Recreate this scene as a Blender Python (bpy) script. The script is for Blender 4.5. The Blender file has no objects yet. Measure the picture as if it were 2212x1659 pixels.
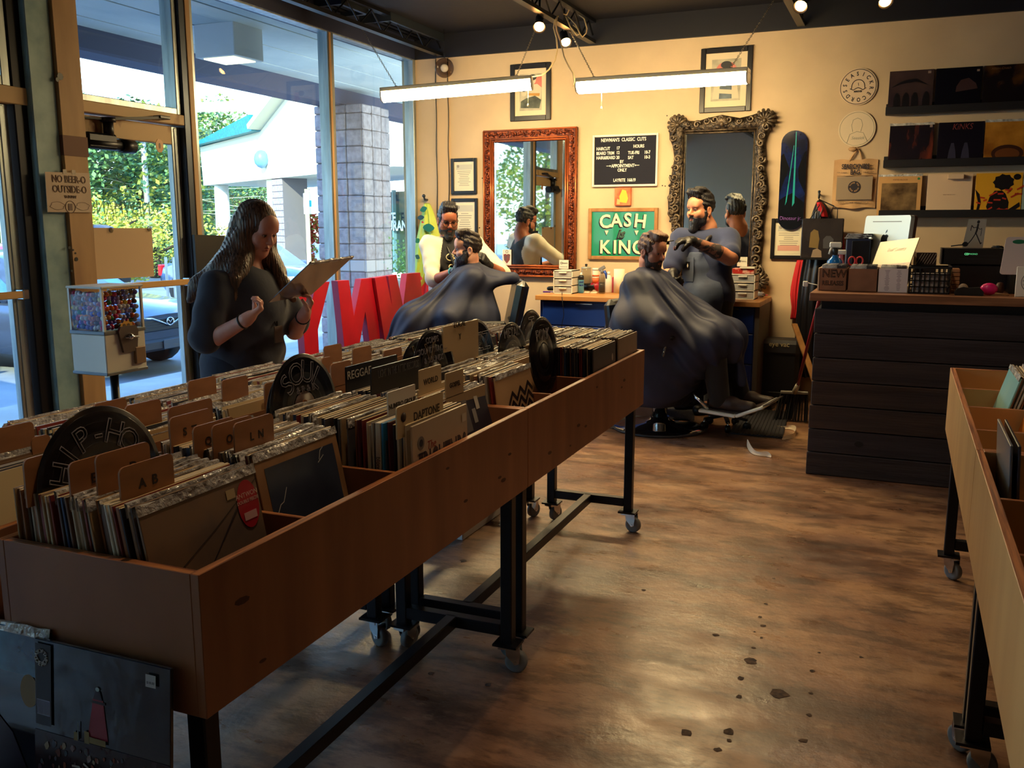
import bpy,math,random
import numpy as np
from mathutils import Vector,Matrix
R = random.Random(7)
SC = bpy.context.scene
COL = SC.collection
# ---------------------------------------------------------------- camera, sky, sun, exposure
FPX,PITCH,YAW,CAMH = 1958.0,math.radians(9.87),math.radians(23.2),1.45
cam = bpy.data.cameras.new('camera');cam_o = bpy.data.objects.new('camera',cam);COL.objects.link(cam_o)
cam.sensor_fit = 'HORIZONTAL';cam.sensor_width = 36.0;cam.lens = 36.0 * FPX / 2212.0
cam.clip_start = 0.05;cam.clip_end = 400
cam_o.location = (0,0,CAMH);cam_o.rotation_euler = (math.pi / 2 - PITCH,0,YAW)
SC.camera = cam_o
SC.view_settings.view_transform = 'Standard';SC.view_settings.look = 'None'
SC.view_settings.gamma = 1.0;SC.view_settings.use_curve_mapping = False
SC.view_settings.exposure = 0.0
SKY = 7.5
w = bpy.data.worlds.new('sky');SC.world = w;w.use_nodes = True
nt = w.node_tree;bg = nt.nodes['Background']
tc = nt.nodes.new('ShaderNodeTexCoord');sp = nt.nodes.new('ShaderNodeSeparateXYZ');rp = nt.nodes.new('ShaderNodeValToRGB')
nt.links.new(tc.outputs['Generated'],sp.inputs[0]);nt.links.new(sp.outputs['Z'],rp.inputs[0]);nt.links.new(rp.outputs[0],bg.inputs['Color'])
rp.color_ramp.elements[0].position = 0.0;rp.color_ramp.elements[0].color = (1.0,0.98,0.92,1)
rp.color_ramp.elements[1].position = 0.55;rp.color_ramp.elements[1].color = (0.22,0.46,1.0,1)
_e = rp.color_ramp.elements.new(0.2);_e.color = (0.72,0.86,1.0,1)
bg.inputs['Strength'].default_value = SKY
sun = bpy.data.lights.new('sun','SUN');sun.energy = 14.0;sun.color = (1.0,0.86,0.6);sun.angle = 0.02
sun_o = bpy.data.objects.new('sun',sun);COL.objects.link(sun_o)
sun_o.rotation_euler = Vector((-0.25,1.0,-0.62)).to_track_quat('-Z','Y').to_euler()
TUBE_E,SPOT_E = 105.0,34.0
try:
 SC.cycles.use_denoising = True
 SC.cycles.max_bounces = 8;SC.cycles.diffuse_bounces = 4;SC.cycles.glossy_bounces = 4
 SC.cycles.transmission_bounces = 6;SC.cycles.transparent_max_bounces = 16
 SC.cycles.sample_clamp_indirect = 6.0;SC.cycles.caustics_reflective = False;SC.cycles.caustics_refractive = False
except Exception:
 pass
_fw = Vector((-math.sin(YAW) * math.cos(PITCH),math.cos(YAW) * math.cos(PITCH),-math.sin(PITCH)))
_rt = Vector((math.cos(YAW),math.sin(YAW),0));_up = _rt.cross(_fw)
def P(px,py,X=None,Y=None,Z=None,D=None):
 """the point on a plane (wall, floor, shelf ...) that the photograph shows at a pixel"""
 r = _rt * ((px - 1106) / FPX) - _up * ((py - 829.5) / FPX) + _fw
 c = Vector((0,0,CAMH))
 if X is not None:return c + r * (X / r.x)
 if Y is not None:return c + r * (Y / r.y)
 if Z is not None:return c + r * ((Z - CAMH) / r.z)
 return c + r * D
# ---------------------------------------------------------------- materials
def lin(c):
 return tuple(((x / 255.0) / 12.92 if x / 255.0 <= 0.04045 else ((x / 255.0 + 0.055) / 1.055) ** 2.4) for x in c)
MATS = {}
def mat(name,col=(128,128,128),rough=0.5,metal=0.0,spec=0.5,emit=None,col2=None,nscale=8.0,stretch=(1,1,1),bump=0.0,bscale=40.0,
  alpha=1.0,coat=0.0,trans=0.0,detail=4.0,coords='Object',sharp=(0.35,0.65),sheen=0.0):
 if name in MATS:return MATS[name]
 m = bpy.data.materials.new(name);m.use_nodes = True;MATS[name] = m
 n = m.node_tree.nodes;l = m.node_tree.links;b = n['Principled BSDF']
 c1 = lin(col)
 b.inputs['Base Color'].default_value = (*c1,1);b.inputs['Roughness'].default_value = rough
 b.inputs['Metallic'].default_value = metal;b.inputs['Specular IOR Level'].default_value = spec
 b.inputs['Alpha'].default_value = alpha;b.inputs['Coat Weight'].default_value = coat;b.inputs['Transmission Weight'].default_value = trans
 if sheen:b.inputs['Sheen Weight'].default_value = sheen
 if emit:
  b.inputs['Emission Color'].default_value = (*lin(emit[0]),1);b.inputs['Emission Strength'].default_value = emit[1]
 if col2 or bump:
  t = n.new('ShaderNodeTexCoord');mp = n.new('ShaderNodeMapping');mp.inputs['Scale'].default_value = stretch
  l.new(t.outputs[coords],mp.inputs[0])
 if col2:
  no = n.new('ShaderNodeTexNoise');no.inputs['Scale'].default_value = nscale;no.inputs['Detail'].default_value = detail
  l.new(mp.outputs[0],no.inputs['Vector'])
  r = n.new('ShaderNodeValToRGB');r.color_ramp.elements[0].position = sharp[0];r.color_ramp.elements[1].position = sharp[1]
  r.color_ramp.elements[0].color = (*c1,1);r.color_ramp.elements[1].color = (*lin(col2),1)
  l.new(no.outputs[0],r.inputs[0]);l.new(r.outputs[0],b.inputs['Base Color'])
 if bump:
  n2 = n.new('ShaderNodeTexNoise');n2.inputs['Scale'].default_value = bscale;n2.inputs['Detail'].default_value = 3
  l.new(mp.outputs[0],n2.inputs['Vector'])
  bp = n.new('ShaderNodeBump');bp.inputs['Strength'].default_value = bump;bp.inputs['Distance'].default_value = 0.01
  l.new(n2.outputs[0],bp.inputs['Height']);l.new(bp.outputs[0],b.inputs['Normal'])
 return m
def mat_random(name,cols,rough=0.5,spec=0.5,coat=0.0):
 """one colour of a palette per object"""
 if name in MATS:return MATS[name]
 m = mat(name,cols[0],rough,spec=spec,coat=coat);n = m.node_tree.nodes;l = m.node_tree.links;b = n['Principled BSDF']
 oi = n.new('ShaderNodeObjectInfo');r = n.new('ShaderNodeValToRGB');r.color_ramp.interpolation = 'CONSTANT'
 k = len(cols)
 while len(r.color_ramp.elements) < k:r.color_ramp.elements.new(0.5)
 for i,c in enumerate(cols):
  r.color_ramp.elements[i].position = i / k
 for i,c in enumerate(cols):
  r.color_ramp.elements[i].color = (*lin(c),1)
 l.new(oi.outputs['Random'],r.inputs[0]);l.new(r.outputs[0],b.inputs['Base Color'])
 return m
def mat_glass(name,tint=(225,240,245),refl=0.5):
 if name in MATS:return MATS[name]
 m = bpy.data.materials.new(name);m.use_nodes = True;MATS[name] = m
 n = m.node_tree.nodes;l = m.node_tree.links;n.remove(n['Principled BSDF']);o = n['Material Output']
 tr = n.new('ShaderNodeBsdfTransparent');tr.inputs[0].default_value = (*lin(tint),1)
 gl = n.new('ShaderNodeBsdfGlossy');gl.inputs['Roughness'].default_value = 0.01
 fr = n.new('ShaderNodeLayerWeight');fr.inputs['Blend'].default_value = 0.5
 pw = n.new('ShaderNodeMath');pw.operation = 'POWER';pw.inputs[1].default_value = 3.0;l.new(fr.outputs['Facing'],pw.inputs[0])
 mu = n.new('ShaderNodeMath');mu.operation = 'MULTIPLY_ADD';mu.inputs[1].default_value = refl;mu.inputs[2].default_value = 0.02
 mx = n.new('ShaderNodeMixShader');l.new(pw.outputs[0],mu.inputs[0]);l.new(mu.outputs[0],mx.inputs[0])
 l.new(tr.outputs[0],mx.inputs[1]);l.new(gl.outputs[0],mx.inputs[2]);l.new(mx.outputs[0],o.inputs[0])
 return m
# ---------------------------------------------------------------- mesh builder and scene graph
WM = {}
def M4(o):return WM.get(o.name,Matrix.Identity(4))
class MB:
 def __init__(s):s.v = [];s.f = [];s.mi = [];s.sm = []
 def add(s,vs,fs,m=0,smooth=False):
  k = len(s.v);s.v.extend([tuple(v) for v in vs])
  for f in fs:s.f.append([i + k for i in f]);s.mi.append(m);s.sm.append(smooth)
  return s
 def box(s,x0,x1,y0,y1,z0,z1,m=0,b=0.0):
  return s.obox(((x0 + x1) / 2,(y0 + y1) / 2,(z0 + z1) / 2),((1,0,0),(0,1,0),(0,0,1)),(abs(x1 - x0) / 2,abs(y1 - y0) / 2,abs(z1 - z0) / 2),m,b)
 def obox(s,c,ax,h,m=0,b=0.0):
  c = Vector(c);ax = [Vector(a).normalized() for a in ax]
  def pt(i,j,k):return c + ax[0] * i + ax[1] * j + ax[2] * k
  sg = [(-1,-1,-1),(1,-1,-1),(1,1,-1),(-1,1,-1),(-1,-1,1),(1,-1,1),(1,1,1),(-1,1,1)]
  F = [(0,3,2,1),(4,5,6,7),(0,1,5,4),(1,2,6,5),(2,3,7,6),(3,0,4,7)]
  if b <= 0 or min(h) < b * 1.2:
   return s.add([pt(a * h[0],d * h[1],e * h[2]) for a,d,e in sg],F,m)
  vs = []
  for a,d,e in sg:
   vs += [pt(a * h[0],d * (h[1] - b),e * (h[2] - b)),pt(a * (h[0] - b),d * h[1],e * (h[2] - b)),pt(a * (h[0] - b),d * (h[1] - b),e * h[2])]
  axf = [2,2,1,0,1,0]
  fs = [[i * 3 + axf[k] for i in f] for k,f in enumerate(F)]
  for i in range(8):
   for j in range(i + 1,8):
    df = [q for q in range(3) if sg[i][q] != sg[j][q]]
    if len(df) == 1:
     o = [q for q in range(3) if q != df[0]]
     fs.append([i * 3 + o[0],j * 3 + o[0],j * 3 + o[1],i * 3 + o[1]])
  for i in range(8):fs.append([i * 3,i * 3 + 1,i * 3 + 2])
  cc = c
  out = []
  for f in fs:
   p = [vs[i] for i in f];nn = (p[1] - p[0]).cross(p[2] - p[0]);mid = sum(p,Vector()) / len(p)
   out.append(f if nn.dot(mid - cc) > 0 else f[::-1])
  return s.add(vs,out,m)
 def beam(s,a,b_,w,h,m=0,up=(0,0,1),b=0.0):
  a = Vector(a);b_ = Vector(b_);d = b_ - a;L = d.length;d.normalize();u = Vector(up)
  if abs(d.dot(u)) > .98:u = Vector((1,0,0))
  r = d.cross(u).normalized();u = r.cross(d).normalized()
  return s.obox((a + b_) / 2,(r,d,u),(w / 2,L / 2,h / 2),m,b)
 def tube(s,path,r,n=8,m=0,closed=False,caps=True,smooth=True):
  p = [Vector(q) for q in path];k = len(p);rs = r if hasattr(r,'__len__') else [r] * k
  t0 = None;vs = [];u = None
  for i in range(k):
   a = p[(i - 1) % k] if (closed or i > 0) else p[i];b_ = p[(i + 1) % k] if (closed or i < k - 1) else p[i]
   t = (b_ - a);t = t.normalized() if t.length > 1e-9 else Vector((0,0,1))
   if u is None:
    u = t.cross(Vector((0,0,1)));
    if u.length < 1e-3:u = t.cross(Vector((1,0,0)))
   u = (u - t * u.dot(t));u = u.normalized() if u.length > 1e-6 else t.orthogonal().normalized()
   w_ = t.cross(u)
   for j in range(n):
    an = 2 * math.pi * j / n;vs.append(p[i] + (u * math.cos(an) + w_ * math.sin(an)) * rs[i])
  fs = []
  for i in range(k if closed else k - 1):
   for j in range(n):
    a = i * n + j;b_ = i * n + (j + 1) % n;c = ((i + 1) % k) * n + (j + 1) % n;d = ((i + 1) % k) * n + j
    fs.append([a,b_,c,d])
  s.add(vs,fs,m,smooth)
  if caps and not closed:
   q = len(s.v) - len(vs)
   s.f.append([q + j for j in range(n)][::-1]);s.mi.append(m);s.sm.append(False)
   s.f.append([q + (k - 1) * n + j for j in range(n)]);s.mi.append(m);s.sm.append(False)
  return s
 def cyl(s,a,b_,r0,r1=None,n=16,m=0,smooth=True):return s.tube([a,b_],[r0,r0 if r1 is None else r1],n,m,smooth=smooth)
 def lathe(s,prof,c=(0,0,0),axis=(0,0,1),n=20,m=0,smooth=True):
  ax = Vector(axis).normalized();u = ax.orthogonal().normalized();w_ = ax.cross(u);c = Vector(c);vs = []
  for r,z in prof:
   for j in range(n):
    an = 2 * math.pi * j / n;vs.append(c + ax * z + (u * math.cos(an) + w_ * math.sin(an)) * r)
  fs = [[i * n + j,i * n + (j + 1) % n,(i + 1) * n + (j + 1) % n,(i + 1) * n + j] for i in range(len(prof) - 1) for j in range(n)]
  k = len(s.v);s.add(vs,fs,m,smooth)
  for i,rv in ((0,True),(len(prof) - 1,False)):
   if prof[i][0] > 1e-6:
    f = [k + i * n + j for j in range(n)];s.f.append(f[::-1] if rv else f);s.mi.append(m);s.sm.append(False)
  return s
 def ball(s,c,r,n=12,m=0,ax=None):
  rr = r if hasattr(r,'__len__') else (r,r,r);c = Vector(c);A = [Vector(a) for a in (ax or ((1,0,0),(0,1,0),(0,0,1)))]
  vs = [];h = max(4,n // 2)
  for i in range(h + 1):
   th = math.pi * i / h
   for j in range(n):
    ph = 2 * math.pi * j / n
    vs.append(c + A[0] * (rr[0] * math.sin(th) * math.cos(ph)) + A[1] * (rr[1] * math.sin(th) * math.sin(ph)) + A[2] * (rr[2] * math.cos(th)))
  fs = [[i * n + j,(i + 1) * n + j,(i + 1) * n + (j + 1) % n,i * n + (j + 1) % n] for i in range(h) for j in range(n)]
  return s.add(vs,fs,m,True)
 def prism(s,poly,o,ux,uy,th,m=0,side=None):
  """2-D outline (counter-clockwise) in the plane o + ux*x + uy*y, extruded by th along ux x uy (front face at th)"""
  o = Vector(o);ux = Vector(ux);uy = Vector(uy);nn = ux.cross(uy).normalized();k = len(poly)
  vs = [o + ux * x + uy * y for x,y in poly] + [o + ux * x + uy * y + nn * th for x,y in poly]
  s.add(vs,[list(range(k,2 * k)),list(range(k))[::-1]],m)
  q = len(s.v) - 2 * k
  for i in range(k):
   s.f.append([q + i,q + (i + 1) % k,q + k + (i + 1) % k,q + k + i]);s.mi.append(m if side is None else side);s.sm.append(False)
  return s
 def quad(s,a,b_,c,d,m=0):return s.add([a,b_,c,d],[(0,1,2,3)],m)
 def grid(s,fn,nu,nv,m=0,smooth=True,wrap=False):
  vs = [fn(i,j) for i in range(nu) for j in range(nv)]
  fs = [[i * nv + j,((i + 1) % nu) * nv + j,((i + 1) % nu) * nv + (j + 1),i * nv + j + 1] for i in range(nu if wrap else nu - 1) for j in range(nv - 1)]
  return s.add(vs,fs,m,smooth)
 def build(s,name,mats,parent=None,world=True):
  me = bpy.data.meshes.new(name);vs = s.v
  if parent is not None and world:
   inv = M4(parent).inverted();vs = [tuple(inv @ Vector(v)) for v in s.v]
  me.from_pydata(vs,[],s.f);me.update()
  for m_ in (mats if isinstance(mats,(list,tuple)) else [mats]):me.materials.append(m_)
  me.polygons.foreach_set('material_index',s.mi);me.polygons.foreach_set('use_smooth',s.sm)
  o = bpy.data.objects.new(name,me);COL.objects.link(o)
  if parent is not None:o.parent = parent;WM[o.name] = M4(parent)
  return o
def thing(name,label,cat,loc=(0,0,0),rz=0.0,group=None,rot=None):
 o = bpy.data.objects.new(name,None);COL.objects.link(o);o.empty_display_size = 0.1
 o.location = loc;o.rotation_euler = rot or (0,0,rz)
 WM[o.name] = Matrix.Translation(Vector(loc)) @ o.rotation_euler.to_matrix().to_4x4()
 return tag(o,label,cat,group)
def tag(o,label,cat,group=None,kind=None):
 o['label'] = label;o['category'] = cat
 if group:o['group'] = group
 if kind:o['kind'] = kind
 return o
def stru(o):o['kind'] = 'structure';return o
def recentre(o):
 """moves a one-mesh thing's origin to the middle of its base"""
 me = o.data;n = len(me.vertices);a = np.empty(n * 3);me.vertices.foreach_get('co',a);a = a.reshape(-1,3)
 c = (a.min(0) + a.max(0)) / 2;c[2] = a[:,2].min();me.vertices.foreach_set('co',(a - c).ravel());o.location = Vector(c) + o.location;me.update()
 return o
def text(body,o,ux,uy,size,m,parent=None,name='lettering',ext=0.0008,align='CENTER',bold=0.0,space=1.0,width=None,outline=0.0,shear=0.0):
 """flat lettering: baseline origin o, reading along ux, up along uy"""
 cu = bpy.data.curves.new(name,'FONT');cu.body = body;cu.size = size;cu.align_x = align;cu.align_y = 'CENTER';cu.extrude = ext;cu.offset = bold;cu.space_character = space
 cu.resolution_u = 3;cu.materials.append(m);cu.shear = shear
 if outline:cu.fill_mode = 'NONE';cu.bevel_depth = outline;cu.bevel_resolution = 0;cu.extrude = 0
 ob = bpy.data.objects.new(name,cu);COL.objects.link(ob)
 ux = Vector(ux).normalized();uy = Vector(uy);uy = (uy - ux * uy.dot(ux)).normalized();uz = ux.cross(uy)
 mw = Matrix(((ux.x,uy.x,uz.x,o[0]),(ux.y,uy.y,uz.y,o[1]),(ux.z,uy.z,uz.z,o[2]),(0,0,0,1)))
 if parent is not None:
  ob.parent = parent;mw = M4(parent).inverted() @ mw
 l,q,sc = mw.decompose();ob.location = l;ob.rotation_euler = q.to_euler()
 if width:ob.scale.x = width
 FONTS.append(ob);return ob
FONTS = []
def text_arc(body,c,ux,uy,rad,a0,a1,size,m,parent,inward=False,**k):
 n = len(body);ux = Vector(ux).normalized();uy = Vector(uy).normalized()
 for i,ch in enumerate(body):
  if ch == ' ':continue
  a = math.radians(a0 + (a1 - a0) * (i / max(1,n - 1)));d = ux * math.cos(a) + uy * math.sin(a);t = ux * math.sin(a) - uy * math.cos(a)
  if inward:d_,t_ = -d,-t
  else:d_,t_ = d,t
  text(ch,Vector(c) + d * rad,t_,d_,size,m,parent,'letter',**k)
def bake_text():
 bpy.context.view_layer.update();dg = bpy.context.evaluated_depsgraph_get()
 for ob in FONTS:
  me = bpy.data.meshes.new_from_object(ob.evaluated_get(dg));nm = ob.name;ob.name = 'old'
  o = bpy.data.objects.new(nm,me);COL.objects.link(o);o.parent = ob.parent;o.location = ob.location;o.rotation_euler = ob.rotation_euler;o.scale = ob.scale
  if not len(me.polygons):bpy.data.objects.remove(o)
 for ob in FONTS:bpy.data.objects.remove(ob)
def dup(root,loc,rz=0.0,label=None,group=None):
 r = root.copy();COL.objects.link(r);r.location = loc;r.rotation_euler = (0,0,rz)
 if label:r['label'] = label
 if group:r['group'] = group
 WM[r.name] = Matrix.Translation(Vector(loc)) @ Matrix.Rotation(rz,4,'Z')
 for ch in root.children:
  c = ch.copy();COL.objects.link(c);c.parent = r;WM[c.name] = M4(r)
  for g in ch.children:
   d = g.copy();COL.objects.link(d);d.parent = c;WM[d.name] = M4(r)
 return r
def arc(cx,cy,r,a0,a1,n):return [(cx + r * math.cos(a0 + (a1 - a0) * i / n),cy + r * math.sin(a0 + (a1 - a0) * i / n)) for i in range(n + 1)]
def rrect(w,h,r,n=3,cx=0,cy=0):
 p = []
 for sx,sy,a in ((1,-1,-90),(1,1,0),(-1,1,90),(-1,-1,180)):
  p += arc(cx + sx * (w / 2 - r),cy + sy * (h / 2 - r),r,math.radians(a),math.radians(a + 90),n)
 return p
X_,Y_,Z_ = Vector((1,0,0)),Vector((0,1,0)),Vector((0,0,1))
# ================================================================ the setting
XF,YB,ZC = -4.46,7.95,3.22
XR,YN = 3.4,-2.2
def floor_mat():
 m = bpy.data.materials.new('concrete');m.use_nodes = True;n = m.node_tree.nodes;l = m.node_tree.links;b = n['Principled BSDF']
 t = n.new('ShaderNodeTexCoord')
 def noise(s,d,sx=1,sy=1,rough=0.6):
  mp = n.new('ShaderNodeMapping');mp.inputs['Scale'].default_value = (sx,sy,1);l.new(t.outputs['Object'],mp.inputs[0])
  q = n.new('ShaderNodeTexNoise');q.inputs['Scale'].default_value = s;q.inputs['Detail'].default_value = d;q.inputs['Roughness'].default_value = rough
  l.new(mp.outputs[0],q.inputs['Vector']);return q.outputs[0]
 def ramp(src,stops):
  r = n.new('ShaderNodeValToRGB');e = r.color_ramp.elements
  while len(e) < len(stops):e.new(0.5)
  for i,(p,c) in enumerate(stops):e[i].position = p
  for i,(p,c) in enumerate(stops):e[i].color = (*c,1)
  l.new(src,r.inputs[0]);return r.outputs[0]
 def mix(f,a,b_,mode='MIX'):
  x = n.new('ShaderNodeMix');x.data_type = 'RGBA';x.blend_type = mode
  if isinstance(f,float):x.inputs[0].default_value = f
  else:l.new(f,x.inputs[0])
  l.new(a,x.inputs[6]);l.new(b_,x.inputs[7]);return x.outputs[2]
 base = ramp(noise(1.3,7,1,1.6,.62),[(0.34,lin((96,70,56))),(0.47,lin((138,102,78))),(0.62,lin((172,134,100)))])
 blot = ramp(noise(3.1,9,1,2.3,.7),[(0.42,(0.16,0.13,0.14)),(0.53,(1,1,1))])
 c = mix(0.62,base,blot,'MULTIPLY')
 scuff = ramp(noise(9,8,1,3.4,.75),[(0.38,(0.3,0.27,0.26)),(0.47,(1,1,1))])
 c = mix(0.5,c,scuff,'MULTIPLY')
 pale = ramp(noise(6,6,1,2,.7),[(0.62,(0,0,0)),(0.74,(0.6,0.6,0.6))])
 k = n.new('ShaderNodeRGB');k.outputs[0].default_value = (*lin((190,166,134)),1)
 pm = n.new('ShaderNodeRGBToBW');l.new(pale,pm.inputs[0]);c = mix(pm.outputs[0],c,k.outputs[0])
 l.new(c,b.inputs['Base Color'])
 r = ramp(noise(4,6,1,2),[(0.35,(0.26,) * 3),(0.7,(0.5,) * 3)]);l.new(r,b.inputs['Roughness'])
 bp = n.new('ShaderNodeBump');bp.inputs['Strength'].default_value = 0.16;bp.inputs['Distance'].default_value = 0.02
 l.new(noise(14,6,1,1),bp.inputs['Height']);l.new(bp.outputs[0],b.inputs['Normal'])
 b.inputs['Specular IOR Level'].default_value = 0.5
 return m
WALL = mat('wall_paint',(214,190,156),0.7,col2=(202,178,146),nscale=2.2,bump=0.08,bscale=30)
DARKP = mat('dark_ceiling_paint',(9,10,24),0.6,bump=0.1,bscale=20)
ALU = mat('aluminium',(176,186,188),0.35,0.75,col2=(140,150,154),nscale=20,stretch=(1,1,.1))
ALUD = mat('dark_aluminium',(58,66,78),0.4,0.6)
CREAMP = mat('peeling_cream_paint',(196,164,118),0.6,col2=(120,74,40),nscale=7,stretch=(1,1,.5),sharp=(.56,.66),detail=8)
POSTP = mat('yellowed_post_paint',(186,150,104),0.6,col2=(150,112,76),nscale=5,stretch=(1,1,.2),detail=7)
STEELP = mat('blue_lit_steel',(150,182,186),0.5,col2=(112,146,156),nscale=6,detail=6)  # steel post, with the blue daylight on it put into its colour
GLASS = mat_glass('window_glass')
BLK = mat('black_satin',(14,14,18),0.4)
BLKM = mat('black_metal',(24,26,34),0.38,0.5)
WHITEP = mat('white_paper',(232,226,212),0.6)
CHROME = mat('chrome',(210,212,214),0.12,1.0)
floor = stru(MB().box(XF,XR,YN,YB,-0.12,0).build('floor',floor_mat()))
pit = mat('floor_pit',(38,26,22),0.85,col2=(92,70,54),nscale=60)
spl = MB()
for (x,y,r) in [(1680,1498,.034),(1622,1428,.026),(1482,1583,.022),(1600,1465,.014),(1597,1505,.012),(1575,1580,.02),(1648,1352,.013),(1655,1305,.011),(1642,1333,.009),(1628,1400,.008),
    (1735,1600,.013),(1748,1545,.009),(1752,1498,.008),(1550,1620,.012),(1575,1600,.008),(1860,1420,.008),(1645,1378,.007),(1672,1250,.008),(1690,1205,.006),(1740,1168,.008),(1700,1110,.006),
    (1720,1072,.008),(1545,1372,.014),(1390,1275,.01),(1000,1212,.016),(1755,1450,.01),(1630,1365,.006),(1770,1410,.006),(1945,1100,.01),(1655,1275,.005),(1680,1230,.005),(1780,1062,.01),(1760,1115,.008),(930,1455,.012),(850,1440,.01),(1055,1480,.012)]:
 c = P(x,y,Z=0.0);k = R.randint(7,10)
 pts = [(c.x + r * R.uniform(.55,1.2) * math.cos(2 * math.pi * i / k),c.y + r * R.uniform(.55,1.2) * math.sin(2 * math.pi * i / k),0.0012) for i in range(k)]
 spl.add(pts,[list(range(k))])
o = spl.build('chipped_pit',pit,floor,world=False);o['kind'] = 'stuff';o['label'] = 'dark chipped pits in the concrete'
stru(MB().box(XF - .1,XR + .1,YN - .1,YB + .1,ZC,ZC + .1).build('ceiling',DARKP))
wb = stru(MB().box(XF - .1,XR,YB,YB + .12,-.12,ZC + .1).build('wall_back',WALL))
MB().box(XF,XR,YB - .03,YB,3.01,ZC).build('upper_band',DARKP,wb)
MB().box(-4.178,-4.056,YB - .022,YB,0,3.01,b=.003).build('pilaster',mat('pilaster_paint',(206,176,138),.7),wb)
cb = MB()
for x in (-4.18,-4.052):
 cb.tube([(x + .004 * math.sin(i * 1.3 + x),YB - .028,3.0 - i * .12) for i in range(24)],.0045,5)
cb.build('cable',BLK,wb)
stru(MB().box(XR,XR + .12,YN - .1,YB + .12,-.12,ZC + .1).build('wall_right',mat('wall_right_paint',(128,104,92),.8)))
wn = stru(MB().box(XF - .1,XR,YN - .12,YN,-.12,ZC + .1).build('wall_front',mat('wall_front_paint',(190,182,166),.8)))
for jx in (P(1250,50,Z=3.12).x,P(1250,50,Z=3.12).x + 1.75,P(1250,50,Z=3.12).x - 1.5):
 t = stru(MB().box(jx - .03,jx + .03,YN,YB - .04,3.02,3.05).box(jx - .03,jx + .03,YN,YB - .04,3.19,3.218).build('ceiling_joist',BLKM))
 wr = MB();y = YN + .1
 while y < YB - .3:
  wr.tube([(jx,y,3.05),(jx,y + .18,3.19),(jx,y + .36,3.05)],.008,5);y += .36
 wr.build('web_rod',BLKM,t)
for k,(p0,p1) in enumerate([((690,2),(765,12)),((800,38),(965,96))]):
 a = P(*p0,Z=3.19);b_ = P(*p1,Z=3.19)
 v = thing('ceiling_vent',('small dark ceiling vent above the big shop window','long dark ceiling vent near the back corner')[k],'vent',(a.x,min(a.y,b_.y),3.16))
 y0,y1 = min(a.y,b_.y),max(a.y,b_.y);y1 = max(y1,y0 + .4)
 f = MB()
 for bx in ((-.2,-.17,0,y1 - y0),(.17,.2,0,y1 - y0),(-.17,.17,0,.03),(-.17,.17,y1 - y0 - .03,y1 - y0)):f.box(a.x + bx[0],a.x + bx[1],y0 + bx[2],y0 + bx[3],3.15,3.22)
 f.build('frame',ALUD,v)
 for i in range(5):MB().box(a.x - .16 + i * .07,a.x - .12 + i * .07,y0 + .03,y1 - .03,3.18,3.19).build('slat',BLKM,v)
# ---------------------------------------------------------------- shop front
hd = stru(MB().box(XF - .1,XF + .06,YN,YB,3.01,ZC).build('trim_1',mat('header_paint',(44,50,78),.5)))
stru(MB().box(XF - .08,XF + .08,4.9,YB,0,.3,b=.01).build('trim_2',mat('sill_paint',(120,112,104),.6)))
post = stru(MB().box(-4.44,-4.36,3.63,3.79,0,3.01,b=.006).build('trim_3',STEELP))
post2 = stru(MB().box(-4.45,-4.34,3.79,3.955,0,3.01,b=.004).build('trim_4',POSTP))
dk = MB()
for (x,y,r) in [(165,560,.012),(158,540,.006),(150,535,.009),(163,547,.006),(155,585,.007),(130,165,.02),(124,172,.012),(160,650,.006)]:
 c = P(x,y,X=-4.339);dk.cyl((c.x - .002,c.y,c.z),(c.x + .001,c.y,c.z),r,r,8)
dk.build('nail_hole',BLK,post2)
MB().box(-4.36,-4.336,3.788,3.957,1.84,1.95).build('stain_band',mat('post_band',(112,76,62),.7),post2)
def window(n,y0,y1,z0,z1,fr=.05,m=ALU):
 o = stru(MB().box(XF - .003,XF + .003,y0,y1,z0,z1).build('window_%d' % n,GLASS))
 f = MB()
 for a in ((y0,y0 + fr,z0,z1),(y1 - fr,y1,z0,z1),(y0 + fr,y1 - fr,z0,z0 + fr),(y0 + fr,y1 - fr,z1 - fr * .4,z1)):
  f.box(XF - .05,XF + .05,*a,b=.004)
 f.build('window_frame',m,o);return o
w1 = window(1,4.90,6.545,.3,3.02,.05)
w2 = window(2,6.53,YB,.3,3.02,.05)
MB().box(XF + .05,XF + .056,6.505,6.535,.3,3.0).build('cream_strip',POSTP,w1)
dmul = stru(MB().box(XF - .06,XF + .07,4.80,4.90,0,3.02,b=.005).build('trim_5',ALUD))
MB().box(XF + .06,XF + .076,4.855,4.90,0,3.02,b=.003).build('cream_edge',POSTP,dmul)
stru(MB().box(XF - .06,XF + .07,3.955,4.80,2.10,2.165,b=.004).build('trim_6',CREAMP))
w3 = window(3,3.955,4.80,2.165,3.02,.04)
stru(MB().box(XF - .06,XF + .07,2.55,3.63,2.09,2.18,b=.004).build('trim_7',CREAMP))
w4 = window(4,2.55,3.55,2.18,3.02,.05)
stru(MB().box(XF - .06,XF + .06,3.55,3.64,0,3.02,b=.006).build('trim_8',BLKM))
stru(MB().box(XF - .06,XF + .06,2.45,2.55,0,3.02,b=.006).build('trim_9',ALUD))
stru(MB().box(XF - .06,XF + .04,YN,2.45,-.1,.3).build('wall_left',WALL))
for i,(a_,b_) in enumerate(((1.0,2.45),(-.55,1.0),(-2.2,-.55))):window(5 + i,a_,b_,.3,3.02,.06)
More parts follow.
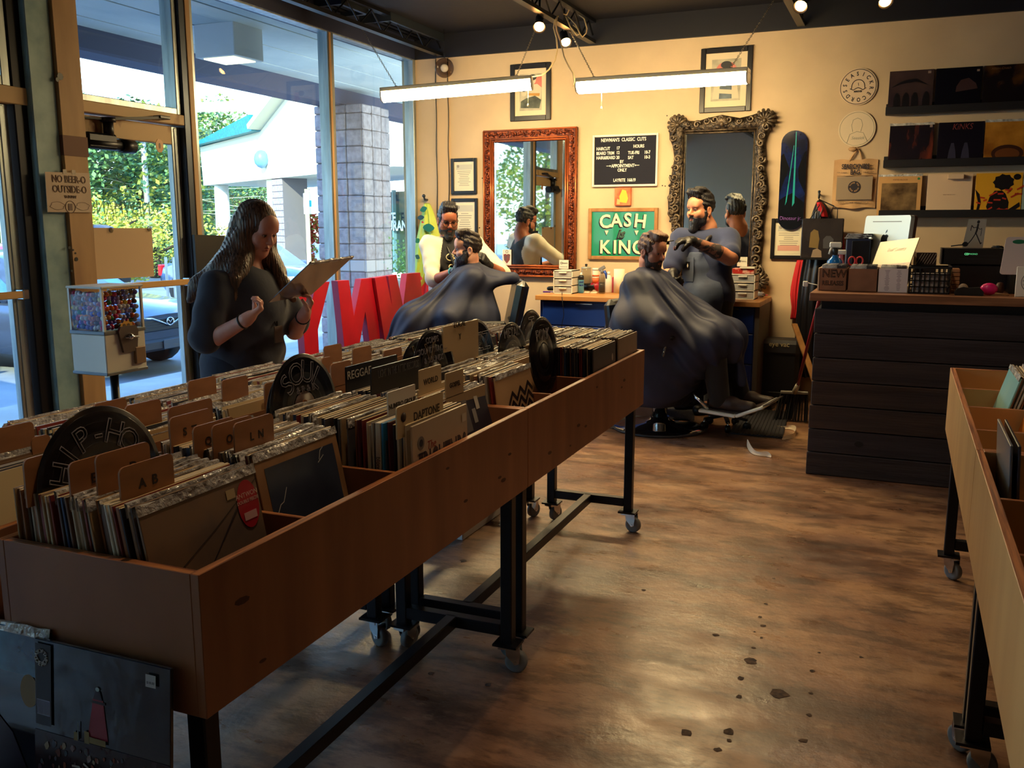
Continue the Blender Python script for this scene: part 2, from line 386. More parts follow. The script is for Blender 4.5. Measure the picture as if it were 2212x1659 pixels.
def door(n,y0,y1,hinge_hi):
 d = stru(MB().box(XF - .004,XF + .004,y0 + .05,y1 - .05,.1,2.04).build('door_%d' % n,GLASS))
 s = MB()
 for a in ((y0,y0 + .075,0.02,2.09),(y1 - .075,y1,0.02,2.09)):
  s.box(XF - .022,XF + .022,*a,b=.004)
  s.box(XF - .027,XF + .027,a[0] + .02,a[0] + .045,.03,2.08,b=.003)
 s.box(XF - .022,XF + .022,y0 + .075,y1 - .075,.02,.2,b=.004)
 s.build('door_stile',ALU,d)
 MB().box(XF - .024,XF + .024,y0 + .075,y1 - .075,1.975,2.09,b=.004).build('door_top_rail',CREAMP,d)
 bar = MB().box(XF + .07,XF + .085,y0 + .02,y1 - .045,1.065,1.105,b=.004).build('push_bar',mat('bar_cream',(214,170,112),.35,.2),d)
 MB().box(XF + .02,XF + .09,y1 - .06,y1 - .02,1.055,1.115,b=.006).build('bar_bracket',CHROME,bar)
 cl = MB();cy = y0 + .2
 cl.box(XF + .03,XF + .09,cy - .16,cy + .06,1.90,1.99,b=.012)
 cl.cyl((XF + .06,cy - .2,1.93),(XF + .06,cy + .17,1.93),.034,n=12).cyl((XF + .06,cy + .1,1.93),(XF + .06,cy + .2,1.93),.042,n=12)
 cl.cyl((XF + .06,cy + .02,1.96),(XF + .06,cy + .02,2.075),.03,n=12).cyl((XF + .06,cy + .02,2.06),(XF + .06,cy + .02,2.085),.045,n=12)
 c_ = cl.build('door_closer',BLKM,d)
 MB().beam((XF + .06,cy,2.075),(XF + .11,cy + .42,2.125),.035,.016).box(XF + .05,XF + .13,cy + .37,cy + .46,2.115,2.135,b=.004).beam((XF + .06,cy,2.075),(XF + .03,cy - .2,2.07),.02,.012).build('closer_arm',BLK,c_)
 return d
d1 = door(1,3.955,4.80,True);d2 = door(2,2.55,3.54,True)
c = P(344,315,X=XF + .06);oc = thing('octagon_badge','small amber octagonal badge hanging at the top of the door glass','badge',c)
MB().prism([(.034 * math.cos(math.pi / 8 + i * math.pi / 4),.044 * math.sin(math.pi / 8 + i * math.pi / 4)) for i in range(8)],(c.x,c.y,c.z),Y_,Z_,.004).build('plate',mat('amber',(190,128,36),.4),oc)
MB().prism([(.008 * math.cos(i * math.pi / 6),.018 * math.sin(i * math.pi / 6)) for i in range(12)],(c.x + .004,c.y,c.z),Y_,Z_,.001).build('emblem',mat('amber_dark',(96,58,20),.5),oc)
# ---------------------------------------------------------------- the porch outside
stru(MB().box(-7.2,XF - .1,-16,18,-.3,-.12).build('sidewalk',mat('sidewalk_concrete',(168,166,158),.8,col2=(150,148,142),nscale=3)))
stru(MB().box(-90,-7.2,-70,90,-.5,-.3).box(-7.2,60,18,90,-.5,-.3).build('ground',mat('asphalt',(150,152,152),.85,col2=(122,126,130),nscale=1.2,detail=8)))
sf = stru(MB().box(-6.6,XF - .02,-16,18,3.15,3.3).build('canopy_soffit',mat('soffit_dark',(70,74,80),.8)))
SOF = mat('soffit_board',(196,204,206),.6,col2=(182,192,196),nscale=2)
for i in range(7):MB().box(-6.55 + i * .3,-6.55 + i * .3 + .288,-15.9,17.9,3.125 + .004 * (i % 2),3.15,b=.002).build('board',SOF,sf)
stru(MB().box(-6.9,-6.545,-16,18,2.93,3.7,b=.02).build('canopy_beam',mat('beam_paint',(62,66,92),.7)))
stru(MB().box(-6.9,4,-16,18,3.62,3.8).build('roof',DARKP))
a = P(460,53,Z=3.12);c = P(525,45,Z=3.12);e = P(585,62,Z=3.12)
lb = thing('canopy_light','square white box light under the canopy outside the window','lamp',(-5.45,6.55,2.9))
MB().box(-5.66,-5.24,6.36,6.74,2.86,3.13,b=.006).build('housing',mat('lightbox_white',(206,208,212),.5),lb)
MB().box(-5.61,-5.29,6.41,6.69,2.852,2.862).build('diffuser',mat('lightbox_glow',(255,236,190),.5,emit=((255,226,160),5.0)),lb)
STONE = mat('split_face_block',(176,164,166),.9,col2=(146,134,138),nscale=14,bump=.9,bscale=34,detail=8)
pl = stru(MB().box(-6.92,-6.24,9.89,10.5,-.3,2.93).build('stone_pillar',mat('mortar',(120,112,112),.9)))
zc = -.12;ci = 0
while zc < 2.9:
 hgt = .2 if abs(zc - .88) > .03 else .15
 smooth_ = hgt < .19
 for (ax,n_,base) in (('y',3,0),('x',3,0)):
  off = 0 if ci % 2 == 0 else 0
  for k in range(n_):
   g = .004;z0,z1 = zc + g,min(zc + hgt - g,2.93)
   if ax == 'y':q = MB().box(-6.94 + k * .233 + g,-6.94 + (k + 1) * .233 - g,9.86 + R.uniform(0,.01),9.9,z0,z1,b=.012)
   else:q = MB().box(-6.25,-6.215 - R.uniform(0,.008),9.862 + k * .213 + g,9.862 + (k + 1) * .213 - g,z0,z1,b=.012)
   q.build('block',STONE if not smooth_ else mat('smooth_block',(188,178,178),.8),pl)
 zc += hgt;ci += 1
# ================================================================ record bins and records
PLY = mat('plywood_face',(156,104,72),.42,col2=(124,78,54),nscale=3.2,stretch=(1,3.4,.5),detail=7,sharp=(.3,.7))
PLYL = mat('pale_plywood_face',(206,168,112),.42,col2=(186,142,90),nscale=2.4,stretch=(1,2.2,.35),detail=7)
PLYE = mat('plywood_edge',(190,120,66),.5,col2=(112,58,30),nscale=10,stretch=(14,.5,.5),detail=5)
PLYX = mat('plywood_edge_cross',(190,120,66),.5,col2=(112,58,30),nscale=10,stretch=(.5,14,.5),detail=5)
KNOT = mat('wood_knot',(70,36,24),.5)
BINA = math.radians(0.93)
class Fr:
 """frame of a bin: u along +x (across), v along the bin, turned by a"""
 def __init__(s,o,a,fu=1):s.o = Vector(o);s.u = Vector((math.cos(a),math.sin(a),0)) * fu;s.v = Vector((-math.sin(a),math.cos(a),0));s.a = a
 def p(s,u,v,z):return s.o + s.u * u + s.v * v + Z_ * z
 def box(s,mb,u0,u1,v0,v1,z0,z1,m=0,b=0.0):
  return mb.obox(s.p((u0 + u1) / 2,(v0 + v1) / 2,(z0 + z1) / 2),(s.u,s.v,Z_),(abs(u1 - u0) / 2,abs(v1 - v0) / 2,abs(z1 - z0) / 2),m,b)
W_,L_,ZT,ZB,ZD = .47,1.51,.88,.62,.858
def caster(fr,u,v,root,ang):
 c = fr.p(u,v,0);q = MB().obox((c.x,c.y,.098),(fr.u,fr.v,Z_),(.042,.036,.004)).build('caster',BLKM,root)
 d = Vector((math.cos(ang),math.sin(ang),0));s = d.cross(Z_)
 k = c + d * .028
 f = MB()
 for g in (-1,1):f.prism([(-.035,.094),(-.03,.06),(.0,.03),(.012,.036),(.016,.07),(.014,.094)],(k.x + s.x * g * .018,k.y + s.y * g * .018,0),d,Z_,.002)
 f.cyl(k + s * -.022 + Z_ * .037,k + s * .022 + Z_ * .037,.006,n=8)
 f.obox(c + Z_ * .088,(d,s,Z_),(.03,.022,.006))
 f.build('fork',CHROME,q)
 MB().lathe([(.02,-.012),(.03,-.013),(.037,-.010),(.0375,0),(.037,.010),(.03,.013),(.02,.012)],k + Z_ * .0375,s,20).build('wheel',mat('caster_rubber',(112,118,124),.5),q)
 MB().lathe([(.001,-.011),(.02,-.011),(.02,.011),(.001,.011)],k + Z_ * .0375,s,14).build('hub',BLK,q)
def record_bin(label,fr,v0,mface,medge,side=1,open_front=True,legs=True,extra_end=False):
 """one module: panels, dividers, legs, casters; side=+1: open aisle side is u=0"""
 o = fr.p(-W_ / 2,v0 + L_ / 2,0)
 r = thing('record_bin',label,'record bin',o,fr.a)
 t = .018;v1 = v0 + L_ - .004
 def board(u0,u1,va,vb,z0,z1,name,face,cap):
  m = MB();fr.box(m,u0,u1,va,vb,z0,z1,0,.0012)
  k = m.build(name,[face,cap],r)
  me = k.data
  for pg in me.polygons:
   if pg.normal.z > .7:pg.material_index = 1
  return k
 front = board(-t,0,v0,v1,ZB,ZT,'side_panel',mface,medge)
 board(-W_,-W_ + t,v0,v1,ZB,ZT,'side_panel',mface,medge)
 board(-W_ + t,-t,v0,v0 + t,ZB,ZT,'end_panel',mface,PLYX);board(-W_ + t,-t,v1 - t,v1,ZB,ZT,'end_panel',mface,PLYX)
 board(-W_ + t,-t,v0 + t,v1 - t,ZB + .02,ZB + .032,'bottom_panel',mface,mface)
 for i in (1,2,3):board(-W_ + t,-t,v0 + i * L_ / 4 - .006,v0 + i * L_ / 4 + .006,ZB + .03,ZD,'divider',mface,PLYX)
 kn = MB()
 for i in range(7):
  vv,zz,s = v0 + R.uniform(.1,L_ - .1),R.uniform(ZB + .03,ZT - .04),R.uniform(.006,.013)
  kn.prism([(s * 1.8 * math.cos(j * .785 + .4),s * .6 * math.sin(j * .785)) for j in range(8)],fr.p(-.0005,vv,zz),fr.v,Z_ * 1.0 + fr.v * .5,.0008)
 kn.build('knot',KNOT,front)['kind'] = 'stuff'
 sq = .04
 for (u,uo) in ((-.05,1),(-W_ + .03,-1)):
  for (v,ang) in ((v0 + .045,R.uniform(2.2,4)),(v1 - .045,R.uniform(-1,1.5))):
   m = MB();fr.box(m,u - sq / 2,u + sq / 2,v - sq / 2,v + sq / 2,.1,ZB,0,.003);m.build('leg',BLKM,r)
   caster(fr,u,v,r,ang)
 for v in (v0 + .045,v1 - .045):
  m = MB();fr.box(m,-W_ + .05,-.07,v - sq / 2,v + sq / 2,.125,.165,0,.003);m.build('crossbar',BLKM,r)
 m = MB();fr.box(m,-.27,-.23,v0 + .05,v1 - .05,.125,.165,0,.003);m.build('stretcher',BLKM,r)
 return r
FA = Fr((-1.04,1.106,0),BINA)
FB = Fr((-1.04 - .512,1.106,0),BINA)          # the twin row on the window side
FC = Fr((.205 + W_ + .009,1.066,0),0.0)
record_bin('brown plywood record bin with open end ledge, its SOUL and HIP-HOP dividers',FA,0,PLY,PLYE)
record_bin('brown plywood record bin beside the barber chairs, its far end full of old spines',FA,L_,PLY,PLYE)
record_bin('record bin on the window side, behind the HIP-HOP and SOUL dividers',FB,0,PLY,PLYE)
record_bin('record bin on the window side, in front of the standing woman and red letters',FB,L_,PLY,PLYE)
FCm = Fr((.205,1.066,0),0.0,-1)
def left_facing(label,v0):return record_bin(label,FCm,v0,PLYL,PLYE)
left_facing('pale plywood record bin at the right edge, in front of the plank counter',L_)
left_facing('pale plywood record bin in the right corner, closest to the camera',0)
LED = thing('display_ledge','plywood display ledge on the near end of the brown bin','ledge',FA.p(-.25,-.06,.3))
m = MB();FA.box(m,-.56,-.03,-.1,0,.385,.40);m.build('shelf',PLY,LED)
m = MB();FA.box(m,-.56,-.03,-.118,-.1,.385,.475,0,.001)
k = m.build('lip_board',[mat('grey_birch',(118,116,112),.5,col2=(150,148,140),nscale=5,stretch=(1,1,2.5),detail=7),PLYX],LED)
for pg in k.data.polygons:
 if pg.normal.z > .7:pg.material_index = 1
# ---------------------------------------------------------------- record sleeves
SPINES = [(196,178,150),(40,42,58),(22,22,30),(150,96,60),(92,88,92),(206,196,176),(128,46,42),(48,74,120),(170,140,100),(70,52,44),(222,214,200),(60,66,80),(110,78,58),(30,34,62),(180,172,160),(90,40,48)]
SP = mat_random('sleeve_card',SPINES,.45)
TOPC = mat_random('sleeve_top_edge',[(226,206,160),(208,180,128),(236,222,188),(190,160,116),(120,96,76),(232,218,190),(214,196,160),(70,62,58)],.6)
BAG = mat('polythene_bag',(214,214,214),.16,spec=.8,bump=.9,bscale=70,col2=(150,146,142),nscale=30)
LPH = .315
def sleeve_mesh(th,bag):
 m = MB();h = LPH;k = th / 2
 m.box(-k,k,-h / 2,h / 2,0,h,0,min(.0012,k * .5))
 me_cap = None
 if bag:
  n = 9
  def fn(i,j):
   v = -h / 2 - .002 + (h + .004) * j / (n - 1);s = R.uniform(-.0016,.0016)
   return [(-k - .0006,v,h - .02),(-k * .9 + s,v,h + R.uniform(.003,.009)),(k * .9 + s,v,h + R.uniform(.002,.008)),(k + .0006,v,h - .02)][i]
  m.grid(fn,4,n,2,False)
 o = m.build('record_sleeve',[SP,TOPC,BAG])
 for pg in o.data.polygons:
  if pg.material_index == 0 and pg.normal.z > .7:pg.material_index = 1
 me = o.data;bpy.data.objects.remove(o);return me
SLM = [(t,sleeve_mesh(t,b)) for t,b in ((.0048,0),(.006,0),(.0085,0),(.005,1),(.0065,1),(.0042,0))]
def put_sleeve(me,fr,u,vc,z,tilt,label,group,yaw=0.0,name='record_sleeve'):
 o = bpy.data.objects.new(name,me);COL.objects.link(o)
 o.location = fr.p(u,vc,z);o.rotation_mode = 'XYZ'
 o.rotation_euler = (0,-tilt,fr.a + yaw);WM[o.name] = Matrix.Translation(o.location) @ o.rotation_euler.to_matrix().to_4x4()
 return tag(o,label,'record',group)
ZREC = ZB + .033
DESC = ['under the tab marked A B','under the tab marked L N','between the SOUL disc and the white FRIGHTNRS sleeve','under the NUMERO and GOSPEL tabs','behind the zigzag sleeve','behind the red A sleeve','in the row of old spines by the far end','in the last compartment beside the draped chair']
FRONTU = [-.105,-.15,-.026,-.07,-.10,-.155,-.03,-.035]
TILT0 = [.19,.21,.02,.28,.13,.26,.03,.02]
NSL = [33,34,35,30,34,32,42,42]
FRONT = {}
for ci in range(8):
 vc = (ci + .5) * L_ / 4 + (0.0);n = NSL[ci];ub = -W_ + .03
 span = FRONTU[ci] - ub
 for i in range(n):
  f = i / (n - 1);t,me = SLM[R.choice((0,1,1,2,3,4,5,0))]
  til = TILT0[ci] * (.25 + .75 * f) + R.uniform(-.008,.008)
  u = ub + span * f
  if u - math.sin(til) * LPH < -W_ + .02:til = max(0.0,math.asin(max(-1,min(1,(u + W_ - .022) / LPH))))
  z = ZREC + R.uniform(0,.004)
  if i == n - 1:FRONT[ci] = (u + .007,vc,ZREC,til);continue
  put_sleeve(me,FA,u,vc + R.uniform(-.007,.007),z,til,'record sleeve in the brown bin ' + DESC[ci],'records ' + DESC[ci],R.uniform(-.012,.012))
cols = [mat('packed_sleeve_%d' % i,c,.5) for i,c in enumerate([(226,206,160),(196,166,118),(236,226,204),(60,62,76),(150,60,52),(206,206,206),(120,92,68),(30,32,44)])]
for ci in range(8):
 mm = MB();vc = (ci + .5) * L_ / 4;n = 56
 for i in range(n):
  u = -W_ + .03 + (W_ - .06) * i / (n - 1);til = .05 + .1 * i / n + R.uniform(-.02,.02);h = LPH + R.uniform(-.004,.007);t = R.uniform(.0018,.0034)
  if u - math.sin(til) * LPH < -W_ + .02:til = max(0.0,math.asin(max(-1,min(1,(u + W_ - .022) / LPH))))
  up = (Z_ * math.cos(til) - FB.u * math.sin(til));nn = (FB.u * math.cos(til) + Z_ * math.sin(til))
  vv = vc + R.uniform(-.006,.006)
  top = R.choice((0,0,1,2,2,5,5,6));mm.obox(FB.p(u,vv,ZREC) + up * h / 2,(nn,FB.v,up),(t,LPH / 2,h / 2),R.choice((0,3,4,6,7,1,5)))
  for q in range(6):
   pass
  mm.mi[-5] = top
  if R.random() < .35:
   k = 7;c0 = FB.p(u,vv,ZREC) + up * h
   mm.grid(lambda a,b_:c0 + FB.v * (-LPH / 2 + LPH * b_ / (k - 1)) + nn * ((-t * 1.2,0,t * 1.2)[a]) + up * ((-.012,R.uniform(.002,.008),-.012)[a]),3,k,8,False)
 o = mm.build('packed_records',cols + [BAG]);o['kind'] = 'stuff'
 tag(o,'tightly packed record sleeves on the window side, compartment %s' % ('nearest the camera','second from the near end','third from the near end','fourth, beside the SOUL disc','fifth, before the woman','sixth, by the REGGAE sign','seventh, by the COMPS disc','farthest, beneath the black cape')[ci],'records')
# ================================================================ lamps
def chain(name,a,b_,parent,m):
 a = Vector(a);b_ = Vector(b_);d = b_ - a;L = d.length;d.normalize();n = int(L / .026);u = d.orthogonal().normalized();w_ = d.cross(u);mb = MB()
 for i in range(n):
  c = a + d * (L * (i + .5) / n);s = u if i % 2 else w_
  mb.tube([c + d * (.016 * math.cos(t)) + s * (.006 * math.sin(t)) for t in [k * math.pi / 4 for k in range(8)]],.0018,4,closed=True)
 o = mb.build(name,m,parent);o['kind'] = 'stuff';return o
LENS = mat('fluorescent_lens',(255,246,220),.4,emit=((255,222,160),TUBE_E))
HOUS = mat('fixture_enamel',(236,226,190),.4)
def tube_light(label,a,b_,ca,cb,cord):
 a = Vector(a);b_ = Vector(b_);d = (b_ - a).normalized();s = Vector((-d.y,d.x,0));up = s.cross(d) * -1 if s.cross(d).z < 0 else s.cross(d)
 t = thing('strip_light',label,'ceiling lamp',(a + b_) / 2);L = (b_ - a).length;c = (a + b_) / 2
 MB().obox(c + up * .03,(d,s,up),(L / 2,.066,.016),0,.004).build('housing',HOUS,t)
 m = MB();pr = [(-.066,.014),(-.07,-.016),(-.052,-.05),(0,-.06),(.052,-.05),(.07,-.016),(.066,.014)]
 m.grid(lambda i,j:c + d * (-(L - .02) / 2 + (L - .02) * i) + s * pr[j][0] + up * pr[j][1],2,7)
 m.build('lens',LENS,t)
 for g in (-1,1):MB().prism(pr[::-1],c + d * (g * (L / 2 - .006) - .006),s,up,.012).build('end_cap',HOUS,t)
 for (f,e) in ((.1,ca),(.9,cb)):
  p = a + d * (L * f) + up * .046
  k = MB().cyl(p - up * .004,p + up * .012,.012,n=8).build('hanger',BLKM,t);chain('chain',p + up * .01,e,k,mat('chain_steel',(150,140,120),.4,.8))
 MB().tube(cord,.006,6).build('power_cord',mat('cord_cream',(214,190,140),.5),t)
 q = a + d * (L * (.99 if ca[0] < -3.9 else .03)) - up * .03;q = a + d * (L * cord_pull[label]) - up * .055
 k = MB().tube([q,q - Z_ * .1],.0022,5).build('pull_cord',HOUS,t);MB().lathe([(.002,0),(.006,-.008),(.007,-.022),(.001,-.024)],q - Z_ * .1,n=8).build('pull_knob',HOUS,k)
 return t
YT = 6.6
a1,b1 = P(825,205,Y=6.35),P(1150,177,Y=6.68);a2,b2 = P(1248,185,Y=YT),P(1618,162,Y=YT)
L1,L2 = 'bright strip light hanging on chains nearest the shop windows','strip light on chains in front of the ornate black framed mirror'
cord_pull = {L1:.97,L2:.15}
jt = P(1212,30,Z=3.1);jt2 = P(1215,60,Z=3.02)
def pix(pts,Y):return [P(x,y,Y=Y) for x,y in pts]
tube_light(L1,a1,b1,P(762,30,Z=3.2),P(1157,62,Z=3.1),pix([(1206,34),(1198,44),(1196,60),(1202,82),(1204,108),(1199,130),(1186,150),(1172,162),(1150,166)],6.9))
tube_light(L2,a2,b2,P(1228,60,Z=3.05),P(1672,0,Z=3.15),pix([(1204,34),(1201,52),(1203,66),(1211,90),(1218,122),(1228,142),(1238,158),(1241,176),(1238,186),(1247,180)],6.75))
wl = MB()
for pts in ([(1222,18),(1229,22),(1224,32),(1217,30)],[(1222,34),(1232,58),(1246,76),(1252,74),(1248,62),(1238,54)],[(1228,36),(1244,54),(1252,72),(1258,80),(1266,72),(1268,62),(1262,40),(1250,31)]):
 pp = pix(pts,6.9);wl.tube(pp,.0055,6)
o = recentre(wl.build('cord_bundle',MATS['cord_cream']));tag(o,'coiled spare cord tied to the ceiling joist above the strip lights','cord')
BULB = mat('hot_bulb',(255,224,170),.3,emit=((255,176,92),60.0))
def track_head(label,c,aim,power):
 t = thing('track_lamp',label,'spotlight',c);c = Vector(c);d = Vector(aim).normalized()
 MB().lathe([(.012,-.13),(.032,-.12),(.034,-.03),(.05,.02),(.048,.02),(.032,-.028)],c,d,16).build('can',BLKM,t)
 MB().lathe([(.001,.03),(.02,.026),(.036,.012),(.038,-.005),(.02,-.04),(.012,-.06)],c,d,14).build('bulb',BULB,t)
 k = c - d * .08
 MB().tube([k,(k.x,k.y,ZC - .0)],.009,6).build('stem',BLKM,t)
 li = bpy.data.lights.new('spot_glow','SPOT');li.energy = power;li.color = (1.0,0.72,0.44);li.spot_size = 1.7;li.spot_blend = .8;li.shadow_soft_size = .04
 lo = bpy.data.objects.new('spot_glow',li);COL.objects.link(lo);lo.location = c + d * .06;lo.rotation_euler = d.to_track_quat('-Z','Y').to_euler()
for lab,px,Z,aim,pw in (('lit track lamp left of the cord bundle',(1165,57),2.95,(.25,-.7,-.66),1.0),('lit track lamp right of the cord, lower by the wall',(1222,90),2.95,(.4,-.6,-.7),1.0),
       ('lit track lamp at the top above the logo disc',(1730,12),2.95,(-.1,-.75,-.65),1.0),('lit track lamp at the very top above the record shelves',(1912,2),2.95,(.3,-.7,-.7),0.8)):
 track_head(lab,P(*px,Z=Z),aim,pw * SPOT_E * .5)
for lab,x,y,ax in (('track lamp above the brown bin, over the FRIGHTNRS sleeve',-1.25,3.3,(-.05,.1,-1)),('track lamp above the near end of the brown bin',-1.0,1.75,(-.2,-.1,-1)),('track lamp above the aisle before the plank counter',-.3,4.3,(.1,.2,-1)),('track lamp above the pale right-hand bin',.75,2.6,(-.1,0,-1))):
 track_head(lab,(x,y,2.95),ax,SPOT_E)
# ================================================================ outside: cars, building, trees
def car(label,cat,loc,rz,paint,L=4.5,Wd=1.76,H=1.42,suv=False,glass=(60,110,130),gl_emit=None):
 t = thing('car',label,cat,loc,rz);M = M4(t);pm = mat('car_paint_%d_%d_%d' % paint,paint,.22,.2,coat=.6)
 hood = .62 if suv else .55
 zb = .24;belt = H * .62
 st = [(L / 2,.55,.36,.62 * H * .8),(L / 2 - .08,.72,.28,H * .53),(L / 2 - .35,.85,zb,H * .59),(L / 2 - 1.0,.88,zb,H * .635),(0.2,.88,zb,belt + .03),(-L / 2 + .9,.88,zb,belt + .06),(-L / 2 + .25,.84,zb,belt + .04),(-L / 2 + .04,.74,.3,belt - .06),(-L / 2,.62,.4,belt - .2)]
 def ring(x,w_,z0,z1): # closed half-ish section
  w_ = w_ * Wd / 1.76;q = []
  for (fy,fz) in ((-.86,0),(-1,.22),(-1,.62),(-.95,.86),(-.78,1),(0,1.03),(.78,1),(.95,.86),(1,.62),(1,.22),(.86,0)):q.append((x,fy * w_,z0 + (z1 - z0) * fz))
  return q
 m = MB();rs = [ring(*s) for s in st]
 m.grid(lambda i,j:rs[i][j],len(st),11);m.add(rs[0],[list(range(11))[::-1]]);m.add(rs[-1],[list(range(11))]);m.add([],[])
 m.v = [tuple(M @ Vector(v)) for v in m.v];m.build('body',pm,t)
 xs = [(L / 2 - 1.15,belt,.8),(L / 2 - 1.95,H,.62),(-.5 if not suv else -1.2,H + .01,.62),(-L / 2 + (.75 if not suv else .12),belt + .04,.78)]
 g = MB()
 prof = [(xs[0][0],xs[0][1]),(xs[1][0] + .1,H - .05),(xs[1][0] - .15,H),(xs[2][0],xs[2][1]),(xs[2][0] - .35,H - .04),(xs[3][0],xs[3][1])]
 def half(i,sgn):
  x,z = prof[i];f = (z - belt) / (H - belt);return (x,sgn * (.84 - .24 * max(0,f)) * Wd / 1.76,z)
 n = len(prof);g.grid(lambda i,j:[half(i,-1),(prof[i][0],0,prof[i][1] + .03),half(i,1)][j],n,3)
 for sg in (-1,1):
  k = [half(i,sg) for i in range(n)];g.add(k,[list(range(n)) if sg < 0 else list(range(n))[::-1]])
 g.v = [tuple(M @ Vector(v)) for v in g.v];g.build('cabin',pm,t)
 gm = mat('car_glass_%d_%d_%d' % glass,glass,.06,spec=.9,coat=.5)
 def pane(name,pts):
  k = [M @ Vector(p) for p in pts];c = sum(k,Vector()) / len(k);nn = (k[1] - k[0]).cross(k[2] - k[0]).normalized();out = c - M @ Vector((0,0,belt * .8));nn = nn if nn.dot(out) > 0 else -nn
  MB().add([p + nn * .008 for p in k] + [p - nn * .01 for p in k],[list(range(len(k))),list(range(len(k),2 * len(k)))[::-1]] + [[i,(i + 1) % len(k),len(k) + (i + 1) % len(k),len(k) + i] for i in range(len(k))]).build(name,gm,t)
 def lerp(a,b_,f):return tuple(a[i] + (b_[i] - a[i]) * f for i in range(3))
 ws = [lerp(half(0,-1),half(1,-1),.06),lerp(half(0,1),half(1,1),.06),lerp(half(0,1),half(1,1),.96),lerp(half(0,-1),half(1,-1),.96)]
 ws = [(p[0],p[1] * .93,p[2]) for p in ws];pane('windscreen',ws)
 rw = [lerp(half(5,s),half(4,s),f) for s,f in ((-1,.1),(1,.1),(1,.92),(-1,.92))];rw = [(p[0],p[1] * .9,p[2]) for p in rw];pane('rear_window',rw)
 for sg in (-1,1):
  def sd(x,f):return (x,sg * (.84 - .24 * f) * Wd / 1.76,belt + (H - belt) * f)
  x0,x1 = prof[0][0] - .28,prof[2][0] - .02;xm = (prof[2][0] + prof[3][0]) / 2 - .05;x3 = prof[4][0];x4 = prof[5][0] + .22
  pane('side_window',[sd(x0,.1),sd(xm + .04,.1),sd(xm + .04,.86),sd(x1 - .05,.86)]);pane('side_window',[sd(xm - .04,.1),sd(x4,.12),sd(x3 + .1,.84),sd(xm - .04,.86)])
  pane('side_window',[]) if False else None
 wm = mat('tyre',(20,20,22),.8);rm = mat('wheel_rim',(150,154,160),.3,.8)
 for x in (L / 2 - .85,-L / 2 + .85):
  for sg in (-1,1):
   c = M @ Vector((x,sg * (Wd / 2 - .09),.32));ax = (M.to_3x3() @ Vector((0,sg,0)))
   q = MB().lathe([(.2,-.1),(.31,-.1),(.325,-.06),(.325,.06),(.31,.1),(.2,.1)],c,ax,20).build('wheel',wm,t)
   MB().lathe([(.02,.08),(.06,.07),(.16,.06),(.205,.1),(.205,.04),(.05,.04)],c,ax,10,smooth=False).build('rim',rm,q)
 def bx(name,x,y,z,hx,hy,hz,m_,b=.01):
  A = M.to_3x3();return MB().obox(M @ Vector((x,y,z)),(A @ X_,A @ Y_,A @ Z_),(hx,hy,hz),0,b).build(name,m_,t)
 hl = mat('headlight',(190,200,210),.12,spec=.9);tl = mat('tail_light',(190,26,30),.2,emit=((255,40,40),.25))
 for sg in (-1,1):
  bx('headlamp',L / 2 - .16,sg * .62,H * .475,.1,.17,.06,hl,.03);bx('tail_lamp',-L / 2 + .08,sg * .68,belt - .12,.07,.1,.13,tl,.02)
 q = bx('grille',L / 2 - .03,0,H * .42,.04,.5,.075,mat('grille_black',(16,16,20),.5),.01)
 A = M.to_3x3()
 for i in range(5):MB().obox(M @ Vector((L / 2 + .012,0,H * .42 - .06 + i * .03)),(A @ X_,A @ Y_,A @ Z_),(.006,.46,.004)).build('grille_bar',mat('grille_bar',(60,64,72),.3,.6),q)
 e = MB().tube([M @ Vector((L / 2 + .03,.06 * math.cos(a),H * .44 + .045 * math.sin(a))) for a in [i * math.pi / 6 for i in range(12)]],.008,6,closed=True)
 e.tube([M @ Vector((L / 2 + .03,y,H * .44 + z)) for y,z in ((-.06,.012),(-.03,.02),(0,-.012),(.03,.02),(.06,.012))],.007,5);e.build('badge',CHROME,t)
 MB().tube([M @ Vector((L / 2 + .02,y,H * .44 + z)) for y,z in ((-.45,.07),(-.3,.055),(-.16,.01),(0,-.05),(.16,.01),(.3,.055),(.45,.07))],.012,6).build('grille_trim',CHROME,t)
 bx('bumper',L / 2 - .03,0,.36,.07,.78,.07,mat('bumper_dark',(30,32,40),.5),.03)
 pl_ = bx('number_plate',L / 2 + .05,0,.36,.005,.16,.055,mat('plate_dark',(70,74,84),.4),.003)
 for sg in (-1,1):bx('mirror',L / 2 - 1.45,sg * (Wd / 2 + .08),belt + .06,.06,.09,.06,pm,.03)
 for sg in (-1,1):bx('door_handle',-.35,sg * (Wd / 2 + .005),belt - .1,.1,.012,.014,CHROME,.004)
 return t
GZ = -.3
car('dark car parked nose-in behind the vending machine, chrome badge on its grille','car',(-10.35,8.25,GZ),0.06,(66,76,96),4.5,1.75,1.42)
car('red car parked beyond the dark car, seen through the door glass','car',(-14.8,11.4,GZ),math.radians(-62),(176,24,66),4.5,1.75,1.42,glass=(70,170,190))
car('dark blue sport utility vehicle with roof bars near the white round column','car',(-20.5,17.6,GZ),math.radians(-70),(40,62,110),4.7,1.85,1.78,True,glass=(60,110,150))
car('white sport utility vehicle at the far left, its red tail lamp showing','car',(-22.5,11.3,GZ),math.radians(-120),(226,226,214),4.7,1.85,1.72,True,glass=(90,170,180))
car('pale teal car between the white vehicle and the black truck','car',(-15.8,8.6,GZ),math.radians(-100),(120,176,190),4.4,1.75,1.4,glass=(70,150,160))
car('black truck with a round headlamp at the left edge outside the door','truck',(-10.6,4.6,GZ),0.0,(22,26,40),5.0,1.95,1.75,True,glass=(40,60,80))
car('blue car parked in front of the insurance office','car',(-13.6,16.6,GZ),math.radians(-10),(70,96,130),4.4,1.75,1.4,glass=(60,90,110))
